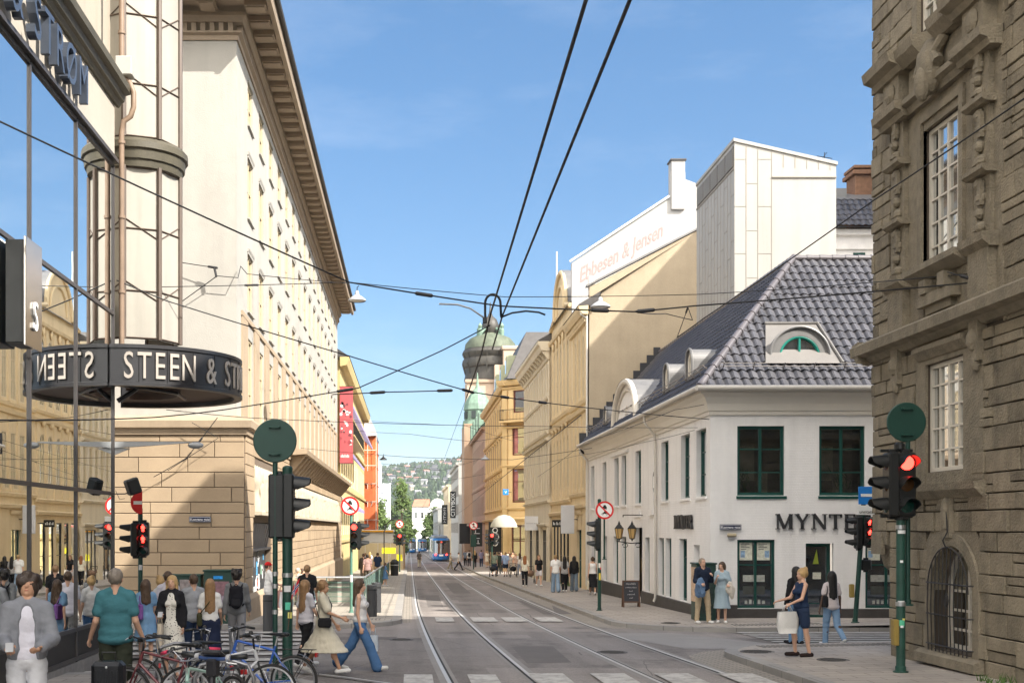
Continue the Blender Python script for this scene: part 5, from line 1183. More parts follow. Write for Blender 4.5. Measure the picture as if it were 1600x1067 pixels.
mb = MB(); mb.box(8.8, 16.4, 183, 190.6, -3, 25.1); mb.fprof((8.8,183),(1,0),(0,-1),-.3,7.9,[(0,24.5),(.3,24.6),(.4,25.0),(0,25.1)]); mb.build('tower_wall', M('tower_pink', (.47, .36, .27), .85, .08, .5, .1), tw2)
mb = MB(); dc = (12.6, 186.8, 0); n = 16
ZT = lambda z: 25.0+(z-27)*.647 if z < 38.9 else 32.7+(z-38.9)*.6
def zl_(pr): return [(a, ZT(b)) for a, b in pr]
mb.lathe(dc, zl_([(4.0, 27.0), (4.1, 27.6), (3.9, 29.0), (4.0, 30.3), (4.3, 30.6), (4.45, 31.4), (4.3, 32.4), (4.0, 32.8), (4.2, 33.2), (4.4, 34.0), (4.2, 34.7), (3.9, 35.0)]), n)
for k_ in range(n):
    a = 2*PI*(k_+.5)/n; mb.tube([(dc[0]+r*math.cos(a), dc[1]+r*math.sin(a), ZT(z)) for r, z in ((3.95, 29), (4.4, 31.4), (4.05, 32.8), (4.4, 34))], .07, 4)
mb.build('dome', DOME, tw2, True, 35)
mb = MB(); mb.lathe(dc, zl_([(4.05, 34.95), (3.9, 36.3), (3.2, 37.6), (2.2, 38.3), (1.4, 38.6), (1.2, 38.89)]), n); mb.build('dome_cap', DOMG, tw2, True, 35)
mb = MB(); mb.lathe(dc, [(.9, 32.5), (1.3, 33.2), (1.35, 34.0), (1.0, 34.9), (.4, 35.4), (.2, 36.0), (.05, 37.6), (0, 37.6)], 12); mb.build('finial', DOME, tw2, True)
mb = MB()
for k_ in range(4):
    mb = MB(); a = PI/4+PI/2*k_; p = (dc[0]+2.4*math.cos(a), dc[1]+2.4*math.sin(a)); mb.lathe((*p, 32), [(.3, 0), (.35, 1), (.2, 1.2), (.35, 1.6), (0, 2.2)], 8); mb.tube([(*p, 32.4), (dc[0]+1.5*math.cos(a), dc[1]+1.5*math.sin(a), 33.2), (dc[0]+1.0*math.cos(a), dc[1]+1.0*math.sin(a), 33.4)], .25, 6); mb.build('copper_scroll', COPPER, tw2)
mb = MB(); mb.bbox(14.2, 17.2, 181.5, 184, 20, 29.4, .1); mb.bbox(14.0, 17.4, 181.3, 184.2, 29.4, 30.0, .1); mb.bbox(12.9, 14.3, 182, 184, 20, 27.2, .1); mb.build('tower_dormer', M('tower_pink', (.47, .36, .27)), tw2)
# further houses on the right
def simple(name, label, x, y0, y1, z1, m, rows, bays, win=1.2, side=1, roof=True, cat='building', depth=14, gm=None, fmat=None):
    t = thing(name, label, cat, (x, y0, g(y0))); hs = []
    for i in range(bays):
        c = (i+.5)*(y1-y0)/bays
        for a, b in rows: hs.append((c-win/2, c+win/2, a, b))
    O, U, N = shell(t, m, x, y0, y1, -6.5, z1, hs, depth, side, .25)
    for h in hs[:80]: window(t, O, U, N, h, .05, fmat or BRONZE, gm or GLASS, 2, 1, .1)
    mb = MB(); mb.fprof(O,U,N,-.1,y1-y0+.1,[(0,z1-.4),(.35,z1-.35),(.45,z1),(.45,z1+.1),(-depth,z1+.1),(-depth,z1-.1),(0,z1-.1)]); mb.build('cornice', m, t)
    return t
simple('office_block', 'grey and white modern office block beyond the domed tower', XF-.6, 204, 240, 13.5, M('grey_facade', (.40, .39, .36), .7, .08, .5, .05), [(1.5, 3.4), (4.6, 6.6), (7.8, 9.8), (11, 12.6)], 11, 2.2)
simple('cream_corner_house', 'narrow cream house with dark banner far down the right of the street', XF-1.0, 244, 280, 11.2, M('far_cream', (.58, .50, .36), .85), [(1, 2.8), (4, 6), (7.4, 9.4)], 10, 1.3)
simple('grey_far_house', 'glassy grey house at the far end of the street on the right', XF-2.2, 285, 340, 7.2, M('far_grey', (.33, .34, .33), .6), [(-1, 1), (2, 4)], 12, 2.2)
# projecting signs
def sign_box(name, label, x0, x1, y, z0, z1, col, text=None, tcol=None, vertical=False, size=.3, d=.12):
    t = thing(name, label, 'sign', ((x0+x1)/2, y, z0)); MB().bbox(x0, x1, y, y+d, z0, z1, .012).build('panel', col, t)
    MB().box(x1, XF-.05, y+d*.3, y+d*.7, (z0+z1)/2-.02, (z0+z1)/2+.02).build('bracket', BLACK, t)
    if text == '~':                                      # lettering too small to read: strokes
        mb = MB(); u = 0; L_ = (z1-z0 if vertical else x1-x0)*.8; rg = random.Random(int(y*10))
        while u < L_:
            a = rg.uniform(.3, .7)*size
            for q in range(2): o = size*(.1+.8*rg.random()); (mb.box((x0+x1)/2-size*.5, (x0+x1)/2+size*.5, y-.012, y-.002, z0+(z1-z0)*.1+u, z0+(z1-z0)*.1+u+size*.12) if vertical and q else mb.box((x0+x1)/2-size*.5+o*.8, (x0+x1)/2-size*.5+o*.8+size*.14, y-.012, y-.002, z0+(z1-z0)*.1+u, z0+(z1-z0)*.1+u+a) if vertical else mb.box(x0+(x1-x0)*.1+u+q*a*.5, x0+(x1-x0)*.1+u+q*a*.5+size*.16, y-.012, y-.002, (z0+z1)/2-size*.4, (z0+z1)/2+size*(.4-.3*q)))
            u += a+size*.25
        mb.build('lettering', tcol or WHITE, t)
    elif text == 'o':
        mb = MB()
        for q, r_ in ((0, .34), (.62, .22), (-.6, .22)): mb.tube([((x0+x1)/2+r_*math.cos(k*PI/6), y-.01, (z0+z1)/2+q+r_*math.sin(k*PI/6)) for k in range(12)], .05, 5, True)
        mb.build('emblem', tcol, t)
    elif text:
        tb = text_mesh(text, size, .01)
        if vertical: place(tb, ((x0+x1)/2+size*.35, y-.008, (z0+z1)/2-(len(text)*size*.30 if False else 0)), (0, 0, 1), (-1, 0, 0))
        else: place(tb, ((x0+x1)/2, y-.008, (z0+z1)/2-size*.35), (1, 0, 0), (0, 0, 1))
        tb.build('lettering', tcol or WHITE, t)
    return t
SGW = plain('white_sign', (.70, .70, .70), .5); SGG = plain('grey_sign', (.55, .56, .58), .5)
sign_box('shop_sign', 'plain white box sign hanging over the cream shopfronts', 7.75, 8.65, 80.5, 2.15, 3.1, SGW, '~', plain('grey_ink', (.4, .4, .4)), False, .10)
sign_box('shop_sign', 'small black shop sign with white capitals over the yellow house pavement', 7.9, 8.5, 66.3, 2.35, 2.75, BLACK, '~', WHITE, False, .2)
sign_box('shop_sign', 'blank pale grey hanging sign beside the small black shop sign', 8.0, 8.7, 63.2, 2.0, 3.5, SGG)
sign_box('hotel_banner', 'tall black vertical hotel banner with white letters on the grey office block', 7.3, 8.3, 216, 4.2, 9.0, BLACK, 'CITYBOX', WHITE, True, 1.0)
sign_box('wall_banner', 'dark vertical banner on the narrow cream house far down the street', 6.6, 7.8, 246, 3.2, 7.2, BLACK, '~', SGG, True, .6)
sign_box('wall_banner', 'black vertical banner with a white emblem beside the ochre house shopfront', 7.4, 8.6, 112, .1, 2.9, BLACK, 'o', WHITE, True, .8)
sign_box('wall_banner', 'black square sign on the reddish plaster house', 7.3, 8.6, 141.5, .2, 3.0, BLACK, '~', SGG, True, .7)
sign_box('wall_banner', 'second black square sign further along the reddish plaster house', 6.9, 8.4, 166, .2, 3.0, BLACK)
bl = sign_box('pharmacy_sign', 'small blue and white sign under the ochre house bay', 8.1, 8.6, 104.0, 5.2, 5.7, plain('sign_blue', (.02, .2, .6), .4), 'V', WHITE, False, .35)
# ================================================================ LEFT SIDE BEYOND THE BANK
YEL2 = M('bright_yellow_plaster', (.54, .435, .21), .85, .06, .6, .1, streak=.08)
Y_ = thing('yellow_hotel', 'bright yellow house with lavender awnings beyond the pale bank building', 'building', (-5.1, 86, -1.5))
cs = [2.2+3.0*i for i in range(15)]; hY = []
for c in cs: hY += [(c-.6, c+.6, 1.8, 4.4), (c-.6, c+.6, 5.8, 8.2), (c-.6, c+.6, 9.6, 11.6)]
O, U, N = shell(Y_, YEL2, -5.0, 86, 132, -3, 14.4, hY, 12, -1, .2)
for h in hY: window(Y_, O, U, N, h, .04, WHITE, GLASS, 2, 2, .09)
mb = MB(); mb.fprof(O,U,N,-.2,46.2,[(0,13.9),(.5,14),(.65,14.4),(.65,14.6),(0,14.6)])
for z in (1.2, 5.2, 9.0): mb.fprof(O,U,N,0,46,[(0,z),(.15,z+.05),(.18,z+.25),(0,z+.3)])
mb.build('mouldings', YEL2, Y_); mb = MB(); mb.quad((-4.3, 85.8, 14.6), (-4.3, 132, 14.6), (-8, 132, 17), (-8, 85.8, 17)); mb.quad((-4.3, 85.8, 14.58), (-8, 85.8, 17), (-12, 85.8, 17), (-12, 85.8, 14.58)); mb.build('roof', DKROOF, Y_)
LAV = M('lavender_awning', (.30, .27, .46), .85, .1, 2, .05)
mb = MB(); mb.fbox(O,U,N,1,20,0,1.0,9.0,9.1); mb.build('balcony', YEL2, Y_); mb = MB()
for i in range(50): mb.tube([FP(O,U,N,1.1+i*.38,.95,9.1), FP(O,U,N,1.1+i*.38,.95,9.95)], .015, 3)
mb.tube([FP(O,U,N,1,.95,9.98), FP(O,U,N,20,.95,9.98)], .03, 4); mb.build('balcony_railing', BLACK, Y_)
for c in cs:
    for zt_ in (11.9, 8.4, 4.6):
        if zt_ > 11 or c < 22: MB().add([FP(O,U,N,c-.8,.02,zt_), FP(O,U,N,c+.8,.02,zt_), FP(O,U,N,c+.8,.95,zt_-.75), FP(O,U,N,c-.8,.95,zt_-.75), FP(O,U,N,c+.8,.95,zt_-1.0), FP(O,U,N,c-.8,.95,zt_-1.0)], [(0,1,2,3),(3,2,4,5),(0,3,5),(1,2,4)]).build('awning', LAV, Y_)
bn = thing('red_banner', 'long pinkish-red vertical banner hung at the corner of the yellow house', 'banner', (-4.6, 85.6, 7)); BANR = M('banner_red', (.45, .09, .10), .8, .08, .5, .05)
mb = MB(); mb.box(-5.0, -4.05, 85.6, 85.64, 6.95, 12.4); mb.build('cloth', BANR, bn); mb = MB(); mb.tube([(-5.05, 85.62, 12.42), (-4.0, 85.62, 12.42)], .03, 6); mb.tube([(-5.05, 85.62, 6.93), (-4.0, 85.62, 6.93)], .03, 6); mb.build('rod', BLACK, bn)
rg = random.Random(5)
for i in range(30):
    x_, z_ = -4.93+.75*rg.random(), 8.0+3.3*rg.random(); q = rg.uniform(.07, .16); a_ = rg.uniform(0, 6.28); k_ = rg.choice((3, 3, 4, 9))
    mb = MB(); mb.prism([(x_+q*math.cos(a_+2*PI*j/k_), z_+q*1.2*math.sin(a_+2*PI*j/k_)) for j in range(k_)], .004, 'y', 85.593); mb.build('printed_mark', (WHITE, WHITE, plain('banner_dark', (.16, .04, .05)), plain('banner_deep', (.30, .05, .06)))[i % 4], bn)
mb = MB()
for i in range(7): mb.box(-4.92+i*.09, -4.87+i*.09, 85.59, 85.598, 7.35, 7.52+.05*(i % 2))
mb.build('lettering', WHITE, bn)
# orange netted scaffold with a white sheeted top
sc_ = thing('scaffold', 'orange netted scaffold wrapped in white sheeting at the far left of the street', 'scaffold', (-5.2, 140, -2))
ORN = M('orange_net', (.58, .16, .055), .8, .12, .8, .1, 8); SHEET = M('white_sheeting', (.48, .475, .47), .7, .1, .6, .5, 3)
mb = MB(); mb.box(-12, -5.2, 139.5, 152, -3, 13.1); mb.box(-5.2, -4.0, 139.8, 151.8, -3, 13.1)
mb.build('net', ORN, sc_)
mb = MB()
for z in (1.2, 3.3, 5.4, 7.5, 9.6, 11.4, 13.1):
    mb.tube([(-12, 139.4, z), (-3.9, 139.4, z)], .05, 4); mb.tube([(-3.9, 139.4, z), (-3.9, 152, z)], .05, 4)
for x in (-5.9, -4.9, -3.9): mb.tube([(x, 139.4, -2.5), (x, 139.4, 13.1)], .05, 4)
mb.tube([(-5.2, 139.4, 3.3), (-4.3, 139.4, 5.4)], .03, 4); mb.build('poles', plain('scaffold_tube', (.62, .5, .42), .5), sc_)
mb = MB()
for z in (1.3, 3.4, 5.5, 7.6): mb.box(-5.6, -4.3, 139.3, 139.34, z, z+1.4)
mb.build('inner_panels', M('orange_net_dark', (.50, .12, .04), .8, .15, 1.5, .1), sc_)
mb = MB(); mb.add([(-6.6,139,12.9),(-3.8,139,13.1),(-3.8,152,13.1),(-6.6,152,12.9),(-6.2,139,15.2),(-4.5,139,14.9),(-4.4,152,14.9),(-6.2,152,15.2),(-6.4,139,-2),(-6.0,139,-2),(-6.1,139,12.9)], [(0,1,5,4),(1,2,6,5),(3,0,4,7),(4,5,6,7),(8,9,10,0)]); mb.build('sheeting', SHEET, sc_)
wh = thing('white_apartments', 'white apartment block with balconies rising behind the left-hand poplar', 'building', (-9, 250, -4)); mb = MB(); mb.box(-16, -6.4, 250, 275, -5, 16.5); mb.box(-15, -7.2, 251, 270, 16.5, 21.5); mb.build('wall', WHITEW, wh)
for z in (18.2, 14, 10.5, 7, 3.5):
    for x in (-8.9, -7.7): MB().box(x, x+.8, 249.9 if z < 17 else 250.9, 249.99 if z < 17 else 250.99, z, z+1.8).build('window', GLASS, wh)
    MB().box(-9.6, -6.6, 248.8 if z < 17 else 250.2, 249.98 if z < 17 else 251, z-.6, z+.3).build('balcony', SHEET, wh)
gs = thing('grey_scaffold', 'pale grey scaffolding tower beside the white apartment block', 'scaffold', (-5, 240, -4)); mb = MB()
for x in (-6.6, -5.2, -3.9):
    for y in (240, 243): mb.tube([(x, y, -4), (x, y, 11.5)], .07, 4)
for z in range(-3, 12, 2): mb.tube([(-6.6, 240, z), (-3.9, 240, z)], .06, 4); mb.tube([(-6.6, 240, z), (-3.9, 240, z+2 if z < 10 else z)], .04, 4); mb.tube([(-3.9, 240, z), (-3.9, 243, z)], .05, 4)
mb.build('tubes', plain('galvanised_tube', (.5, .52, .55), .4), gs); MB().box(-6.6, -3.9, 241, 241.1, -4, 11.4).build('mesh_sheet', M('pale_mesh', (.45, .48, .52), .8, .1, 1, .1), gs)
# hoarding and cabin of the roadworks
ho = thing('hoarding', 'beige plywood hoarding round the roadworks on the left pavement', 'hoarding', (-3, 118, -1.8)); HB = M('plywood_beige', (.45, .38, .245), .8, .08, 1, .1)
for i in range(4): MB().bbox(-5.6+i*1.25, -4.4+i*1.25, 118, 118.1, -2.0, .85, .01).build('board', HB, ho)
for i in range(6): MB().bbox(-.62, -.5, 118.2+i*2.5, 120.6+i*2.5, -2.0, 1.0, .01).build('board', M('plywood_brown', (.36, .25, .14), .8, .1, 1, .1), ho)
mb = MB(); mb.bbox(-5.2, -1.7, 126, 129, .8, 1.9, .05); mb.bbox(-5.3, -1.6, 125.8, 129.2, 1.9, 2.15, .05)
cb = thing('site_cabin', 'white site cabin with an orange stripe above the plywood hoarding', 'cabin', (-3.4, 127, -2)); mb.build('body', plain('cabin_white', (.6, .6, .58)), cb); MB().box(-5.2, -1.7, 125.75, 125.79, 1.92, 2.1).build('stripe', plain('orange_stripe', (.7, .35, .03)), cb); MB().box(-5.2, -1.7, 125.9, 129, -2.2, .79).build('wall', plain('cabin_white', (.6, .6, .58)), cb)
# ================================================================ TRAFFIC SIGNALS AND SIGNS
def emis(name, c, s):
    return M(name, tuple(q*.5 for q in c), .4, .02, 1, 0, emit=(*c, s))
REDL = emis('lit_red_lens', (1, .03, .02), 5.0); LENS_R = plain('dark_red_lens', (.06, .010, .008), .25); LENS_Y = plain('dark_amber_lens', (.07, .03, .008), .25); LENS_G = plain('dark_green_lens', (.006, .045, .035), .25)
SIGW = plain('sign_white', (.78, .78, .76), .45); SIGR = plain('sign_red', (.60, .02, .02), .45); SIGB = plain('sign_blue', (.01, .13, .52), .45)
SILV = plain('galvanised_band', (.42, .43, .43), .4, metal=.8)
HEADB = M('signal_black_plastic', (.013, .014, .014), .42, .15, 5, .04)
def head(t, p, rot, lit=(), n=3, pitch=.33, r=.115, ped=False):
    X = Matrix.Translation(Vector(p)) @ Matrix.Rotation(rot, 4, 'Z'); hh = n*pitch/2
    mb = MB(); mb.bbox(-pitch*.46, pitch*.46, -.04, .14, -hh, hh, .03); mb.bbox(-.06, .06, .0, .1, hh-.01, hh+.05, .01); mb.bbox(-.06, .06, .0, .1, -hh-.05, -hh+.01, .01)
    hd_ = mb.xf(X).build('signal_head', HEADB, t)
    for i in range(n):
        z = hh-pitch*(i+.5); on = i in lit
        m = REDL if on else (LENS_R, LENS_Y, LENS_G)[min(2, i+(3-n if ped else 0))]
        if ped and on:
            MB().lathe((0, -.05, z), [(0, -.004), (r*.9, -.002), (r, .02)], 18, 'y').xf(X).build('lamp', LENS_R, hd_)
            mb = MB(); mb.ball((0, -.058, z+.07), (.02, .008, .022), 8, 6); mb.box(-.03, .03, -.064, -.052, z-.02, z+.045); mb.box(-.028, -.006, -.064, -.052, z-.09, z-.02); mb.box(.006, .028, -.064, -.052, z-.09, z-.02); mb.box(-.042, -.031, -.064, -.052, z-.025, z+.04); mb.box(.031, .042, -.064, -.052, z-.025, z+.04)
            mb.xf(X).build('walking_figure', REDL, hd_)
        else:
            MB().lathe((0, -.05, z), [(0, -.022), (r*.6, -.014), (r, .012)], 18, 'y').xf(X).build('lamp', m, hd_)
        a = MB(); k = 14; base = []
        for j in range(k+1):
            an = -.45+(PI+.9)*j/k
            for q, (rr, yy) in enumerate(((r*1.16, -.04), (r*1.12, -.30 if math.sin(an) > .2 else -.30*max(.25, (math.sin(an)+.6)/.8)))): base.append((rr*math.cos(an), yy, z+rr*math.sin(an)-(.02 if q else 0)))
        a.v = base; a.f = [(2*j, 2*j+1, 2*j+3, 2*j+2) for j in range(k)]
        for j in range(k+1):
            an = -.45+(PI+.9)*j/k; b0 = base[2*j]; b1 = base[2*j+1]; a.v += [(b0[0]*.95, b0[1], z+(b0[2]-z)*.95), (b1[0]*.95, b1[1], z+(b1[2]-z)*.95)]
        o = 2*(k+1); a.f += [(o+2*j, o+2*j+2, o+2*j+3, o+2*j+1) for j in range(k)]+[(2*j+1, o+2*j+1, o+2*j+3, 2*j+3) for j in range(k)]
        a.xf(X).build('visor', HEADB, hd_, True, 40)
    return hd_
def pole(t, x, y, z0, z1, r, mat=None, top=None):
    tx, ty_ = top or (x, y); mb = MB(); mb.tube([(x, y, z0), (x+(tx-x)*.5, y+(ty_-y)*.5, (z0+z1)/2), (tx, ty_, z1)], r, 14); mb.lathe((x, y, z0), [(r+.05, 0), (r+.05, .02), (r+.012, .03), (r+.012, .10), (r, .11)], 14); mb.ball((tx, ty_, z1), (r, r, r*.5), 12, 6)
    return mb.build('pole', mat or DGREEN, t, True, 40)
def bands(t, x, y, r, zs, h=.035):
    for z in zs: MB().lathe((x, y, z), [(r+.001, -h), (r+.008, -h), (r+.008, h), (r+.001, h)], 14).build('clamp_band', SILV, t)
def stickers(t, x, y, r, lst):
    for i, (z, a, w_, h, c) in enumerate(lst):
        mb = MB(); mb.lathe((x, y, z), [(r+.002, -h), (r+.003, h)], 6, 'z', a, a+w_/r); mb.build('sticker', plain('sticker_%d' % (int(c[0]*9)*100+int(c[1]*9)*10+int(c[2]*9)), c, .5), t)
def disc_back(t, x, y, z, r):
    mb = MB(); mb.lathe((x, y, z), [(0, .0), (r-.015, .0), (r, .008), (r, .02), (r-.02, .024), (0, .022)], 40, 'y'); d = mb.build('sign_disc', DGREEN, t)
    for dz in (-.22, .22): mb = MB(); mb.bbox(x-.10, x+.10, y-.045, y-.002, z+dz-.02, z+dz+.02, .006); mb.ball((x-.07, y-.05, z+dz), .014, 6, 5); mb.ball((x+.07, y-.05, z+dz), .014, 6, 5); mb.build('sign_bracket', DGREEN, t)
def ban_sign(t, x, y, z, r):
    mb = MB(); mb.lathe((x, y, z), [(0, -.004), (r*.84, -.004), (r*.84, .01)], 32, 'y'); s = mb.build('ban_sign', SIGW, t)
    MB().lathe((x, y, z), [(r*.80, -.002), (r*.80, -.008), (r, -.008), (r, .02), (0, .02)], 32, 'y').build('sign_ring', SIGR, s, True, 30)
    mb = MB(); mb.prism([(x-.07*r*3.2, z+.05*r*3), (x+.07*r*3.2, z+.05*r*3), (x+.07*r*3.2, z+.13*r*3), (x+.05*r*3, z+.14*r*3), (x+.035*r*3, z+.19*r*3), (x-.035*r*3, z+.19*r*3), (x-.05*r*3, z+.14*r*3), (x-.07*r*3.2, z+.13*r*3)], .002, 'y', y-.0075)
    for dx in (-.05, .05): mb.lathe((x+dx*r*3, y-.0065, z+.05*r*3), [(0, -.001), (.025*r*3, -.001)], 10, 'y')
    for dx in (-.075, .075): mb.tube([(x+dx*r*3+.03*r*3*math.cos(a*.7), y-.006, z-.14*r*3+.03*r*3*math.sin(a*.7)) for a in range(9)], .008*r*3, 4, True)
    mb.prism([(x-.075*r*3, z-.12*r*3), (x-.02*r*3, z-.05*r*3), (x+.04*r*3, z-.06*r*3), (x+.08*r*3, z-.13*r*3), (x, z-.13*r*3)], .002, 'y', y-.0072); mb.lathe((x, y-.0065, z-.03*r*3), [(0, -.001), (.022*r*3, -.001)], 8, 'y')
    mb.build('sign_symbol', BLACK, s)
    c = .707*r*.8; w_ = r*.06; MB().prism([(x-c-w_, z+c-w_), (x-c+w_, z+c+w_), (x+c+w_, z-c+w_), (x+c-w_, z-c-w_)], .002, 'y', y-.0105).build('sign_bar', SIGR, s)
ts = 'traffic_signal'
# left, behind the department store corner
x, y = -6.3, 28.0; z0 = foot(x, y)
t = thing(ts, 'traffic signal with two lit red walking figures under a half-round red no-entry sign', 'traffic signal', (x, y, z0)); pole(t, x, y, z0, 2.72, .055)
head(t, (x+.10, y-.12, 2.02), 0, (0, 1), 3, .26, .095, True); head(t, (x-.16, y-.05, 2.0), -PI/2, (), 3, .26, .095); head(t, (x-.02, y+.06, 2.0), PI, (), 3, .26, .095)
mb = MB(); k = 16; mb.prism([(x+.06+.27*math.cos(PI/2+PI*i/k), 2.86+.27*math.sin(PI/2+PI*i/k)) for i in range(k+1)], .02, 'y', y-.08); s_ = mb.build('no_entry_sign', SIGR, t); MB().box(x-.14, x+.058, y-.088, y-.081, 2.82, 2.90).build('sign_bar', SIGW, s_)
stickers(t, x, y, .055, [(1.35, -2, .08, .06, (.6, .6, .6))])
# left foreground: two green posts, back of a round sign, signal seen from the side
x, y = -2.19, 19.5; z0 = foot(x, y)
t = thing(ts, 'dark green signal post with large round sign back and black lamps turned right', 'traffic signal', (x+.1, y, z0))
pole(t, x, y, z0, 3.98, .042); disc_back(t, x, y-.05, 3.68, .355); pole(t, x+.20, y, z0, 3.24, .085); head(t, (x+.27, y+.02, 2.62), PI/2, (), 3, .35, .12); head(t, (x+.05, y+.10, 2.62), PI, (), 3, .35, .12)
bands(t, x, y, .042, (1.52, 1.32, .9)); bands(t, x+.2, y, .085, (1.5,)); stickers(t, x+.2, y, .085, [(1.28, -2.2, .12, .05, (.7, .7, .7)), (1.0, -1.9, .09, .06, (.1, .5, .35)), (.85, -1.4, .08, .05, (.75, .7, .2))])
# beyond: ban sign with lit red
x, y = -1.95, 40.0; z0 = foot(x, y)
t = thing(ts, 'green post with red-ringed ban sign over a lit red light by the left pavement railing', 'traffic signal', (x, y, z0)); pole(t, x, y, z0, 3.3, .05, plain('pale_green_post', (.10, .22, .17), .5)); ban_sign(t, x-.04, y-.07, 3.02, .31)
head(t, (x+.10, y-.10, 2.03), 0, (0,), 3, .28, .10); head(t, (x+.30, y, 2.03), PI/2, (), 3, .28, .10)
stickers(t, x, y, .05, [(.6, -2.5, .1, .12, (.7, .7, .68))])
# right side of the street, in front of the café
x, y = 6.5, 41.0; z0 = foot(x, y)
t = thing(ts, 'dark post with red-ringed ban sign and signal turned left beside the café pavement', 'traffic signal', (x, y, z0)); pole(t, x, y, z0, 3.25, .06); ban_sign(t, x+.17, y-.08, 2.89, .31); pole(t, x+.17, y, 1.2, 2.9, .03)
head(t, (x-.12, y, 2.05), -PI/2, (), 3, .33, .11); stickers(t, x, y, .06, [(1.0, -2.2, .1, .08, (.75, .72, .65)), (.62, -2.0, .08, .12, (.7, .55, .08)), (.9, -1.3, .1, .04, (.8, .1, .1))])
# side-street signal with the blue one-way sign
x, y = 12.36, 33.2; z0 = foot(x, y)
t = thing(ts, 'leaning green signal post with red walking figures and blue one-way sign by the café', 'traffic signal', (x, y, z0)); pole(t, x, y, z0, 3.35, .065, None, (12.62, 33.2))
head(t, (x+.34, y-.1, 2.18), 0, (0, 1), 3, .27, .10, True); head(t, (x+.04, y, 2.15), -PI/2, (), 3, .30, .10); head(t, (x+.32, y+.12, 1.25), PI, (), 1, .3, .1)
MB().bbox(x+.06, x+.52, y-.09, y-.07, 2.93, 3.42, .004).build('one_way_sign', SIGB, t)
MB().box(x+.12, x+.46, y-.096, y-.0905, 3.14, 3.22).build('arrow', SIGW, t); MB().prism([(x+.10, 3.18), (x+.24, 3.29), (x+.24, 3.07)], .006, 'y', y-.096).build('arrow', SIGW, t) if False else None
MB().bbox(x+.02, x+.52, y-.09, y-.07, 2.64, 2.90, .004).build('plate', SIGW, t); tb = text_mesh('unntatt', .13, .003); place(tb, (x+.27, y-.093, 2.68), (1, 0, 0), (0, 0, 1)); tb.build('lettering', BLACK, t)
for dx in (-.10, .92): MB().bbox(x+dx-.06, x+dx+.06, y-.08, y+.06, .35, .72, .02).build('push_button_box', plain('yellow_box', (.28, .20, .05), .5), t) if dx < .5 else None
# right foreground signal
x, y = 8.33, 20.3; z0 = foot(x, y)
t = thing(ts, 'tall green post with a big lit red lamp before the granite building', 'traffic signal', (x, y, z0)); pole(t, x, y, z0, 2.5, .075, M('worn_green_post', (.017, .062, .046), .5, .35, 4, .15)); pole(t, x+.14, y+.05, .95, 4.35, .042); disc_back(t, x+.10, y-.0, 4.06, .335)
h_ = head(t, (x+.04, y-.12, 3.0), 0, (0,), 3, .36, .125); head(t, (x-.22, y-.02, 3.0), -PI/2, (), 3, .36, .125)
mb = MB(); mb.lathe((x, y, 2.4), [(.1, 0), (.11, .05), (.06, .1)], 12); mb.bbox(x-.35, x+.2, y-.03, y+.03, 2.44, 2.5, .01); mb.build('mount', HEADB, t); mb = MB(); mb.bbox(x-.35, x+.2, y-.03, y+.03, 3.55, 3.6, .01); mb.lathe((x-.02, y, 3.6), [(.09, 0), (.09, .08), (.05, .12)], 12); mb.build('mount', HEADB, t)
mb = MB(); mb.box(x-.115, x-.1, y-.16, y-.09, 2.5, 3.5); mb.build('head_edge', plain('pale_edge', (.35, .33, .3), .5), t)
bands(t, x, y, .075, (2.28, .98)); bands(t, x+.14, y+.05, .042, (.98,)); stickers(t, x, y, .075, [(2.2, -2.6, .15, .03, (.75, .75, .7)), (1.0, -2.6, .12, .035, (.75, .75, .7)), (.66, -2.3, .09, .05, (.1, .5, .3)), (.60, -2.0, .05, .02, (.8, .8, .8)), (1.7, -2.1, .05, .02, (.8, .8, .8)), (.72, -1.6, .06, .02, (.7, .7, .2))])
MB().bbox(x-.15, x-.06, y-.1, y+.05, .28, .72, .015).build('push_button_box', plain('yellow_box', (.28, .20, .05), .5), t)
# far signals
for x, y, lab in ((7.15, 104, 'far red traffic light in front of the ochre house'), (1.0-1.9, 108, 'far left signal post with a small round ban sign by the plywood hoarding')):
    z0 = foot(x, y); t = thing(ts, lab, 'traffic signal', (x, y, z0)); pole(t, x, y, z0, z0+3.6, .06); head(t, (x, y-.15, z0+2.9), 0, (0,), 3, .33, .14); head(t, (x+.3, y-.05, z0+2.9), PI/2, (), 3, .33, .12); head(t, (x-.3, y-.05, z0+2.9), -PI/2, (), 3, .33, .12)
    if x < 0: ban_sign(t, x, y-.2, z0+4.3, .35)
x, y = 6.3, 118; z0 = foot(x, y); t = thing('road_sign', 'small far red-ringed sign on a post among the crowd', 'road sign', (x, y, z0)); pole(t, x, y, z0, z0+4.6, .05); ban_sign(t, x, y-.08, z0+4.3, .42); MB().bbox(x-.3, x+.3, y-.1, y+.1, z0+2.2, z0+3.4, .05).build('signal_box', DGREEN, t)
# yellow road-work signs
for x, y, z, w_, h in ((-1.95, 112, -.05, 1.3, .55), (-.95, 113, -.75, .55, .6)):
    t = thing('roadwork_sign', 'bright yellow roadworks sign, %s of the pair by the hoarding' % ('wider' if w_ > 1 else 'smaller'), 'sign', (x, y, z)); MB().bbox(x-w_/2, x+w_/2, y, y+.03, z, z+h, .005).build('panel', plain('signal_yellow', (.62, .58, .02), .5), t); MB().tube([(x, y+.05, foot(x, y)), (x, y+.05, z+h)], .03, 6).build('post', SILV, t)
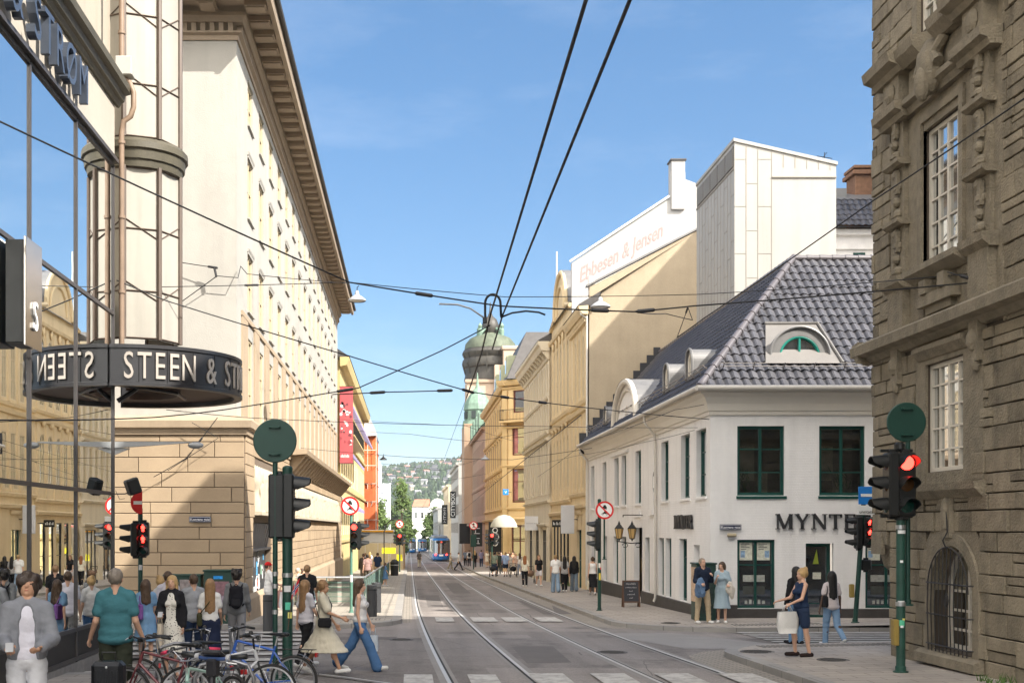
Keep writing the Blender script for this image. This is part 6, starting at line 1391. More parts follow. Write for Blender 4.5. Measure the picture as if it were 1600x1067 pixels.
# street name plates
for pos, right, lab in (((-6.15, 35.5-.36, 2.53), (1, 0, 0), 'dark blue street name plate on the tan stone corner of the bank building'), ((9.50, 35.44, 2.30), (1, 0, 0), 'dark blue street name plate on the white café wall left of the big letters')):
    t = thing('street_name_plate', lab, 'street sign', pos); p = Vector(pos)
    MB().bbox(p.x-.32, p.x+.32, p.y-.03, p.y, p.z-.085, p.z+.085, .006).build('plate', plain('navy_enamel', (.012, .02, .055), .3), t)
    MB().box(p.x-.305, p.x+.305, p.y-.033, p.y-.0305, p.z-.07, p.z+.07).build('border', plain('enamel_white', (.7, .7, .72), .3), t); MB().box(p.x-.295, p.x+.295, p.y-.036, p.y-.0335, p.z-.06, p.z+.06).build('field', plain('navy_enamel', (.012, .02, .055), .3), t)
    tb = text_mesh('Kongens gate', .105, .004, offset=.002); place(tb, (p.x, p.y-.039, p.z-.035), (1, 0, 0), (0, 0, 1)); tb.build('lettering', plain('enamel_white', (.7, .7, .72)), t)
t = thing('wall_plaque', 'little brass lamp plaque on the white café wall under the street name plate', 'plaque', (9.54, 35.4, 2.06)); MB().bbox(9.40, 9.68, 35.38, 35.48, 2.02, 2.12, .03).build('lamp', plain('pale_brass', (.45, .38, .25), .4), t); MB().bbox(9.45, 9.63, 35.44, 35.5, 1.94, 2.0, .01).build('plate', plain('grey_plate', (.4, .4, .4)), t)
# ================================================================ LAMPS, LANTERNS, SPEAKER
LG = plain('lamp_grey', (.40, .41, .42), .45)
t = thing('bracket_lamp', 'grey arm lamp reaching out from the department store corner', 'street lamp', (XS, 23.95, 3.9)); mb = MB()
mb.add([(XS-.05,23.9,3.86),(XS-.05,24.0,3.86),(XS+1.5,24.0,3.97),(XS+1.5,23.9,3.97),(XS-.05,23.9,3.99),(XS-.05,24.0,3.99),(XS+1.5,24.0,3.99),(XS+1.5,23.9,3.99)], [(0,3,2,1),(4,5,6,7),(0,1,5,4),(1,2,6,5),(2,3,7,6),(3,0,4,7)])
mb.prism([(XS-.02, 3.72), (XS+.32, 3.86), (XS-.02, 3.88)], .03, 'y', 23.94); mb.build('arm', LG, t); MB().ball((XS+1.62, 23.95, 3.92), (.16, .09, .07), 12, 8).build('lamp_head', LG, t, True)
t = thing('loudspeaker', 'black box loudspeaker on a bracket at the department store corner', 'loudspeaker', (XS+.3, 24, 3.0)); X = Matrix.Translation((XS+.36, 23.95, 3.10)) @ Matrix.Rotation(.6, 4, 'Z') @ Matrix.Rotation(-.35, 4, 'Y')
MB().bbox(-.13, .13, -.11, .11, -.16, .16, .03).xf(X).build('cabinet', BLACK, t); MB().tube([(XS, 23.93, 2.95), (XS+.2, 23.95, 2.95), (XS+.36, 23.97, 3.0)], .014, 6).build('bracket', DARKF, t); MB().tube([(XS+.02, 23.93, 3.02), (XS+.1, 23.94, 2.84), (XS+.2, 23.95, 2.86)], .006, 4).build('cable', BLACK, t)
def pendant(lab, x, y, z, r=.3, mat=None):
    t = thing('pendant_lamp', lab, 'street lamp', (x, y, z), 0, 'pendant street lamps'); mb = MB(); mb.lathe((x, y, z), [(r*.92, -.02), (r, 0), (r*.95, .05), (r*.55, .14), (r*.25, .2), (r*.2, .3), (.03, .34)], 20); mb.build('lamp_shade', mat or LG, t, True, 40)
    MB().lathe((x, y, z), [(0, -.02), (r*.8, 0), (r*.9, .03)], 16).build('diffuser', plain('lamp_diffuser', (.6, .6, .58), .4), t); MB().tube([(x, y, z+.33), (x, y, z+.45), (x+.06, y, z+.5)], .015, 5).build('hook', BLACK, t)
p = W(558, 470, 40); pendant('pale pendant street lamp hanging just off the bank building eaves', p.x, p.y, p.z)
p = W(938, 480, 40); pendant('pale pendant street lamp hanging before the beige roughcast gable', p.x, p.y, p.z, .34)
p = W(599, 718, 100); pendant('dark pendant lamp hanging left before the hillside', p.x, p.y, p.z, .32, BLACK)
p = W(758, 718, 90); pendant('pale pendant lamp far down the street before the reddish house', p.x, p.y, p.z, .35)
t = thing('wall_lanterns', 'pair of old black lanterns with amber glass on a scrolled bracket by the café entrance', 'lantern', (XM, 46.1, 1.9)); AMB = plain('amber_glass', (.55, .36, .14), .2)
mb = MB(); mb.tube([(XM, 46.1, 1.72), (XM-.4, 46.1, 1.70), (XM-.95, 46.1, 1.78)], .022, 6)
for c in (XM-.12, XM-.62):
    mb.tube([(c-.1*math.cos(a*.55), 46.1, 1.62+.08*math.sin(a*.55)) for a in range(11)], .014, 5)
mb.build('bracket', BLACK, t)
for c in (XM-.35, XM-.85):
    mb = MB(); mb.lathe((c, 46.1, 1.78), [(.02, 0), (.03, .06), (.10, .09), (.10, .11)], 6); mb.lathe((c, 46.1, 2.26), [(.17, 0), (.17, .02), (.08, .14), (.05, .17), (.05, .2), (.015, .28), (0, .33)], 6)
    for k in range(6): mb.tube([(c+.1*math.cos(k*PI/3), 46.1+.1*math.sin(k*PI/3), 1.88), (c+.165*math.cos(k*PI/3), 46.1+.165*math.sin(k*PI/3), 2.27)], .010, 4)
    l_ = mb.build('lantern', BLACK, t); MB().lathe((c, 46.1, 1.89), [(.09, 0), (.155, .37)], 6).build('lantern_glass', AMB, l_)
t = thing('sign_bar', 'thin black iron sign bar on the café wall above the lanterns', 'bracket', (XM, 45.8, 2.75)); mb = MB(); mb.tube([(XM, 45.8, 2.78), (XM-.75, 45.8, 2.78)], .02, 6); mb.tube([(XM-.75, 45.8, 2.78), (XM-.75, 45.8, 2.70)], .02, 6); mb.build('bar', BLACK, t)
t = thing('round_wall_sign', 'pale round wall emblem on the café side wall', 'sign', (XM-.1, 42.6, 4)); mb = MB(); mb.tube([(XM-.05, 43.35+.22*math.cos(a*PI/10), 3.95+.36*math.sin(a*PI/10)) for a in range(20)], .03, 5, True); mb.tube([(XM-.05, 43.35, 3.62), (XM-.05, 43.35, 3.35)], .02, 5); mb.build('emblem', plain('grey_emblem', (.34, .34, .33)), t); tb = MB(); [tb.box(XM-.035, XM-.005, 43.15+.11*i, 43.22+.11*i, 3.10+.13*j, 3.19+.13*j) for i in range(4) for j in range(3)]; tb.build('lettering', plain('grey_emblem', (.34, .34, .33)), t)
t = thing('notice_box', 'small brass-framed notice case beside the café street door', 'notice case', (XM-.04, 46.9, .9)); MB().bbox(9.2, 9.5, 47.55, 47.62, .55, 1.05, .01).build('case', plain('brass_case', (.25, .19, .10), .4), t); MB().box(9.24, 9.46, 47.54, 47.549, .62, .98).build('sheet', plain('cream_sheet', (.5, .45, .35)), t)
# ================================================================ STREET FURNITURE
CAB = M('green_cabinet', (.018, .050, .040), .5, .15, 3, .05)
def cabinet(lab, x0, x1, y0, y1, h, posters, mat=CAB):
    z = foot((x0+x1)/2, y0); t = thing('utility_cabinet', lab, 'utility cabinet', ((x0+x1)/2, (y0+y1)/2, z)); mb = MB(); mb.bbox(x0, x1, y0, y1, z, z+h, .015); mb.bbox(x0-.03, x1+.03, y0-.03, y1+.03, z+h-.002, z+h+.05, .015); mb.bbox(x0+.01, x1-.01, y0-.01, y1, z, z+.1, .005); mb.build('body', mat, t)
    for i, (a, b, w_, hh, c) in enumerate(posters): MB().box(x0+a, x0+a+w_, y0-.006-.001*i, y0-.002-.001*i, z+b, z+b+hh).build('bill', M('bill_c%d%d%d' % tuple(int(q*9) for q in c), c, .7, .5, 9, 0), t)
    return t
cabinet('wide dark green utility cabinet pasted with bills against the tan stone wall', -7.0, -5.95, 34.1, 34.6, 1.35, [(.45, .7, .5, .55, (.25, .22, .22)), (.55, .8, .14, .18, (.5, .15, .12)), (.75, .75, .16, .25, (.55, .5, .45)), (.1, .85, .25, .18, (.4, .5, .5)), (.08, .3, .22, .3, (.45, .44, .4)), (.5, .3, .18, .25, (.5, .48, .5))])
cabinet('taller dark green utility cabinet with a blue label near the bank building corner', -5.85, -5.05, 34.0, 34.55, 1.48, [(.28, 1.27, .26, .09, (.02, .25, .65)), (.1, .45, .62, .75, (.22, .12, .14)), (.2, .6, .2, .25, (.6, .3, .4)), (.45, .5, .2, .3, (.3, .25, .3))])
z = foot(8.5, 35.3)
t = cabinet('dark street cabinet with a colourful poster on its left side at the café corner', 8.3, 8.86, 34.6, 35.3, 1.62, [(.08, .2, .4, 1.2, (.03, .05, .045))]); MB().box(8.285, 8.293, 34.66, 35.24, z+.55, z+1.55).build('poster', M('bright_poster', (.55, .38, .25), .5, .6, 5, 0), t)
CHAR = M('charcoal_bollard', (.045, .047, .05), .55, .12, 4, .08)
def bollard(lab, x, y, r=.11, h=.95):
    z = foot(x, y); t = thing('bollard', lab, 'bollard', (x, y, z), 0, 'charcoal bollards'); MB().lathe((x, y, z), [(r, 0), (r, h-.02), (r-.02, h), (r-.03, h-.015), (0, h-.01)], 20).build('post', CHAR, t, True, 35); MB().lathe((x, y, z), [(r+.002, h*.82), (r+.004, h*.82), (r+.004, h*.86), (r+.002, h*.86)], 20).build('band', BLACK, t)
for lab, px, D, r in (('charcoal bollard behind the large green signal post', 420, 32.5, .16), ('charcoal bollard between the woman in black blazer and the backpack man', 338, 33.0, .14), ('charcoal bollard at the near end of the pavement railing', 581, 37.6, .16), ('charcoal bollard just beyond the one at the railing end', 588, 40, .16)):
    p = W(px, 900, D); bollard(lab, p.x, p.y, r, 1.0)
t = thing('sandwich_board', 'wooden-framed chalk sandwich board on the café pavement', 'sandwich board', (7.95, 43, foot(7.95, 43))); z = foot(7.95, 43); WOOD = M('dark_wood', (.10, .05, .03), .6, .2, 4, .1)
for s_ in (0, 1):
    X = Matrix.Translation((7.95, 43, z+.95)) @ Matrix.Rotation((-.16, .16)[s_], 4, 'X'); mb = MB(); mb.bbox(-.31, -.26, -.02, .02, -.97, 0, .005); mb.bbox(.26, .31, -.02, .02, -.97, 0, .005); mb.bbox(-.26, .26, -.02, .02, -.05, 0, .005); mb.bbox(-.26, .26, -.02, .02, -.80, -.75, .005); f_ = mb.xf(X).build('frame', WOOD, t); MB().box(-.26, .26, -.01, .01, -.75, -.05).xf(X).build('chalk_board', plain('chalk_slate', (.04, .042, .05), .8), f_)
    if s_ == 0:
        for i, (n_, sz) in enumerate(((8, .07), (9, .05), (3, .04), (6, .06), (3, .05))):
            tb = MB(); [tb.tube([(-.022*n_+.045*k, -.0125, -.15-i*.125), (-.022*n_+.045*k+.012, -.0125, -.15-i*.125+sz*random.uniform(.5, 1)), (-.022*n_+.045*k+.03, -.0125, -.15-i*.125+sz*random.uniform(0, .4))], .006, 4) for k in range(n_)]; tb.xf(X).build('chalk_lettering', plain('chalk', (.6, .6, .6), .9), f_)
# railing round the stairway on the left pavement
RG = clear_glass('green_railing_glass', (.42, .52, .48)); t = thing('railing', 'green glass panel railing with steel handrail along the left pavement', 'railing', (-1.65, 44, foot(-1.65, 44))); mb = MB(); GP = plain('rail_green_post', (.10, .16, .14), .4)
n = 26
for i in range(n):
    y0, y1 = 44+i*2.1, 44+(i+1)*2.1; z0, z1 = foot(-1.65, y0), foot(-1.65, y1); MB().tube([(-1.65, y0, z0), (-1.65, y0, z0+1.08)], .03, 6).build('post', GP, t)
    MB().quad((-1.65, y0+.05, z0+.12), (-1.65, y1-.05, z1+.12), (-1.65, y1-.05, z1+.98), (-1.65, y0+.05, z0+.98)).build('panel', RG, t)
for k in range(3): MB().tube([(-1.65-.9*k-.5, 44, foot(-2, 44)), (-1.65-.9*k-.5, 44, foot(-2, 44)+1.05)], .025, 6).build('post', GP, t); MB().quad((-1.75-.9*k, 44, foot(-2, 44)+.12), (-2.5-.9*k, 44, foot(-2, 44)+.12), (-2.5-.9*k, 44, foot(-2, 44)+.95), (-1.75-.9*k, 44, foot(-2, 44)+.95)).build('panel', RG, t)
MB().tube([(-4.2, 44, foot(-2, 44)+1.08), (-1.65, 44, foot(-2, 44)+1.08)]+[(-1.65, 44+q*6, foot(-1.65, 44+q*6)+1.08) for q in range(1, 10)], .035, 8).build('handrail', plain('steel_handrail', (.5, .52, .53), .3, metal=.9), t)
mb = MB()
for i in range(5): mb.tube([(-4.2, 44.02, foot(-2, 44)+.2+i*.17), (-1.7, 44.02, foot(-2, 44)+.2+i*.17)], .014, 5)
mb.build('cross_rails', plain('mint_rail', (.25, .42, .34), .5), t)
t = thing('litter_bin', 'dark litter bin on the left pavement beside the far signal post', 'litter bin', (-1.2, 95, foot(-1.2, 95))); z = foot(-1.2, 95); MB().lathe((-1.2, 95, z), [(.3, 0), (.34, 1.0), (.36, 1.05), (.2, 1.25), (0, 1.3)], 12).build('bin', BLACK, t); MB().lathe((-1.2, 95, z+.8), [(.345, 0), (.35, .08)], 12).build('band', SILV, t)
# street lamp post arching over the street in the distance
t = thing('street_lamp', 'dark curved lamp post over the hoarding far down the left side', 'street lamp', (-2.3, 108, foot(-2.3, 108))); z = foot(-2.3, 108); mb = MB(); mb.tube([(-2.3, 108, z), (-2.3, 108, z+3.6), (-2.1, 108, z+4.3), (-1.6, 108, z+4.75), (-.9, 108, z+4.7)], .06, 6); mb.build('post', BLACK, t); MB().ball((-.8, 108, z+4.62), (.25, .15, .1), 8, 6).build('lamp_head', BLACK, t)
# small Norwegian flag on the green signal post
t = thing('small_flag', 'small red, white and blue cross flag on a stick tied to the green signal post', 'flag', (-1.93, 19.38, .9)); MB().tube([(-1.97, 19.36, .62), (-1.87, 19.36, 1.42)], .006, 5).build('stick', WOOD, t)
def flagq(mb, u0, u1, v0, v1, dz):
    O_ = Vector((-1.885, 19.35-dz, 1.32)); A_ = Vector((.11, 0, .14)); B_ = Vector((-.035, 0, -.22)); n = 8
    for i in range(n):
        a, b = u0+(u1-u0)*i/n, u0+(u1-u0)*(i+1)/n; w_ = lambda u: Vector((0, .012*math.sin(u*7), 0)); mb.quad(O_+A_*a+B_*v0+w_(a), O_+A_*b+B_*v0+w_(b), O_+A_*b+B_*v1+w_(b), O_+A_*a+B_*v1+w_(a))
mb = MB(); flagq(mb, 0, 1, 0, 1, 0); f_ = mb.build('cloth', plain('flag_red', (.55, .03, .04), .8), t)
mb = MB(); flagq(mb, .27, .55, 0, 1, .002); flagq(mb, 0, 1, .37, .63, .0021); mb.build('white_cross', plain('flag_white', (.75, .75, .75), .8), f_); mb = MB(); flagq(mb, .34, .48, 0, 1, .004); flagq(mb, 0, 1, .44, .56, .0041); mb.build('blue_cross', plain('flag_blue', (.02, .04, .22), .8), f_)
# ================================================================ OVERHEAD WIRES
WIRE = plain('black_wire', (.013, .013, .014), .6, var=0, bump=0); INS = plain('wire_insulator', (.02, .02, .022), .5)
def wire(label, pts, r=.012, ins=(), name='overhead_wire'):
    P_ = [W(*p) for p in pts]; out = []
    for i in range(len(P_)-1):
        for k in range(5):
            q = P_[i].lerp(P_[i+1], k/5); L_ = (P_[i]-P_[i+1]).length; q.z -= .012*L_*.25*4*(k/5)*(1-k/5); out.append(q)
    out.append(P_[-1]); base = min(P_, key=lambda v: v.y)
    t = thing(name, label, 'wire', base, 0, 'overhead wires'); MB().tube(out, r, 6).build('cable', WIRE, t)
    for i, f in ins:
        a = P_[i].lerp(P_[i+1], f); d = (P_[i+1]-P_[i]).normalized(); a.z -= .012*(P_[i]-P_[i+1]).length*f*(1-f); MB().tube([a-d*.16, a-d*.13, a+d*.13, a+d*.16], [r*1.2, r*2.6, r*2.6, r*1.2], 8).build('insulator', INS, t)
    return t
def wire3(label, P_, r):
    t = thing('trolley_wire', label, 'wire', P_[0], 0, 'trolley wires'); MB().tube(P_, r, 8).build('cable', WIRE, t); return t
wire3('thick trolley wire on the left, running overhead from the camera up the street', [(1.08, -4, 5.86), (1.2, 8, 5.85), (1.36, 20, 5.86), (1.38, 23, 5.62), (1.36, 28.5, 5.38)], .0155)
wire3('thin trolley wire over the left-hand tram track beyond the wire hoop', [(1.36, 28.4, 5.39), (1.32, 60, 4.6), (1.0, 100, 3.9), (1.0, 300, 1.6)], .006)
wire3('thick trolley wire on the right, running overhead from the camera to the wire hoop', [(1.42, -4, 5.86), (1.5, 8, 5.85), (1.6, 20.6, 5.92), (1.66, 24, 5.85)], .0155)
wire3('thin trolley wire over the right-hand tram track far up the street', [(4.3, 30, 5.1), (4.3, 60, 4.55), (4.6, 100, 3.9), (4.6, 300, 1.6)], .012)
t = thing('wire_hoop', 'black hoop hanger where the overhead wires cross', 'wire hanger', W(770, 480, 20.5), 0, None); k = 12
mb = MB(); mb.tube([W(759-0+.0, 505, 20.5), W(758, 490, 20.5)]+[W(770-12*math.cos(PI*i/k), 474-14*math.sin(PI*i/k), 20.5) for i in range(k+1)]+[W(783, 495, 20.5)], .021, 8); mb.build('hoop', WIRE, t, True)
MB().tube([W(782, 496, 20.5), W(800, 489, 20.5), W(822, 486, 20.5), W(842, 488, 20.5), W(852, 492, 20.5)], .016, 8).build('arm', WIRE, t, True); MB().tube([W(757, 497, 20.5), W(735, 482, 20.5), W(715, 476, 20.5), W(686, 475, 20.5)], .016, 6).build('pull_off_arm', LG, t, True); MB().bbox(*[v for v in (W(757, 500, 20.5).x-.03, W(757, 500, 20.5).x+.03, 20.47, 20.53, W(757, 505, 20.5).z, W(757, 496, 20.5).z)], .008).build('clamp', INS, t)
wire('heavy span wire sloping from the upper left edge over the street to the granite building', [(-60, 162, 15), (545, 441, 20.5), (780, 478, 20.5), (990, 487, 20.5), (1085, 478, 20.3), (1536, 440, 19.72)], .013, ((1, .5), (2, .75), (3, .2)))
wire('thin span wire level across the sky between the bank eaves and the granite building', [(200, 449, 25), (545, 441, 26), (790, 464, 28), (1090, 460, 30), (1545, 425, 19.5)], .009, ((0, .55),))
wire('thick feeder wire slanting down from the top right corner', [(1690, 92, 16), (1367, 312, 22), (1100, 497, 30), (1058, 527, 32)], .013, ())
wire('thick wire rising from lower left to the wire hoop', [(-40, 656, 12.5), (240, 652, 19), (350, 640, 22), (560, 606, 22), (690, 548, 21.5), (766, 508, 20.6)], .011, ((2, .9),))
wire('span wire falling from the department store corner across to the café eaves', [(182, 438, 24), (260, 470, 24.2), (545, 556, 26), (735, 612, 27), (850, 629, 29), (1108, 655, 35.4)], .013, ((2, .98), (3, .45), (3, .98)))
wire('short span wire with insulators level left of centre', [(520, 616, 24), (575, 614, 24), (600, 612.5, 24), (700, 610, 24)], .012, ((1, .6), (2, .95)))
wire('fine span wire crossing low in front of the bank carving', [(260, 640, 26), (380, 652, 28), (560, 660, 30), (850, 666, 34), (1090, 668, 36)], .008)
wire('fine cross wire just above the far hill skyline', [(470, 700, 50), (640, 714, 48), (800, 718, 46), (925, 700, 45)], .010)
wire('thin cross wire between the yellow house and the cream pilaster house', [(545, 672, 88), (640, 678, 80), (740, 690, 75), (866, 668, 74)], .014)
wire('thin cross wire over the far scaffolding', [(528, 655, 84), (727, 665, 82), (808, 690, 99)], .014)
wire('distant cross wire at hoarding level', [(596, 724, 120), (690, 735, 120), (765, 712, 135)], .02)
wire('distant lower cross wire before the hillside houses', [(596, 742, 130), (700, 750, 130), (762, 740, 137)], .02)
wire('slanting thin wire from the café eaves towards the yellow house', [(840, 745, 70), (915, 690, 56), (1055, 640, 37), (1100, 632, 35.3)], .009, ((0, .5),))
wire('fine wire low over the café pavement', [(800, 730, 80), (900, 712, 55), (1010, 690, 42.5), (1085, 672, 36.4)], .008)
wire('bundled tram wire curving towards the left side street', [(180, 447, 25), (230, 455, 25), (300, 470, 27), (400, 515, 32)], .010, ((0, .9),)) if False else None
wire('short anchor wire with hooks on the bank end wall', [(282, 410, 35.3), (335, 418, 35.2), (338, 432, 35.2), (280, 474, 35.3)], .014, ((0, .95), (1, .5)))
wire('looped wire from the bank end wall to the street side windows', [(338, 431, 35.2), (372, 434, 35.2), (376, 416, 35.4), (386, 428, 36), (545, 443, 40)], .012)
wire('pair of crossed stay wires low on the bank stone base', [(340, 652, 34.9), (292, 715, 34.9), (240, 745, 34.9)], .012, ((0, .6),)); wire('second stay wire crossing the first on the bank stone base', [(300, 660, 34.9), (341, 684, 34.9), (262, 735, 34.9)], .010)
wire('stay wire from the granite ledge with two pale insulators', [(1480, 425, 19.9), (1538, 441, 19.6), (1590, 446, 18.6)], .012, ((0, .6),)); wire('second stay wire on the granite building running right', [(1536, 440, 19.7), (1570, 415, 19.2), (1590, 390, 18.6)], .012, ((0, .4),))
wire('wire drooping from the café gable pull-off to the feeder', [(1058, 527, 32), (1075, 480, 30), (1082, 500, 30), (1040, 490, 29), (990, 487, 21)], .010, ((0, .9),))
# ================================================================ TRAMS
TB = M('tram_blue', (.008, .12, .34), .3, .06, 1, 0, spec=.6, coat=.5); TG = plain('tram_grey', (.16, .17, .18), .4); TGL = glass_mat('tram_glass', (.02, .022, .025), .25)
def tram(label, x, y, L=30, tail=True):
    z = g(y)+.02; t = thing('tram', label, 'tram', (x, y, z), 0, 'blue trams'); w_ = 1.3; s_ = (g(y+L)-g(y))/L
    out = [(-w_*.72, 0), (-w_*.93, .35), (-w_, 1.2), (w_, 1.2), (w_*.93, .35), (w_*.72, 0)]
    def sh(mb, Y0, Y1, x0, x1, z0, z1, b=.1): mb.bbox(x-x1, x+x1, Y0, Y1, z0, z1, b)
    mb = MB()
    plan = [(-w_, y+30 if L > 20 else y+L), (-w_, y+1.3), (-w_*.86, y+.45), (-w_*.55, y+.05), (0, y-.06), (w_*.55, y+.05), (w_*.86, y+.45), (w_, y+1.3), (w_, y+L)]
    def ring(z0, z1, k0=1, k1=1, dy0=0, dy1=0):
        m = len(plan); vs = [(x+a*k0, b+dy0, z+z0) for a, b in plan]+[(x+a*k1, b+dy1, z+z1) for a, b in plan]; return vs, [(i, i+1, m+i+1, m+i) for i in range(m-1)]+[tuple(range(m)), tuple(range(m, 2*m))]
    mb.add(*ring(.22, .45, .96, 1, .1, 0)); mb.add(*ring(.45, 1.08, 1, 1)); mb.add(*ring(3.02, 3.3, .99, .9, .12, .5)); mb.build('body', TB, t, True, 40)
    mb = MB(); mb.add(*ring(1.082, 3.018, 1, .985, 0, .14)); mb.build('windscreen', TGL, t, True, 40)
    mb = MB()
    for sx in (-1, 1): mb.tube([(x+sx*w_*.87, y+.42, z+1.26), (x+sx*w_*.86, y+.55, z+3.0)], .03, 5)
    for sx in (-1, 1): mb.box(x+sx*w_-.012 if sx > 0 else x-w_-.012, x+w_+.012 if sx > 0 else x-w_+.012, y+1.4, y+L, z+.5, z+1.22); mb.box(x+sx*w_-.02, x+sx*w_+.02, y+1.4, y+1.7, z+1.2, z+3.0)
    mb.build('side_panel', TG, t); mb = MB(); mb.bbox(x-1.0, x+1.0, y+3, y+L-1, z+3.25, z+3.65, .1); mb.build('roof_unit', TG, t)
    tb = text_mesh('13', .26, .01); d = MB(); d.box(x-.75, x+.75, y-.05, y+.02, z+2.62, z+2.95); dd = d.build('display', BLACK, t); place(tb, (x, y-.06, z+2.69), (1, 0, 0), (0, 0, 1)); tb.build('display_text', emis('display_red', (1, .1, .05), 2), dd)
    for sx in (-1, 1): MB().lathe((x+sx*.78, y-.0, z+.98), [(0, -.05), (.12, -.04), (.13, .05)], 10, 'y').build('tail_light', REDL if tail else SIGW, t)
    MB().bbox(x-.3, x+.3, y-.09, y-.03, z+.75, z+1.0, .02).build('emblem', SIGW, t)
    MB().tube([(x, y+8, z+3.6), (x, y+7, z+4.4), (x, y+8.4, z+5.2)], .05, 5).build('pantograph', BLACK, t)
    return t
tram('nearest blue tram with black windscreen and red tail lights in the right-hand track', 4.55, 172)
tram('small distant blue tram standing in the left-hand track', .35, 300, 28, False)
tram('most distant pale blue tram half hidden behind the nearest one', 3.6, 335, 28, False)
# ================================================================ TREES
BARK = M('bark', (.10, .075, .055), .9, .2, 3, .4); LEAF = M('leaf_green', (.05, .08, .018), .7, .25, .8, 0, island=.7); LEAFD = M('leaf_dark', (.065, .10, .028), .7, .25, .8, 0, island=.7)
def tree(label, x, y, h, rad, shape, m=None, n=2200, ls=.4, group=None):
    z = foot(x, y) if y < 420 else hill(x, y); t = thing('street_tree', label, 'tree', (x, y, z), 0, group); mb = MB(); mb.tube([(x, y, z-.2), (x+.1, y, z+h*.3), (x, y, z+h*.75), (x, y, z+h*.95)], [h*.018, h*.014, h*.008, .02], 7)
    for k in range(9):
        a = random.uniform(0, 6.28); z1 = z+h*random.uniform(.25, .8); r = rad*random.uniform(.5, .8); mb.tube([(x, y, z1), (x+r*math.cos(a)*.6, y+r*math.sin(a)*.6, z1+h*.08), (x+r*math.cos(a), y+r*math.sin(a), z1+h*.16)], [h*.006, h*.004, .01], 5)
    mb.build('trunk', BARK, t); mb = MB(); cl = []
    for k in range(34 if shape == 'poplar' else 26):
        q = random.uniform(.05, 1.0) if shape == 'poplar' else random.uniform(.14, 1.0); w_ = rad*(math.sin(PI*min(1, q*.86+.12))**.6 if shape == 'poplar' else math.sqrt(max(.05, 1-((q-.58)/.45)**2))); a = random.uniform(0, 6.28); rr = w_*math.sqrt(random.random())*.8; cl.append((x+rr*math.cos(a), y+rr*math.sin(a), z+h*q, rad*(random.uniform(.5, .8) if shape == 'poplar' else random.uniform(.28, .5))))
    for i in range(n):
        c = random.choice(cl); v = Vector((random.gauss(0, 1), random.gauss(0, 1), random.gauss(0, 1.1))).normalized()*c[3]*random.uniform(.3, 1.1); p = Vector(c[:3])+v; s_ = ls*random.uniform(.6, 1.3)
        e = Vector((random.gauss(0, 1), random.gauss(0, 1), random.gauss(0, 1))).normalized(); f = e.orthogonal().normalized(); mb.quad(p-e*s_, p-f*s_*.6, p+e*s_, p+f*s_*.6)
    mb.build('crown', m or LEAF, t); return t
tree('tall slender poplar right of the white apartment block', -1.7, 250, 15, 1.7, 'poplar', M('poplar_leaf', (.085, .13, .035), .7, .25, .8, 0, island=.6), 3000, .3)
tree('shorter poplar in front of the grey scaffolding tower', -5.2, 225, 10.5, 1.5, 'poplar', M('poplar_leaf', (.085, .13, .035)), 2500, .28)
tree('round street tree behind the small distant tram', 5.6, 350, 9, 2.6, 'round', LEAFD); tree('bushy dark street tree beyond the trams beside the right-hand houses', 7.8, 352, 12, 3.6, 'round', LEAFD)
tree('low leafy tree at the end of the street left of the trams', -.4, 385, 10, 2.8, 'round'); tree('broad leafy tree on the rise beyond the street end', 3.5, 520, 15, 8, 'round', LEAF, 3500, .7); tree('big leafy tree on the rise behind the poplar', -7, 560, 16, 8, 'round', LEAF, 3500, .8); tree('dark spreading tree right of the pale mansion at the street end', 14, 500, 18, 7, 'round', LEAFD, 2500, .7)
mn = thing('pale_mansion', 'pale mansion with a rounded gable beyond the end of the street', 'house', (9, 470, -6)); MB().box(1, 14.5, 470, 482, -8, 11.0).build('wall', WHITEW, mn); mb = MB(); mb.prism([(8, 10.9)]+[(11-3*math.cos(PI*i/10), 11.0+3.2*math.sin(PI*i/10)) for i in range(11)]+[(14, 10.9)], 11, 'y', 469.9); mb.build('gable', WHITEW, mn)
MB().add([(1,469.5,11),(8,469.5,11),(8,482,11),(1,482,11),(2,476,14),(8,476,14)], [(0,1,5,4),(2,3,4,5),(3,0,4)]).build('roof', M('red_tile_far', (.38, .17, .11), .85, .15, .5, 0), mn)
for i in range(5): MB().box(2.0+i*2.5, 3.0+i*2.5, 469.9, 469.98, 6.5, 8.8).build('window', GLASS, mn)
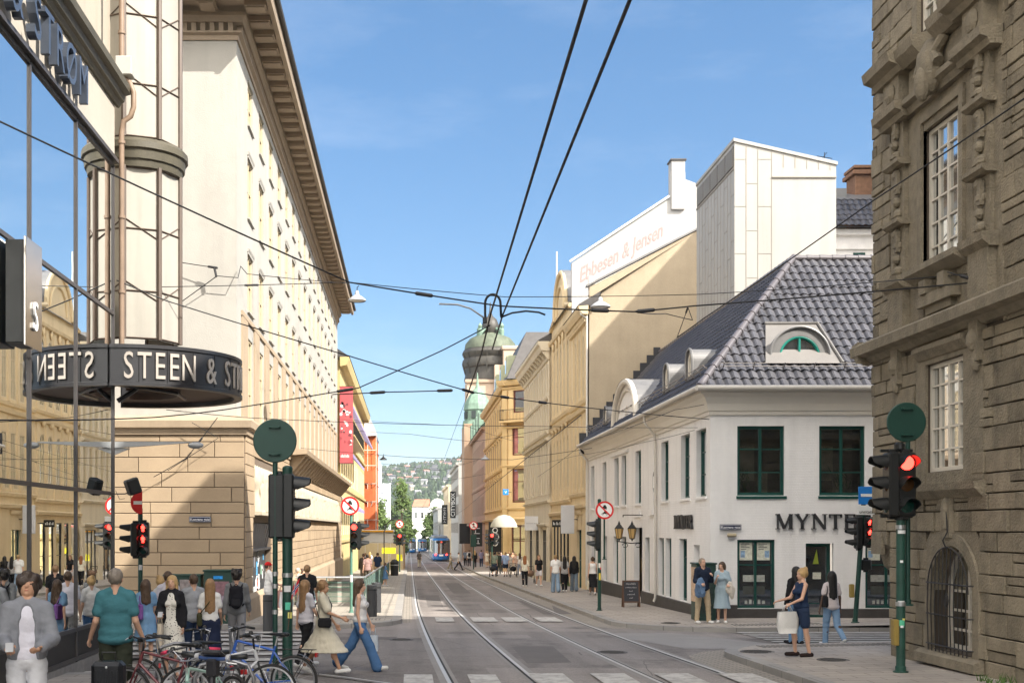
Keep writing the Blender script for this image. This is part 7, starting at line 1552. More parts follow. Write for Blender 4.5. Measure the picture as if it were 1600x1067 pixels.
# ================================================================ HILLSIDE
wallc = [('white', (.44, .435, .42)), ('cream', (.54, .48, .38)), ('grey', (.36, .37, .38)), ('ochre', (.42, .33, .20)), ('red', (.26, .13, .10))]; roofc = [('red tiled', (.27, .15, .12)), ('dark', (.07, .07, .075)), ('grey', (.22, .22, .23))]
HM = {n: M('hill_wall_'+n, c, .9, .05, .1, 0) for n, c in wallc}; HR = {n: M('hill_roof_'+n.replace(' ', '_'), c, .9, .05, .1, 0) for n, c in roofc}
rng = random.Random(11); cnt = 0; used = []
while cnt < 150:
    y = rng.choice([rng.uniform(1150, 1750), rng.uniform(1850, 2680), rng.uniform(2150, 2680)]); x = rng.uniform(-.035, .055)*y
    if any(abs(x-a) < 14 and abs(y-b) < 45 for a, b in used): continue
    used.append((x, y)); cnt += 1; wc = rng.choice(['white']*6+['cream', 'cream', 'grey', 'grey', 'ochre', 'red']); rc = rng.choice(['red tiled', 'dark', 'grey', 'dark'])
    z = hill(x, y); w_, d, h = rng.uniform(3.5, 7), rng.uniform(3.5, 5), rng.uniform(4.5, 7)
    where = 'low on the far hillside' if y < 1800 else ('midway up the far hillside' if y < 2300 else 'near the top of the far hillside')
    t = thing('hillside_house', '%s house with %s roof %s' % (wc, rc, where), 'house', (x, y, z), rng.uniform(-.5, .5), 'houses on the far hillside')
    mb = MB(); mb.box(-w_, w_, -d, d, -8, h)
    for q in range(3): pass
    mb.v = [(a+x, b+y, c+z) for a, b, c in mb.v]; mb.build('wall', HM[wc], t)
    mb = MB(); mb.add([(-w_-.6,-d-.6,h),(w_+.6,-d-.6,h),(w_+.6,d+.6,h),(-w_-.6,d+.6,h),(-w_-.6,0,h+d*.75),(w_+.6,0,h+d*.75)], [(0,1,5,4),(2,3,4,5),(0,4,3),(1,2,5)]); mb.v = [(a+x, b+y, c+z) for a, b, c in mb.v]; mb.build('roof', HR[rc], t)
    mb = MB()
    for q in range(4): mb.box(-w_*.8+q*w_*.43, -w_*.8+q*w_*.43+1.4, -d-.05, -d+.05, h-3.2, h-1.4)
    mb.v = [(a+x, b+y, c+z) for a, b, c in mb.v]; mb.build('windows', plain('hill_window', (.08, .09, .10), .4), t)
mb = MB()
for i in range(6500):
    y = rng.uniform(950, 2800); x = rng.uniform(-.045, .07)*y; z = hill(x, y)
    if any(abs(x-a) < 8 and -50 < y-b < 8 for a, b in used): continue
    h = rng.uniform(6, 14); r = h*rng.uniform(.22, .42); con = rng.random() < .4
    base = len(mb.v); n = 6; pr = [(.5, 0), (1, .25), (.95, .5), (.6, .8), (.1, 1)] if not con else [(.8, .05), (.6, .35), (.35, .65), (.04, 1)]
    for q, (rr, hh) in enumerate(pr):
        for k in range(n):
            a = 2*PI*k/n+q*.5; j = rng.uniform(.75, 1.25); mb.v.append((x+r*rr*j*math.cos(a), y+r*rr*j*math.sin(a), z+h*(hh+rng.uniform(-.05, .05))))
    for q in range(len(pr)-1):
        for k in range(n): k2 = (k+1) % n; mb.f.append((base+q*n+k, base+q*n+k2, base+(q+1)*n+k2, base+(q+1)*n+k))
props(mb.build('hillside_forest', M('forest_green', (.038, .060, .024), .9, .2, .02, 0, island=.9)), 'green mixed forest covering the far hillside between the houses', 'forest', kind='stuff')
# ================================================================ PEOPLE (smooth-blended bodies, meshed with surface nets)
def smin(a, b, k):
    h = np.clip(.5+.5*(a-b)/k, 0, 1); return a*(1-h)+b*h-k*h*(1-h)
def sdf_mesh(prims, vox, k=.02, cut=None, name='part'):
    lo = np.array([1e9]*3); hi = -lo
    for p in prims:
        if p[0] == 'sub': continue
        if p[0] == 'cap':
            a, b = np.array(p[1]), np.array(p[2]); r = max(p[3], p[4]); l, u = np.minimum(a, b)-r, np.maximum(a, b)+r
        else: c = np.array(p[1]); r = max(p[2]); l, u = c-r, c+r
        lo = np.minimum(lo, l); hi = np.maximum(hi, u)
    lo = lo-3*vox; n = np.ceil((hi-lo)/vox).astype(int)+4; Fd = np.full(n, 1.0, np.float32)
    ax = [lo[i]+vox*np.arange(n[i], dtype=np.float32) for i in range(3)]
    def region(l, u):
        i0 = np.maximum(0, np.floor((l-lo)/vox).astype(int)); i1 = np.minimum(n, np.ceil((u-lo)/vox).astype(int)+1); return tuple(slice(a, max(a, b)) for a, b in zip(i0, i1))
    for p in prims:
        pad = k+2*vox
        if p[0] == 'cap':
            a, b = np.array(p[1], float), np.array(p[2], float); r0, r1 = p[3], p[4]; r = max(r0, r1); S = region(np.minimum(a, b)-r-pad, np.maximum(a, b)+r+pad)
            X, Y, Z = ax[0][S[0]][:, None, None], ax[1][S[1]][None, :, None], ax[2][S[2]][None, None, :]
            d = b-a; L2 = max(1e-9, d @ d); t = np.clip(((X-a[0])*d[0]+(Y-a[1])*d[1]+(Z-a[2])*d[2])/L2, 0, 1)
            D = np.sqrt((X-a[0]-t*d[0])**2+(Y-a[1]-t*d[1])**2+(Z-a[2]-t*d[2])**2)-(r0+(r1-r0)*t)
        else:
            c = np.array(p[1], float); q = np.array(p[2], float); S = region(c-q.max()-pad, c+q.max()+pad)
            X, Y, Z = ax[0][S[0]][:, None, None]-c[0], ax[1][S[1]][None, :, None]-c[1], ax[2][S[2]][None, None, :]-c[2]
            if len(p) > 3 and p[3] is not None:
                R = np.array(p[3]).T; X, Y, Z = R[0,0]*X+R[0,1]*Y+R[0,2]*Z, R[1,0]*X+R[1,1]*Y+R[1,2]*Z, R[2,0]*X+R[2,1]*Y+R[2,2]*Z
            k0 = np.sqrt((X/q[0])**2+(Y/q[1])**2+(Z/q[2])**2); k1 = np.sqrt((X/q[0]**2)**2+(Y/q[1]**2)**2+(Z/q[2]**2)**2); D = k0*(k0-1)/np.maximum(k1, 1e-6)
        Fd[S] = np.maximum(Fd[S], -D) if p[0] == 'sub' else smin(Fd[S], D, k)
    if cut is not None: Fd = np.maximum(Fd, (cut-ax[2])[None, None, :])
    ins = Fd < 0; cells = np.zeros(n-1, np.int8)
    for i in (0, 1):
        for j in (0, 1):
            for m in (0, 1): cells += ins[i:n[0]-1+i, j:n[1]-1+j, m:n[2]-1+m]
    act = (cells > 0) & (cells < 8); idx = np.argwhere(act)
    if len(idx) == 0: return [], []
    vid = np.full(n-1, -1, np.int64); vid[act] = np.arange(len(idx)); acc = np.zeros((len(idx), 3)); cnt = np.zeros(len(idx))
    cor = [(i, j, m) for i in (0, 1) for j in (0, 1) for m in (0, 1)]
    for a in range(8):
        for b in range(a+1, 8):
            if sum(abs(p-q) for p, q in zip(cor[a], cor[b])) != 1: continue
            fa = Fd[tuple((idx+cor[a]).T)]; fb = Fd[tuple((idx+cor[b]).T)]; mk = (fa < 0) != (fb < 0); t = np.where(mk, fa/np.where(mk, fa-fb, 1), 0)[:, None]
            acc += np.where(mk[:, None], np.array(cor[a])*(1-t)+np.array(cor[b])*t, 0); cnt += mk
    V = lo+vox*(idx+acc/np.maximum(cnt, 1)[:, None]); fc = []
    for a in range(3):
        b, c = (a+1) % 3, (a+2) % 3; s0 = [slice(None)]*3; s1 = [slice(None)]*3; s0[a] = slice(0, -1); s1[a] = slice(1, None)
        A_, B_ = ins[tuple(s0)], ins[tuple(s1)]; e = np.argwhere(A_ != B_); e = e[(e[:, b] > 0) & (e[:, c] > 0) & (e[:, b] < n[b]-1) & (e[:, c] < n[c]-1)]
        if len(e) == 0: continue
        ob = np.zeros(3, int); ob[b] = 1; oc = np.zeros(3, int); oc[c] = 1; q = np.stack([vid[tuple((e-ob-oc).T)], vid[tuple((e-oc).T)], vid[tuple(e.T)], vid[tuple((e-ob).T)]], 1)
        fl = ~A_[tuple(e.T)]; q[fl] = q[fl][:, ::-1]; fc.append(q)
    fc = np.concatenate(fc); fc = fc[(fc >= 0).all(1)]
    return V.tolist(), fc.tolist()
def sdf_obj(name, prims, vox, m, parent, k=.02, cut=None):
    v, f = sdf_mesh(prims, vox, k, cut); mb = MB(); mb.v = [tuple(p) for p in v]; mb.f = [tuple(q) for q in f]; return mb.build(name, m, parent, True)
from mathutils import noise as NZ
def ruffle(o, amp, kx, kz):                                        # cloth folds and hair strands as real relief
    me = o.data; n = len(me.vertices)
    if n == 0: return
    nr = [v.normal.copy() for v in me.vertices]
    for i, v in enumerate(me.vertices):
        c = v.co; q = NZ.noise((c.x*kx+3, c.y*kx, c.z*kz))+.5*NZ.noise((c.x*kx*2.1, c.y*kx*2.1+7, c.z*kz*2.3+c.x*kx)); v.co = c+nr[i]*(amp*q)
def cloth(c):
    return M('cloth_%d_%d_%d' % tuple(int(q*200) for q in c), c, .88, .08, 4, .7, 8, spec=.15)
def skinm(c): return M('skin_%d_%d' % (int(c[0]*100), int(c[1]*100)), c, .55, .05, 6, .05)
def hairm(c): return M('hair_%d_%d_%d' % tuple(int(q*100) for q in c), c, .55, .25, 20, .3, 60)
SK1, SK2, SK3 = (.60, .36, .25), (.48, .27, .17), (.10, .055, .035)
H = H
def person(label, x, y, rot, h=1.75, sex='m', top=('tee', (.5,.5,.5)), bot=('trousers', (.05,.05,.06)), shoes=(.6,.6,.58), hair=('short', (.08,.05,.03)), skin=SK1, legs=None, arms=None, head=(0, 0), lean=0, inner=None, vox=None, grp=None, seat=False, cap=None, wide=1.0, zoff=0):
    vox = vox or (.0095 if y < 17 else .013 if y < 30 else .016 if y < 40 else .022 if y < 75 else .034); s = h/1.75; fem = sex == 'f'
    legs = legs or {'L': (3, 2), 'R': (-3, 2)}; arms = arms or {'L': (2, 8, 12, 0), 'R': (2, 8, 12, 0)}; rad = math.radians
    def v(a, b, c): return np.array((a, b, c), float)
    la = rad(lean); Rl = np.array([[1,0,0],[0,math.cos(la),math.sin(la)],[0,-math.sin(la),math.cos(la)]]); hipc = v(0, 0, .93)
    def up(p): return hipc+Rl @ (np.array(p)-hipc)
    sw = .147 if fem else .168; hw = .095; J = {}
    for sd, sx in (('L', 1), ('R', -1)):
        hp, kn = rad(legs[sd][0]), rad(legs[sd][1]); sp = legs[sd][2] if len(legs[sd]) > 2 else 0; hip = v(sx*hw, 0, .90); d = v(sx*math.sin(rad(sp)), -math.sin(hp), -math.cos(hp)); kne = hip+d*.43; e = v(sx*math.sin(rad(sp))*.5, -math.sin(hp-kn), -math.cos(hp-kn)); ank = kne+e*.41
        ft = hp-kn; ft = ft*.75 if abs(ft) > .2 else 0; J[sd+'hip'], J[sd+'kne'], J[sd+'ank'] = hip, kne, ank; J[sd+'toe'] = ank+v(sx*.02, -.17*math.cos(ft), -.05+.17*math.sin(ft)*(1 if ft < 0 else .6)); J[sd+'hee'] = ank+v(0, .05*math.cos(ft), -.045)
        ap, ab, el, inw = [rad(q) for q in arms[sd][:4]]; sh = up((sx*sw, .005, 1.42)); d = v(sx*math.sin(ab), -math.sin(ap)*math.cos(ab), -math.cos(ap)*math.cos(ab)); elb = sh+d*.295; e = v(-sx*math.sin(inw)+sx*math.sin(ab)*math.cos(el)*.8, -math.sin(ap+el)*math.cos(inw), -math.cos(ap+el)*math.cos(inw)); e /= np.linalg.norm(e); J[sd+'sho'], J[sd+'elb'], J[sd+'wri'], J[sd+'fd'] = sh, elb, elb+e*.255, e
    nk = up((0, .012, 1.47)); hy, hpz = rad(head[0]), rad(head[1]); hc = nk+v(0, 0, .0); Rh = np.array([[math.cos(hy),-math.sin(hy),0],[math.sin(hy),math.cos(hy),0],[0,0,1]]) @ np.array([[1,0,0],[0,math.cos(hpz),math.sin(hpz)],[0,-math.sin(hpz),math.cos(hpz)]])
    def hd(a, b, c): return nk+Rh @ np.array((a, b, c))
    E = lambda p, q: ('ell', hd(*p), q, Rh); fr = max(.0085, vox*.68)
    P = [E((0, .0, .172), (.076, .095, .108)), E((0, -.028, .115), (.058, .066, .072)), ('cap', hd(0, -.086, .165), hd(0, -.108, .128), .010, .017), E((0, -.068, .073), (.030, .028, .022)), E((.077, .008, .150), (.012, .022, .032)), E((-.077, .008, .150), (.012, .022, .032)), E((0, -.092, .098), (.024, .012, .008)), E((.033, -.083, .190), (.028, .014, .010)), E((-.033, -.083, .190), (.028, .014, .010)), ('cap', up((0, .02, 1.40)), hd(0, .012, .09), .058, .052)]
    tw = (.92 if fem else 1.0)*wide
    P += [('ell', up((0, .0, 1.30)), (.152*tw, .098*wide, .165)), ('ell', up((0, 0, 1.10)), (.130*tw, .092*wide, .15)), ('ell', v(0, .005, .93), (.160*(1.03 if fem else 1)*wide, .108*wide, .115)), ('cap', J['Lsho']+v(-.03, 0, .0), J['Rsho']+v(.03, 0, .0), .052, .052), ('cap', up((.03, .012, 1.50)), J['Lsho']+v(-.03, 0, .01), .045, .048), ('cap', up((-.03, .012, 1.50)), J['Rsho']+v(.03, 0, .01), .045, .048)]
    if fem: P += [('ell', up((.065, -.085, 1.275)), (.062, .055, .06)), ('ell', up((-.065, -.085, 1.275)), (.062, .055, .06))]
    am = .90 if fem else 1.0
    for sd, sx in (('L', 1), ('R', -1)):
        P += [('cap', J[sd+'sho'], J[sd+'elb'], .047*am, .037*am), ('cap', J[sd+'elb'], J[sd+'wri'], .038*am, .025*am), ('cap', J[sd+'hip'], J[sd+'kne'], .080, .052), ('cap', J[sd+'kne'], J[sd+'ank'], .051, .034), ('ell', (J[sd+'kne']*.68+J[sd+'ank']*.32)+v(0, .018, 0), (.048, .05, .10)), ('cap', J[sd+'hee'], J[sd+'toe'], .034, .030)]
        f = J[sd+'fd']; fw = v(0, -1, 0); s_ = fw-f*(fw @ f)
        if np.linalg.norm(s_) < .35: s_ = v(-sx*.9, 0, .4); s_ = s_-f*(s_ @ f)
        s_ /= np.linalg.norm(s_); nrm = np.cross(f, s_); nrm = nrm*(1 if nrm[0]*(-sx) > 0 else -1); w_ = J[sd+'wri']; curl = arms[sd][4] if len(arms[sd]) > 4 else .45
        P += [('cap', w_+f*.015, w_+f*.085+s_*.026, .017, .016), ('cap', w_+f*.015, w_+f*.085-s_*.026, .017, .016)]
        for q, (o, l) in enumerate(((.030, .070), (.010, .080), (-.011, .076), (-.031, .058))):
            a = w_+f*.088+s_*o; m1 = a+(f*math.cos(curl*.7)+nrm*math.sin(curl*.7))*l*.5; e1 = m1+(f*math.cos(curl*2)+nrm*math.sin(curl*2))*l*.5; P += [('cap', a, m1, fr, fr*.95), ('cap', m1, e1, fr*.95, fr*.8)]
        t0 = w_+f*.030+s_*.026; t1 = t0+f*.032+s_*.030+nrm*.010; P += [('cap', t0, t1, fr*1.2, fr*1.1), ('cap', t1, t1+f*.030+nrm*.012, fr*1.05, fr*.85)]
    r = thing('person', label, 'person', (0, 0, 0), 0, grp); scl = lambda L_: [tuple([p[0]]+([p[1]*s, p[2]*s, p[3]*s, p[4]*s] if p[0] == 'cap' else [np.array(p[1])*s, np.array(p[2])*s]+list(p[3:]))) for p in L_]
    objs = [sdf_obj('body', scl(P), vox, skinm(skin), r, .014)]
    def part(nm, pr, m, k=.025, cut=None):
        objs.append(sdf_obj(nm, scl(pr), vox, m, r, k, None if cut is None else cut*s)); o = objs[-1]
        if y < 36:
            if nm == 'hair': ruffle(o, .007, 55, 9)
            elif nm in ('dress', 'skirt'): ruffle(o, .009, 17, 3.5)
            elif nm == 'trousers' or nm == 'shorts': ruffle(o, .007, 9, 15)
            elif nm not in ('shoe', 'cap'): ruffle(o, .006, 9, 16)
        return o
    cl = .020+max(0, vox-.014)*.5
    def torso(hem, ease=0, sho=True):
        q = [('ell', up((0, 0, 1.30)), (.152*tw+cl, .098*wide+cl, .17)), ('ell', up((0, 0, 1.12)), (.140*tw+cl+ease, .096*wide+cl+ease, .17)), ('ell', up((0, .003, 1.0)), (.155*tw+cl+ease, .108*wide+cl+ease, .12)), ('ell', up((0, .005, hem+.06)), (.162*wide+cl+ease, .112*wide+cl+ease, .09))]
        if sho: q.append(('cap', J['Lsho']+v(-.02, 0, .002), J['Rsho']+v(.02, 0, .002), .052+cl*.6, .052+cl*.6)); q += [('cap', up((.045, .012, 1.485)), J['Lsho']+v(-.03, 0, .01), .046+cl*.6, .048+cl*.6), ('cap', up((-.045, .012, 1.485)), J['Rsho']+v(.03, 0, .01), .046+cl*.6, .048+cl*.6)]
        else: q.append(('cap', up((.10, 0, 1.42)), up((-.10, 0, 1.42)), .055+cl*.5, .055+cl*.5))
        if fem: q += [('ell', up((.065, -.088, 1.275)), (.064+cl*.6, .056+cl*.6, .062)), ('ell', up((-.065, -.088, 1.275)), (.064+cl*.6, .056+cl*.6, .062))]
        return q
    def sleeves(t, ease=.006):
        q = []
        for sd in 'LR':
            a, b, c = J[sd+'sho'], J[sd+'elb'], J[sd+'wri']
            if t <= 1: q.append(('cap', a, a+(b-a)*t, .052*am+cl*.7, .045*am+cl+ease))
            else: q += [('cap', a, b, .050*am+cl*.7+ease, .040*am+cl+ease), ('cap', b, b+(c-b)*(t-1), .042*am+cl+ease, .032*am+cl*.8+ease)]
        return q
    neckcut = [('sub', up((0, -.075, 1.515)), (.075, .075, .075))]
    def skirt(hem, r1, top=.98):
        q = [('ell', up((0, .003, top)), (.15*wide+cl, .105*wide+cl, .10)), ('ell', v(0, .01, .90), (.175*wide+cl, .125*wide+cl, .13))]
        for i in range(5):
            t = i/4; z = .86+(hem-.86)*t; cx = (J['Lkne'][1]+J['Rkne'][1])/2*t*.7; fwd = (J['Lank'][1]-J['Rank'][1]); q.append(('ell', v(0, cx, z), (.17+(r1-.17)*t, .13+(r1*.85-.13)*t+abs(fwd)*.28*t, .17)))
        for sd in 'LR': q.append(('cap', J[sd+'hip'], J[sd+'kne'], .10, .09))
        return q
    tk, tc = top; bk_, bc = bot[0], bot[1]
    if inner: part('shirt', [tuple([q[0]]+([q[1], q[2], q[3]-.012, q[4]-.012] if q[0] == 'cap' else [q[1], tuple(np.array(q[2])-.006)])) for q in torso(.90)], cloth(inner))
    if tk == 'dress':
        hem, r1, sl = bc[0], bc[1], bc[2]; part('dress', torso(.92)+(sleeves(sl, .02) if sl else [])+skirt(hem, r1)+neckcut, tc if not isinstance(tc, tuple) else cloth(tc), .04, hem)
    else:
        hem = {'crop': 1.0, 'tank': .93, 'hoodie': .98}.get(tk, .86); q = torso(hem, .004 if tk in ('crop', 'tank') else .012, tk != 'tank'); t_ = {'tee': .62, 'crop': .5, 'long': 1.93, 'blazer': 1.95, 'hoodie': 1.9, 'shirt': .75}.get(tk, 0)
        if t_: q += sleeves(t_, .012 if tk in ('blazer', 'hoodie', 'shirt') else .006)
        if inner: q = [(p if p[0] != 'ell' else ('ell', p[1], tuple(np.array(p[2])+.014))) for p in q]+[('sub', up((0, -.17, 1.42)), (.075, .13, .16)), ('sub', up((0, -.17, 1.18)), (.105, .12, .30)), ('sub', v(0, -.18, .93), (.12, .13, .22))]
        if tk == 'hoodie': q += [('cap', up((-.09, .075, 1.47)), up((.09, .075, 1.47)), .05, .05), ('ell', up((0, .10, 1.42)), (.10, .05, .09))]
        part({'blazer': 'blazer', 'hoodie': 'hoodie', 'long': 'sweater', 'tank': 'tank_top'}.get(tk, 'top'), q+([] if inner else neckcut), cloth(tc), .03, hem-.03)
    if bk_ in ('trousers', 'wide', 'shorts', 'bermuda'):
        q = [('ell', v(0, .004, .94), (.160*wide+cl*.8, .110*wide+cl*.8, .12))]; hr = {'wide': .105, 'trousers': .062}.get(bk_, .1)
        for sd in 'LR':
            a, b, c = J[sd+'hip'], J[sd+'kne'], J[sd+'ank']
            if bk_ == 'shorts': q.append(('cap', a, a+(b-a)*.55, .092+cl*.6, .098+cl*.5))
            elif bk_ == 'bermuda': q.append(('cap', a, a+(b-a)*(.62 if fem else .92), .092+cl*.6, .088+cl*.5))
            else: q += [('cap', a, b, .084+cl*.7, (.064 if bk_ == 'trousers' else .080)+cl*.6), ('cap', b, c+(c-b)*.04, (.060 if bk_ == 'trousers' else .078)+cl*.6, hr)]
        part('trousers' if 'sh' not in bk_ and bk_ != 'bermuda' else 'shorts', q, cloth(bc), .02)
    elif bk_ == 'skirt': part('skirt', skirt(bot[2], bot[3]), cloth(bc), .04, bot[2])
    for sd in 'LR': part('shoe', [('cap', J[sd+'hee']+v(0, 0, -.004), J[sd+'toe']+v(0, -.02, 0), .042+cl*.25, .036+cl*.25)], cloth(shoes), .01)
    hs, hcol = hair; hm = hairm(hcol); face = [('sub', hd(0, -.118, .115), (.080, .068, .105))]
    if hs != 'bald':
        pu = .0 if hs == 'short' else .01; q = [('ell', hd(0, .014, .185), (.082+pu+cl*.2, .099+pu+cl*.2, .106+pu), Rh)]
        if hs == 'curly': face = face+[('ell', hd(random.uniform(-.085, .085), random.uniform(-.095, .10), .245+random.uniform(-.06, .05)), (.034, .034, .034)) for _ in range(60)]
        if hs in ('long', 'verylong'):
            L_ = .16 if hs == 'long' else -.02; q += [('cap', hd(.045, .055, .16), up((.06, .085, 1.30 if hs == 'long' else 1.16)), .055, .045), ('cap', hd(-.045, .055, .16), up((-.06, .085, 1.30 if hs == 'long' else 1.16)), .055, .045), ('cap', hd(.074, .0, .16), up((.085, .02, 1.42)), .028, .03), ('cap', hd(-.074, .0, .16), up((-.085, .02, 1.42)), .028, .03), ('cap', hd(0, .06, .15), up((0, .10, 1.28 if hs == 'long' else 1.12)), .06, .05)]
        if hs == 'bun': q.append(('ell', hd(0, .075, .275), (.045, .045, .045)))
        if hs == 'pony': q += [('cap', hd(0, .10, .2), hd(0, .15, .06), .035, .025)]
        part('hair', q+face, hm, .02)
    if cap is not None: part('cap', [('ell', hd(0, .01, .205), (.088, .105, .092), Rh), ('ell', hd(0, -.115, .205), (.07, .06, .012), Rh), ('sub', hd(0, -.03, .09), (.13, .16, .10))], cloth(cap), .01)
    if y < 40:
        eb = MB()
        for sx in (-1, 1): c = hd(sx*.032, -.0865, .168)*s; eb.ball(tuple(c), (.011*s, .007*s, .006*s), 8, 5)
        if y < 26:
            MB().ball(tuple(hd(0, -.100, .092)*s), (.020*s, .008*s, .0065*s), 10, 6).build('mouth', plain('lip', (skin[0]*.8, skin[1]*.5, skin[2]*.5), .5), r); mb = MB()
            for sx in (-1, 1): mb.tube([tuple(hd(sx*.018, -.094, .187)*s), tuple(hd(sx*.036, -.094, .192)*s), tuple(hd(sx*.05, -.084, .186)*s)], .0045*s, 5)
            mb.build('eyebrows', hairm(hair[1]), r)
        objs.append(eb.build('eyes', plain('eye_dark', (.02, .015, .012), .2), r))
    zmin = min(J[k_][2] for k_ in ('Ltoe', 'Rtoe', 'Lhee', 'Rhee'))*s-.040*s
    gz = foot(x, y)+zoff; r.location = (x, y, gz-zmin); r.rotation_euler = (0, 0, rad(rot))
    return r, {k_: q*s for k_, q in J.items()}, s
def held(name, label, cat, r, mbs, group=None):                    # something a person carries: its own thing, standing at the person's frame
    t = thing(name, label, cat, (0, 0, 0), 0, group)
    for nm, mb, m, sm in mbs: mb.build(nm, m, t, sm)
    if name in ('denim_jacket', 'cardigan'):
        for ch in t.children: ruffle(ch, .035, 9, 7)
    t.location = r.location; t.rotation_euler = r.rotation_euler; return t
def tote(label, P, c, w=.34, hgt=.38, side='R', d=.10):
    r, J, s = P; p = J[side+'wri']+J[side+'fd']*.10; x, y, z = p; mb = MB()
    vs = []; n = 10
    for i, (hh, k) in enumerate(((0, .85), (.3, 1.05), (.7, 1.0), (1, .9))):
        for k_ in range(n):
            a = 2*PI*k_/n; ca, sa = math.cos(a), math.sin(a); q = lambda t: math.copysign(abs(t)**.5, t); vs.append((x+q(ca)*d/2*k+random.uniform(-.01, .01), y+q(sa)*w/2*k+random.uniform(-.012, .012), z-.12-hgt+hgt*hh))
    mb.add(vs, [(i*n+k_, i*n+(k_+1) % n, (i+1)*n+(k_+1) % n, (i+1)*n+k_) for i in range(3) for k_ in range(n)]+[tuple(range(n))]); sb_ = MB()
    for o in (-.03, .03): sb_.tube([(x+o, y-w*.25, z-.13), (x+o*.4, y-.05, z+.0), (x+o*.4, y+.05, z+.0), (x+o, y+w*.25, z-.13)], .008, 5)
    return held('tote_bag', label, 'bag', r, [('bag', mb, cloth(c), True), ('handles', sb_, cloth(tuple(q*.8 for q in c)), True)])
def backpack(label, P, c, sz=1.0):
    r, J, s = P; z = 1.22*s; v_, f_ = sdf_mesh([('ell', (0, .20, z), (.15*sz, .085*sz, .24*sz)), ('ell', (0, .26, z-.08), (.11*sz, .06, .13*sz)), ('cap', (-.08, .19, z+.16), (.08, .19, z+.16), .06, .06)], .014, .03); mb = MB(); mb.v = [tuple(q) for q in v_]; mb.f = [tuple(q) for q in f_]; st = MB()
    for sx in (-1, 1): st.tube([(sx*.10, .15, z+.19), (sx*.125, .03, z+.27), (sx*.125, -.10, z+.20), (sx*.13, -.155, z+.05), (sx*.16, -.05, z-.12), (sx*.13, .13, z-.17)], .018, 5)
    pk = MB(); pk.bbox(-.09*sz, .09*sz, .30, .325, z-.17, z-.02, .02); hl = MB(); hl.tube([(-.05, .2, z+.22), (0, .2, z+.27), (.05, .2, z+.22)], .01, 5)
    return held('backpack', label, 'backpack', r, [('pack', mb, cloth(c), True), ('straps', st, cloth(tuple(q*.7 for q in c)), True), ('pocket', pk, cloth(tuple(q*1.3+.01 for q in c)), False), ('loop', hl, cloth(c), False)])
def sidebag(label, P, c, sx=1, z=.98, w=.26, hgt=.2, y0=0.0, strap=True, dx=.25):
    r, J, s = P; mb = MB(); mb.bbox(sx*dx*s-.05, sx*dx*s+.05, y0-w/2, y0+w/2, z*s-hgt/2, z*s+hgt/2, .03); st = MB(); sh = J[('R' if sx > 0 else 'L')+'sho'] if strap == 'cross' else J[('L' if sx > 0 else 'R')+'sho']
    st.tube([(sx*dx*s, y0-w*.4, z*s+hgt*.4), ((sh[0]+sx*dx*s)*.5, -.15, (sh[2]+z*s)*.5+.1), (sh[0]*.8, -.02, sh[2]+.075), ((sh[0]+sx*dx*s)*.5, .15, (sh[2]+z*s)*.5+.1), (sx*dx*s, y0+w*.4, z*s+hgt*.4)], .010, 5)
    return held('shoulder_bag', label, 'bag', r, [('bag', mb, cloth(c), False), ('strap', st, cloth(tuple(q*.8 for q in c)), True)])
def phone(label, P, side='R'):
    r, J, s = P; p = J[side+'wri']+J[side+'fd']*.12; mb = MB(); mb.bbox(-.038, .038, -.006, .006, -.075, .075, .005); mb.xf(Matrix.Translation(Vector(p)+Vector((0, -.01, .02))) @ Matrix.Rotation(math.radians(-60), 4, 'X')); sc = MB(); sc.box(-.034, .034, .0065, .0075, -.068, .068); sc.xf(Matrix.Translation(Vector(p)+Vector((0, -.01, .02))) @ Matrix.Rotation(math.radians(-60), 4, 'X'))
    return held('phone', label, 'phone', r, [('case', mb, plain('phone_case', (.5, .5, .5), .3), False), ('screen', sc, BLACK, False)])
def X_(px, D): return (px-CX)*D/F
WALK = lambda a=22: dict(legs={'L': (a, 4), 'R': (-a*.9, 14)}, arms={'L': (-12, 8, 12, 0), 'R': (16, 8, 18, 0)})
WALK2 = lambda a=22: dict(legs={'R': (a, 4), 'L': (-a*.9, 14)}, arms={'R': (-12, 8, 12, 0), 'L': (16, 8, 18, 0)})
DOT = None
def dotted():
    m = M('dotted_cloth', (.68, .66, .60), .85, .03, 4, .1, 14); nt = m.node_tree; N = nt.nodes; L = nt.links; b = N['Principled BSDF']; src = b.inputs['Base Color'].links[0].from_socket
    tc = N.new('ShaderNodeTexCoord'); vo = N.new('ShaderNodeTexVoronoi'); vo.inputs['Scale'].default_value = 34; L.new(tc.outputs['Object'], vo.inputs['Vector']); lt = N.new('ShaderNodeMath'); lt.operation = 'LESS_THAN'; lt.inputs[1].default_value = .28; L.new(vo.outputs['Distance'], lt.inputs[0])
    mx = N.new('ShaderNodeMix'); mx.data_type = 'RGBA'; mx.inputs[7].default_value = (.02, .02, .02, 1); L.new(lt.outputs[0], mx.inputs[0]); L.new(src, mx.inputs[6]); L.new(mx.outputs[2], b.inputs['Base Color']); return m
WH = (.72, .71, .69); BK = (.018, .018, .02); JEAN = (.07, .15, .30); LJEAN = (.22, .30, .40); NAVY = (.020, .035, .075); BEI = (.48, .38, .25); GRY = (.20, .20, .20)
BR, BLO, DBL, BLKH, GRH, RED_ = (.07, .04, .022), (.46, .30, .13), (.26, .15, .07), (.012, .010, .009), (.20, .17, .14), (.28, .11, .04)
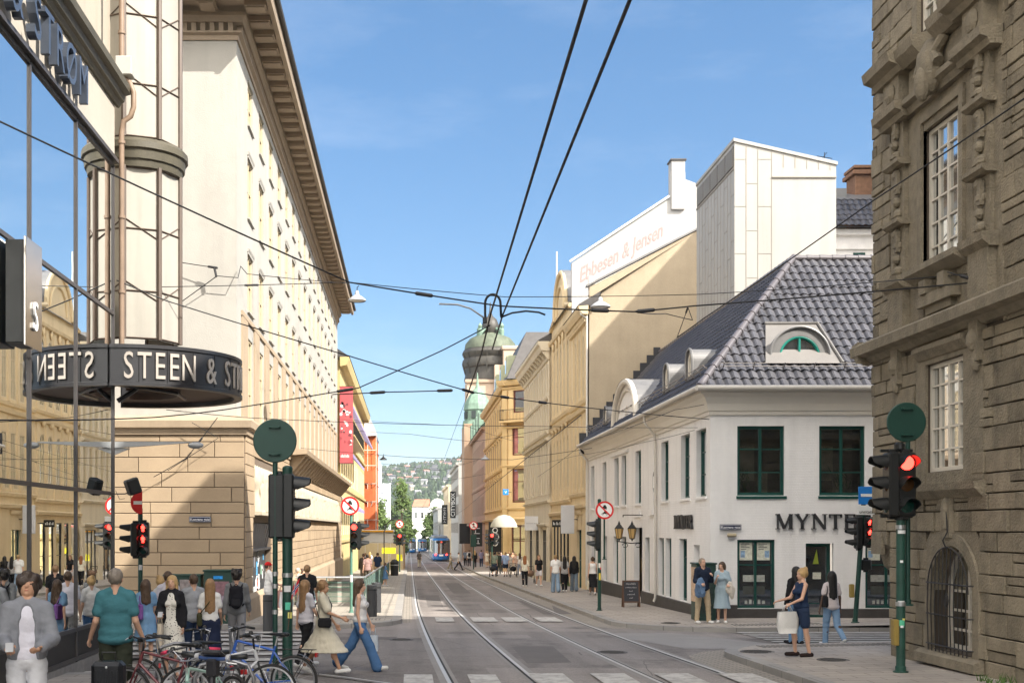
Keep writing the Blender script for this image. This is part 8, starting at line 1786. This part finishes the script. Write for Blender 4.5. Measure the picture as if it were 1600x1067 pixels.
# --- left foreground
P = person('man in grey hoodie over a white polo looking down at his phone', X_(42, 12), 12, 18, 1.84, 'm', ('hoodie', (.23, .24, .265)), ('trousers', (.62, .63, .66)), WH, ('curly', (.035, .022, .015)), SK2, arms={'L': (12, 12, 62, 30, .6), 'R': (8, 10, 74, 12, .7)}, head=(-8, 32), inner=(.66, .65, .72), wide=.9); phone('grey phone in the hand of the man in the hoodie', P)
P = person('broad man in a teal T-shirt seen from behind beside the mirror glass', X_(181, 15), 15, 186, 1.85, 'm', ('tee', (.055, .17, .20)), ('bermuda', (.035, .040, .028)), (.08, .07, .06), ('short', GRH), SK1, arms={'L': (-2, 12, 38, -12), 'R': (0, 12, 30, -8)}, wide=1.10)
t = thing('suitcase', 'upright black ribbed suitcase behind the man in the teal T-shirt', 'suitcase', (X_(170, 14.2), 14.2, 0)); x0, y0, z0 = X_(170, 14.2), 14.2, foot(X_(170, 14.2), 14.2); mb = MB(); mb.bbox(x0-.19, x0+.19, y0-.12, y0+.12, z0+.08, z0+.80, .05)
for q in range(5): mb.bbox(x0-.14+q*.065, x0-.115+q*.065, y0-.13, y0-.118, z0+.16, z0+.70, .004)
mb.build('shell', plain('suitcase_black', (.012, .013, .016), .35), t); mb = MB(); mb.tube([(x0-.08, y0, z0+.79), (x0-.08, y0, z0+.90), (x0+.08, y0, z0+.90), (x0+.08, y0, z0+.79)], .012, 6); mb.build('handle', BLACK, t)
for sx in (-.14, .14): MB().lathe((x0+sx-.015, y0, z0+.045), [(0, 0), (.045, 0), (.045, .03), (0, .03)], 12, 'x').build('wheel', BLACK, t)
MB().ball((x0, y0-.122, z0+.735), (.016, .004, .016), 10, 6).build('badge', SILV, t)
P = person('girl in a blue denim dress and blue cap seen from behind', X_(228, 23), 23, 195, 1.62, 'f', ('dress', (.17, .30, .46)), ('none', (.50, .26, .5)), (.55, .55, .55), ('long', BR), SK1, cap=(.07, .25, .50), head=(-25, 0), **WALK(14)); sidebag('purple bag on the back of the girl in the denim dress', P, (.22, .10, .32), 1, 1.1, .3, .3, .12, True, .12)
P = person('blonde woman in a black blazer over a dotted white dress holding a phone', X_(268, 19.5), 19.5, 6, 1.66, 'f', ('blazer', (.016, .016, .019)), ('none', (0,)), (.3, .2, .15), ('long', BLO), SK1, arms={'L': (0, 10, 18, 6), 'R': (12, 10, 72, 10, .7)}, head=(-6, 12), inner=(.68, .66, .60)); phone('pale phone held by the blonde woman in the blazer', P)
r_, J_, s_ = P; 
q_ = [('ell', (0, 0, 1.28), (.145, .125, .2)), ('ell', (0, 0, 1.05), (.15, .125, .2)), ('ell', (0, 0, .88), (.19, .145, .15))]+[('ell', (0, 0, .86-.12*i), (.19+.018*i, .15+.016*i, .15)) for i in range(5)]
sdf_obj('dress', [(a, np.array(b)*s_, np.array(c)*s_) for a, b, c in q_], .013, dotted(), None, .05, .44*s_).parent = r_
tote('pale canvas bag on the shoulder of the blonde woman in the blazer', P, (.55, .48, .38), .26, .40, 'R')
P = person('dark-haired man in a grey T-shirt with a dark shoulder strap', X_(302, 22.5), 22.5, 205, 1.74, 'm', ('tee', (.30, .31, .33)), ('trousers', NAVY), BK, ('short', BR), SK1, arms={'L': (14, 10, 50, 10), 'R': (4, 10, 30, 0)})
P = person('woman with long light brown hair, white top and long navy skirt', X_(328, 22), 22, 190, 1.66, 'f', ('tee', WH), ('skirt', (.018, .025, .055), .35, .24), (.3, .3, .3), ('verylong', DBL), SK1, arms={'L': (0, 10, 20, 0), 'R': (6, 10, 40, 0)}); sidebag('round olive shoulder bag of the long-haired woman in the navy skirt', P, (.055, .055, .028), 1, .98, .30, .24, .08, 'cross', .20)
P = person('dark-haired man in a grey sweater walking away with a black backpack', X_(370, 24.5), 24.5, 184, 1.76, 'm', ('long', (.19, .195, .20)), ('trousers', (.24, .24, .25)), (.4, .4, .4), ('curly', (.02, .015, .012)), SK1, **WALK(10)); backpack('black backpack with pale stripes on the man in the grey sweater', P, (.014, .014, .018))
P = person('fair-haired woman in white half hidden behind the blonde woman', X_(252, 25), 25, 150, 1.64, 'f', ('tee', WH), ('trousers', JEAN), WH, ('bun', BLO), SK1)
P = person('short-haired man in a white T-shirt behind the blonde woman', X_(263, 24.3), 24.3, 170, 1.76, 'm', ('tee', (.62, .60, .66)), ('trousers', GRY), BK, ('short', BR), SK1)
P = person('man in a red cap and white shirt carrying bags on the far pavement', X_(420, 33.8), 33.8, 110, 1.72, 'm', ('shirt', (.70, .69, .67)), ('bermuda', (.60, .59, .57)), (.5, .32, .04), ('short', BR), SK1, cap=(.50, .02, .02), arms={'L': (30, 10, 40, 0), 'R': (26, 16, 40, -10)}); tote('big white shopping bag of the man in the red cap', P, (.66, .64, .64), .40, .5, 'R'); tote('pink patterned shopping bag of the man in the red cap', P, (.55, .30, .26), .34, .5, 'L')
P = person('man in a black T-shirt walking away behind the signal post', X_(480, 31), 31, 178, 1.80, 'm', ('tee', BK), ('trousers', (.05, .05, .055)), BK, ('short', DBL), SK1)
P = person('girl in a white T-shirt partly hidden by the woman in the cream dress', X_(478, 22.6), 22.6, 130, 1.62, 'f', ('tee', (.66, .64, .68)), ('trousers', BK), WH, ('verylong', DBL), SK1, **WALK(14))
P = person('woman in a cream midi dress striding to the right', X_(506, 21.4), 21.4, 82, 1.68, 'f', ('dress', (.62, .57, .45)), ('none', (.42, .30, .75)), WH, ('pony', DBL), SK2, legs={'L': (-20, 16), 'R': (24, 4)}, arms={'L': (6, 8, 30, 0), 'R': (28, 8, 42, 0)}, head=(-20, 0)); sidebag('small black crossbody bag on the woman in the cream dress', P, BK, -1, .98, .24, .17, -.06, 'cross', .22)
P = person('woman in a white sleeveless top and wide blue jeans striding right', X_(563, 22), 22, 84, 1.70, 'f', ('tank', (.66, .65, .64)), ('wide', JEAN), (.62, .61, .58), ('long', BR), SK1, legs={'L': (-26, 12), 'R': (26, 6)}, arms={'L': (14, 6, 10, 0), 'R': (-4, 6, 16, 0)}, head=(-8, 0)); tote('crumpled clear plastic bag carried by the woman in wide jeans', P, (.50, .55, .60), .2, .3, 'L')
# --- café corner
P = person('man in a navy sweater and beige trousers eating at the café corner', X_(1098, 33.6), 33.6, 12, 1.80, 'm', ('long', (.018, .025, .045)), ('trousers', BEI), WH, ('short', (.24, .19, .14)), SK1, arms={'L': (18, 8, 108, 18, .8), 'R': (8, 12, 70, 12, .7)}, head=(10, 4), legs={'L': (4, 3, 6), 'R': (-2, 2, 5)})
r_, J_, s_ = P; a = J_['Rwri']; held('denim_jacket', 'blue denim jacket hung over the arm of the man in the navy sweater', 'jacket', r_, [('cloth', (lambda vf: (lambda m_: (setattr(m_, 'v', [tuple(q) for q in vf[0]]), setattr(m_, 'f', [tuple(q) for q in vf[1]]), m_)[2])(MB()))(sdf_mesh([('ell', a+np.array((0, .02, -.10)), (.12, .10, .24)), ('ell', a+np.array((-.05, .06, -.22)), (.09, .08, .2)), ('ell', a+np.array((.06, .0, -.16)), (.07, .09, .22)), ('ell', a+np.array((-.10, -.02, -.05)), (.06, .08, .09)), ('ell', a+np.array((.10, .05, -.30)), (.05, .06, .10)), ('ell', a+np.array((0, -.06, -.28)), (.05, .05, .12))], .014, .04)), cloth((.12, .19, .30)), True)])
P = person('woman in a pale blue midi dress beside the man in the navy sweater', X_(1128, 33.6), 33.6, -14, 1.68, 'f', ('dress', (.33, .42, .47)), ('none', (.40, .25, .7)), WH, ('long', BR), SK1, arms={'L': (14, 12, 68, 8, .7), 'R': (10, 8, 120, 6, .8)}, head=(-30, 0))
r_, J_, s_ = P; a = J_['Lwri']; held('cardigan', 'cream cardigan draped over the arm of the woman in pale blue', 'cardigan', r_, [('cloth', (lambda vf: (lambda m_: (setattr(m_, 'v', [tuple(q) for q in vf[0]]), setattr(m_, 'f', [tuple(q) for q in vf[1]]), m_)[2])(MB()))(sdf_mesh([('ell', a+np.array((.02, .03, -.10)), (.10, .10, .2)), ('ell', a+np.array((.08, .05, -.2)), (.08, .08, .2))], .014, .04)), cloth((.60, .55, .47)), True)])
P = person('blonde woman in a navy top and shorts stepping left with a white bag', X_(1252, 23.4), 23.4, -74, 1.70, 'f', ('tank', NAVY), ('bermuda', (.025, .04, .08)), (.03, .02, .018), ('bun', BLO), SK1, legs={'R': (16, 22), 'L': (-6, 4)}, arms={'L': (22, 6, 48, 4), 'R': (26, 8, 50, 0)}, head=(0, 2)); tote('large white paper bag carried by the blonde woman in navy', P, (.70, .69, .66), .42, .42, 'L', .16)
P = person('person in black with jeans half hidden behind the blonde woman in navy', X_(1243, 26.6), 26.6, 200, 1.68, 'f', ('long', BK), ('trousers', (.12, .22, .36)), BK, ('verylong', BLKH), SK3)
P = person('woman with waist-length black hair, pale top and blue jeans walking away', X_(1299, 27.6), 27.6, 188, 1.70, 'f', ('tee', (.62, .55, .54)), ('trousers', (.20, .31, .45)), WH, ('verylong', BLKH), SK3, legs={'L': (10, 4), 'R': (-14, 34)}, arms={'L': (-4, 16, 10, 0), 'R': (0, 12, 14, 0)}); sidebag('black shoulder bag of the woman with waist-length black hair', P, BK, 1, 1.05, .30, .26, .02, True, .20)
# --- pavement on the right
P = person('woman in a white top and long black skirt walking away with white bags', X_(926, 54), 54, 176, 1.68, 'f', ('tank', WH), ('skirt', BK, .34, .22), WH, ('bun', BR), SK1, **WALK(16)); tote('two white shopping bags of the woman in the long black skirt', P, (.66, .60, .46), .4, .42, 'L')
for i, (px, D, rot, hh, sex, top, bot, hr, sk, lab) in enumerate((
    (868, 57.5, 182, 1.78, 'm', ('tee', WH), ('wide', LJEAN), ('short', (.30, .20, .09)), SK1, 'man in a white T-shirt and pale baggy jeans walking away'),
    (882, 58, 180, 1.68, 'f', ('tee', (.35, .34, .33)), ('trousers', BK), ('verylong', BLKH), SK2, 'woman with long black hair and black trousers, middle of the three walking away'),
    (897, 58.5, 176, 1.68, 'f', ('long', BK), ('wide', (.16, .20, .24)), ('verylong', BLKH), SK2, 'woman in a black jacket and dark jeans, rightmost of the three walking away'),
    (820, 66.5, 176, 1.68, 'f', ('shirt', (.68, .64, .52)), ('trousers', BK), ('long', RED_), SK1, 'red-haired woman in a cream blouse and black trousers on the right pavement'),
    (842, 67, 4, 1.70, 'f', ('tee', BK), ('bermuda', (.66, .63, .66)), ('long', DBL), SK1, 'woman in a black top and white cropped trousers walking towards us'))):
    person(lab, X_(px, D), D, rot, hh, sex, top, bot, WH if i else (.5, .5, .5), hr, sk, **(WALK(12), WALK2(10))[i % 2])
# --- crowd by the shops and crossing the street
crowd = [(717, 118, 88, 1.80, 'm', ('tee', WH), ('trousers', BK), 'man in a white shirt and black trousers striding across the street', 26), (704, 120, 92, 1.72, 'm', ('tee', (.45, .38, .30)), ('trousers', (.30, .26, .18)), 'man in beige just behind the striding man in the street', 16), (655, 130, 180, 1.75, 'm', ('tee', (.10, .09, .08)), ('trousers', (.45, .40, .30)), 'lone walker in dark top and beige trousers between the tram rails', 12),
    (733, 128, 182, 1.78, 'm', ('tee', (.60, .60, .62)), ('trousers', BK), 'walker in pale shirt with dark pack, leftmost of the far pavement group', 10), (742, 126, 180, 1.74, 'f', ('long', BK), ('trousers', BK), 'figure all in black in the far pavement group', 10), (752, 124, 176, 1.80, 'm', ('shirt', (.22, .20, .30)), ('trousers', NAVY), 'man in a muted purple shirt in the far pavement group', 10), (761, 122, 4, 1.70, 'f', ('tee', (.66, .60, .50)), ('skirt', (.64, .58, .48), .6, .2), 'woman in a short cream outfit in the far pavement group', 8), (727, 131, 178, 1.76, 'm', ('tee', (.14, .17, .22)), ('trousers', BK), 'man in slate blue at the back of the far pavement group', 8),
    (773, 92, 150, 1.80, 'm', ('tee', (.22, .26, .20)), ('bermuda', NAVY), 'man in a grey-green shirt and navy shorts pushing a pram', 8), (779, 96, 190, 1.78, 'm', ('long', (.04, .05, .035)), ('trousers', (.05, .055, .045)), 'man in dark olive beside the signal post', 6), (790, 90, 180, 1.80, 'm', ('shirt', (.30, .40, .60)), ('shorts', (.02, .03, .05)), 'man in a light blue shirt and dark shorts among the shoppers', 8), (797, 92, 10, 1.66, 'f', ('tee', (.62, .54, .44)), ('trousers', (.58, .52, .44)), 'woman in a cream outfit standing over a dark pushchair', 5), (806, 95, 0, 1.68, 'f', ('tee', (.52, .36, .28)), ('trousers', (.5, .45, .4)), 'woman in a dusty pink top near the domed awning', 5), (812, 91, 185, 1.72, 'f', ('tee', (.66, .62, .58)), ('trousers', (.30, .34, .42)), 'woman in a white top near the cream shopfronts', 8), (783, 103, 0, 1.74, 'm', ('shirt', (.10, .10, .16)), ('trousers', BK), 'man in dark blue deeper in the crowd', 5), (801, 104, 0, 1.7, 'f', ('tee', (.4, .22, .14)), ('trousers', BEI), 'person in rust brown deeper in the crowd', 5), (795, 107, 180, 1.74, 'm', ('tee', (.55, .52, .46)), ('trousers', GRY), 'person in pale beige at the back of the crowd', 5),
    (574, 66, 182, 1.76, 'm', ('tee', (.34, .22, .20)), ('trousers', (.10, .09, .07)), 'person in a dusty red top beside the green signal post', 6), (568, 70, 180, 1.8, 'm', ('long', (.06, .05, .04)), ('trousers', (.12, .1, .08)), 'person in a dark coat behind the green signal post', 5), (571, 88, 178, 1.78, 'm', ('shirt', (.30, .32, .38)), ('trousers', (.30, .26, .18)), 'man in a grey-blue shirt walking away by the railing', 8), (577, 75, 180, 1.68, 'f', ('tee', (.62, .56, .52)), ('trousers', BK), 'fair woman in white with a dark backpack by the railing', 8), (590, 78, 182, 1.82, 'm', ('tee', NAVY), ('bermuda', BEI), 'man in a navy shirt and beige shorts by the railing', 8), (578, 105, 180, 1.75, 'f', ('tee', (.5, .5, .58)), ('trousers', (.3, .3, .3)), 'small far figure in lilac before the plywood hoarding', 6), (602, 68, 100, 1.3, 'f', ('tee', (.10, .20, .36)), ('skirt', (.10, .20, .36), .5, .2), 'child in blue at the railing', 8)]
hs_l = [('short', BR), ('short', DBL), ('short', BLKH), ('long', BLO), ('long', BR)]
for i, (px, D, rot, hh, sex, top, bot, lab, st) in enumerate(crowd):
    Q = person(lab, X_(px, D), D, rot, hh, sex, top, bot, (.5, .5, .5) if i % 2 else BK, hs_l[3+i % 2] if sex == 'f' else hs_l[i % 3], SK1, **(WALK(st) if i % 2 else WALK2(st)))
    if i in (3, 20): backpack('small dark backpack on the %s' % ('leftmost walker of the far pavement group' if i == 3 else 'fair woman in white by the railing'), Q, BK, .9)
# seated man on a bench by the bank wall
bx, by = -4.15, 46.0; bz = foot(bx, by); t = thing('bench', 'low wooden bench against the bank building wall', 'bench', (bx, by, bz)); mb = MB(); mb.bbox(bx-.25, bx+.25, by-.9, by+.9, bz+.40, bz+.45, .01); mb.build('seat', WOOD, t)
for yy in (by-.7, by+.7): MB().bbox(bx-.2, bx+.2, yy-.04, yy+.04, bz, bz+.399, .005).build('leg', BLACK, t)
person('grey-haired seated man in a grey jacket on the bench by the bank wall', bx+.02, by, 70, 1.74, 'm', ('long', (.42, .38, .32)), ('trousers', (.10, .11, .14)), (.4, .4, .4), ('short', (.45, .43, .40)), SK1, legs={'L': (84, 80), 'R': (80, 86)}, arms={'L': (30, 6, 50, 20), 'R': (30, 6, 50, 20)}, lean=12, head=(0, 15))
person('person in dark clothes seated beside the grey-haired man on the bench', bx+.04, by+.62, 74, 1.7, 'f', ('long', (.10, .10, .11)), ('trousers', (.09, .10, .15)), BK, ('long', BR), SK1, legs={'L': (84, 80), 'R': (84, 82)}, arms={'L': (30, 6, 50, 20), 'R': (30, 6, 50, 20)}, lean=8)
# prams in the crowd
def pram(lab, px, D, c):
    x, y = X_(px, D), D; z = foot(x, y); t = thing('pram', lab, 'pram', (x, y, z)); mb = MB(); mb.ball((x, y, z+.62), (.24, .36, .2), 12, 8); mb.build('seat', cloth(c), t, True); mb = MB(); mb.lathe((x, y+.12, z+.66), [(.27, -.16), (.29, 0), (.27, .16)], 10, 'y', 0, PI); mb.build('hood', cloth(tuple(q*.8 for q in c)), t, True); mb = MB()
    for sx in (-.22, .22): mb.tube([(x+sx, y-.35, z+.12), (x+sx, y+.1, z+.55), (x+sx, y+.55, z+1.02)], .014, 5); mb.tube([(x+sx, y+.35, z+.12), (x+sx, y-.05, z+.5)], .014, 5)
    mb.tube([(x-.22, y+.55, z+1.02), (x+.22, y+.55, z+1.02)], .016, 5); mb.build('frame', BLACK, t)
    for sx in (-.24, .24):
        for yy in (-.35, .35): MB().lathe((x+sx-.015, y+yy, z+.12), [(0, 0), (.12, 0), (.12, .03), (0, .03)], 14, 'x').build('wheel', BLACK, t)
pram('dark pushchair in front of the woman in cream', 802, 88, BK); pram('brown pushchair beside the cream shopfronts', 829, 72, (.20, .13, .09)); pram('black pushchair of the man in the grey-green shirt', 770, 90, (.03, .03, .035))
# ================================================================ BICYCLES (left foreground)
RUB = plain('tyre_rubber', (.018, .018, .018), .8); ALU = plain('aluminium', (.45, .45, .46), .3, metal=.9)
def bike(label, x, y, rot, col, tilt=8, basket=False, grips=BLACK, fork=None, carrier=True, lock=None, fender=True, steer=0):
    t = thing('bicycle', label, 'bicycle', (0, 0, 0)); C_ = plain('bike_paint_%d%d%d' % tuple(int(q*99) for q in col), col, .35, spec=.6); R = .34; fk = fork or C_
    bb, rw, fw = (0, .29), (-.43, R), (.62, R); st_top, head_t, head_b = (-.15, .80), (.42, .86), (.46, .72)
    v = lambda p, yy=0: (p[0], yy, p[1]); mb = MB()
    mb.tube([v(bb), v(st_top)], .017, 8); mb.tube([v(bb), v(head_b)], .020, 8); mb.tube([(-.13, 0, .74), v(head_t)], .017, 8); mb.tube([v(head_t), v(head_b)], .022, 8)
    for sy in (-.05, .05): mb.tube([v(bb, sy*.4), v(rw, sy)], .010, 6); mb.tube([(-.13, sy*.3, .72), v(rw, sy)], .009, 6)
    mb.build('frame', C_, t, True, 40)
    mb = MB(); 
    for sy in (-.055, .055): mb.tube([(.462, sy*.6, .71), (.49, sy, .62), (.60, sy, R)], [.014, .013, .009], 6)
    mb.build('fork', fk, t, True)
    for i, c in enumerate((rw, fw)):
        mb = MB(); mb.lathe((c[0], 0, c[1]), [(R-.035, -.012), (R-.02, -.02), (R, -.008), (R, .008), (R-.02, .02), (R-.035, .012)], 40, 'y'); w_ = mb.build('wheel', RUB, t, True)
        MB().lathe((c[0], 0, c[1]), [(R-.055, -.010), (R-.034, -.012), (R-.034, .012), (R-.055, .010), (R-.055, -.010)], 40, 'y').build('rim', ALU, w_, True, 40)
        mb = MB(); mb.tube([(c[0], -.045, c[1]), (c[0], .045, c[1])], .02, 8)
        for k in range(20):
            a = 2*PI*k/20; b = a+(.5 if k % 2 else -.5); s_ = .03 if k % 4 < 2 else -.03; mb.tube([(c[0]+.02*math.cos(b), s_, c[1]+.02*math.sin(b)), (c[0]+(R-.05)*math.cos(a), 0, c[1]+(R-.05)*math.sin(a))], .0022, 3)
        mb.build('spokes', ALU, w_)
        if fender:
            mb = MB(); a0 = (.3, .0)[i]; n = 16; A_ = [a0+(2.6)*k/n for k in range(n+1)]
            for k in range(n): mb.quad(*[(c[0]+(R+.025)*math.cos(A_[q]), sy, c[1]+(R+.025)*math.sin(A_[q])) for q, sy in ((k, -.028), (k, .028), (k+1, .028), (k+1, -.028))])
            mb.build('mudguard', plain('mudguard_grey', (.10, .10, .105), .4), t)
    mb = MB(); mb.tube([v(st_top), (-.175, 0, .93)], .013, 8); mb.build('seat_post', ALU, t)
    v_, f_ = sdf_mesh([('cap', (-.28, -.05, .96), (-.10, 0, .965), .055, .025), ('cap', (-.28, .05, .96), (-.10, 0, .965), .055, .025), ('cap', (-.12, 0, .965), (.02, 0, .96), .03, .018)], .01, .03); mb = MB(); mb.v = [(a, b, .955+(c-.955)*.6) for a, b, c in v_]; mb.f = [tuple(q) for q in f_]; mb.build('saddle', BLACK if not basket else plain('brown_leather', (.12, .05, .025), .5), t, True)
    S = Matrix.Translation((.42, 0, 0)) @ Matrix.Rotation(math.radians(steer), 4, 'Z') @ Matrix.Translation((-.42, 0, 0))
    mb = MB(); mb.tube([v(head_t), (.405, 0, 1.00), (.44, 0, 1.02)], .014, 8); mb.tube([(.30, -.31, 1.03), (.38, -.22, 1.05), (.44, -.06, 1.02), (.44, .06, 1.02), (.38, .22, 1.05), (.30, .31, 1.03)], .012, 8); mb.xf(S).build('handlebar', plain('bar_black', (.02, .02, .022), .35), t, True)
    for sy in (-1, 1):
        MB().tube([(.37, sy*.235, 1.048), (.285, sy*.325, 1.028)], .019, 10).xf(S).build('grip', grips, t, True); mb = MB(); mb.tube([(.40, sy*.19, 1.045), (.46, sy*.22, 1.02), (.40, sy*.30, 1.0)], .006, 5); mb.tube([(.42, sy*.17, 1.04), (.50, sy*.12, 1.06), (.50, sy*.03, .95), (.46, 0, .8)], .004, 4); mb.xf(S).build('brake_lever', ALU, t)
    mb = MB(); mb.lathe((.40, -.16, 1.07), [(0, .03), (.02, .028), (.028, .01), (.03, 0)], 10); mb.bbox(.45, .50, -.035, .035, .98, 1.04, .008); mb.xf(S).build('bell_and_light', BLACK, t)
    mb = MB(); mb.lathe((bb[0], -.05, bb[1]), [(0, 0), (.09, 0), (.09, .008), (0, .008)], 18, 'y'); mb.tube([(0, -.06, .29), (.08, -.07, .14)], .010, 6); mb.tube([(0, .06, .29), (-.08, .07, .44)], .010, 6); mb.bbox(.04, .13, -.17, -.07, .125, .15, .005); mb.bbox(-.13, -.04, .07, .17, .43, .455, .005); mb.build('crank', ALU, t)
    if carrier:
        mb = MB()
        for sy in (-.07, 0, .07): mb.tube([(-.20, sy, .76), (-.72, sy, .76)], .006, 5)
        for sy in (-.07, .07): mb.tube([(-.66, sy, .76), (-.43, sy, .36)], .005, 5)
        for xx in (-.25, -.45, -.70): mb.tube([(xx, -.07, .76), (xx, .07, .76)], .005, 5)
        mb.build('carrier', BLACK, t); MB().bbox(-.76, -.73, -.04, .04, .66, .72, .006).build('rear_light', plain('rear_reflector', (.35, .02, .02), .3), t)
    if basket: MB().bbox(.45, .80, -.19, .19, .72, .96, .02).build('basket', plain('basket_black', (.02, .02, .02), .6), t)
    t.location = (x, y, foot(x, y)); t.rotation_euler = (math.radians(tilt), 0, math.radians(rot)); return t
bike('blue bicycle with a rear carrier parked beside the green signal post', -2.0, 16.4, 166, (.02, .10, .42), 4)
bike('grey and white city bicycle with mudguards in the middle of the parked row', -2.35, 14.9, 12, (.50, .51, .53), -5, fork=BLACK, steer=-12)
bike('red bicycle half hidden among the parked bicycles', -2.9, 14.6, 168, (.11, .012, .016), 6, steer=-25)
bike('black bicycle with brown saddle at the back of the parked row', -3.2, 16.0, 8, (.02, .02, .022), -4, steer=20)
bike('pale green bicycle with pink grips nearest in the parked row', -2.15, 13.2, -112, (.30, .46, .40), 5, False, plain('pink_grip', (.60, .04, .10), .6), steer=15)
# shared electric scooter in front
t = thing('electric_scooter', 'black electric scooter with thick grips at the very front of the parked row', 'scooter', (0, 0, 0)); mb = MB(); mb.tube([(0, 0, .12), (-.12, 0, 1.10)], [.04, .032], 10); mb.bbox(-.16, -.06, -.055, .055, .95, 1.12, .02); mb.build('stem', plain('scooter_black', (.015, .015, .018), .4), t, True, 40)
mb = MB(); mb.tube([(-.13, -.30, 1.14), (-.11, -.10, 1.12), (-.11, .10, 1.12), (-.13, .30, 1.14)], .018, 8); mb.build('handlebar', plain('scooter_blue', (.03, .06, .16), .4), t, True)
for sy in (-1, 1): MB().tube([(-.125, sy*.19, 1.135), (-.14, sy*.34, 1.15)], .026, 12).build('grip', BLACK, t, True); MB().lathe((-.12, sy*.165, 1.13), [(.02, -.02), (.034, -.02), (.034, .02), (.02, .02)], 12, 'y').build('collar', plain('grey_collar', (.35, .35, .36)), t); MB().tube([(-.10, sy*.16, 1.13), (-.02, sy*.2, 1.10), (-.03, sy*.3, 1.09)], .007, 5).build('brake_lever', ALU, t)
mb = MB(); X = Matrix.Translation((-.13, 0, 1.15)) @ Matrix.Rotation(-.5, 4, 'Y'); mb.bbox(-.07, .07, -.10, .10, -.02, .03, .015); mb.xf(X).build('display', plain('scooter_black', (.015, .015, .018)), t)
mb = MB(); mb.bbox(-1.05, -.02, -.09, .09, .12, .18, .02); mb.build('deck', plain('scooter_black', (.015, .015, .018)), t)
for xx in (.05, -1.12): MB().lathe((xx, -.03, .11), [(.05, 0), (.11, .005), (.11, .055), (.05, .06)], 24, 'y').build('wheel', RUB, t, True)
x, y = -1.85, 10.9; t.location = (x, y, foot(x, y)); t.rotation_euler = (0, 0, math.radians(-112))
# bicycle stands
for k in range(3):
    x, y = -3.2+k*.5, 16.8-k*1.3; z = foot(x, y); t = thing('bicycle_stand', ('rear', 'middle', 'front')[k]+' steel hoop stand between the parked bicycles', 'bicycle stand', (x, y, z), 0, 'hoop stands'); MB().tube([(x-.35, y, z), (x-.35, y, z+.6), (x-.28, y, z+.75), (x-.1, y, z+.8), (x+.1, y, z+.8), (x+.28, y, z+.75), (x+.35, y, z+.6), (x+.35, y, z)], .024, 8).build('hoop', plain('stand_steel', (.25, .25, .26), .4, metal=.7), t, True)
# weeds at the foot of walls
WEED = M('weed_green', (.07, .13, .03), .8, .3, 9, 0)
for i, (x, y, lab) in enumerate(((8.75, 66.2, 'tuft of weeds at the foot of the yellow house wall'), (9.25, 18.6, 'small tuft of weeds at the foot of the granite wall'))):
    z = foot(x, y); mb = MB()
    for k in range(60):
        a = random.uniform(0, 6.28); l = random.uniform(.08, .28)*(1.4 if i == 0 else .6); px, py = x+random.uniform(-.35, .35), y+random.uniform(-.2, .2); mb.add([(px-.012, py, z), (px+.012, py, z), (px+math.cos(a)*l*.6, py+math.sin(a)*l*.6, z+l)], [(0, 1, 2)])
    t = thing('weeds', lab, 'weeds', (x, y, z)); mb.build('leaves', WEED, t)
# ================================================================ AIR
hzm = bpy.data.materials.new('summer_haze'); hzm.use_nodes = True; nt = hzm.node_tree; nt.nodes.remove(nt.nodes['Principled BSDF']); pv = nt.nodes.new('ShaderNodeVolumePrincipled'); pv.inputs['Color'].default_value = (.80, .88, 1, 1); pv.inputs['Density'].default_value = .0001; pv.inputs['Anisotropy'].default_value = .2
nt.links.new(pv.outputs[0], nt.nodes['Material Output'].inputs['Volume'])
hz_o = MB().box(-7000, 7000, -2500, 9500, -12, 260).build('haze', hzm); props(hz_o, 'faint summer haze lying over the whole street and the hill', 'haze', kind='stuff')
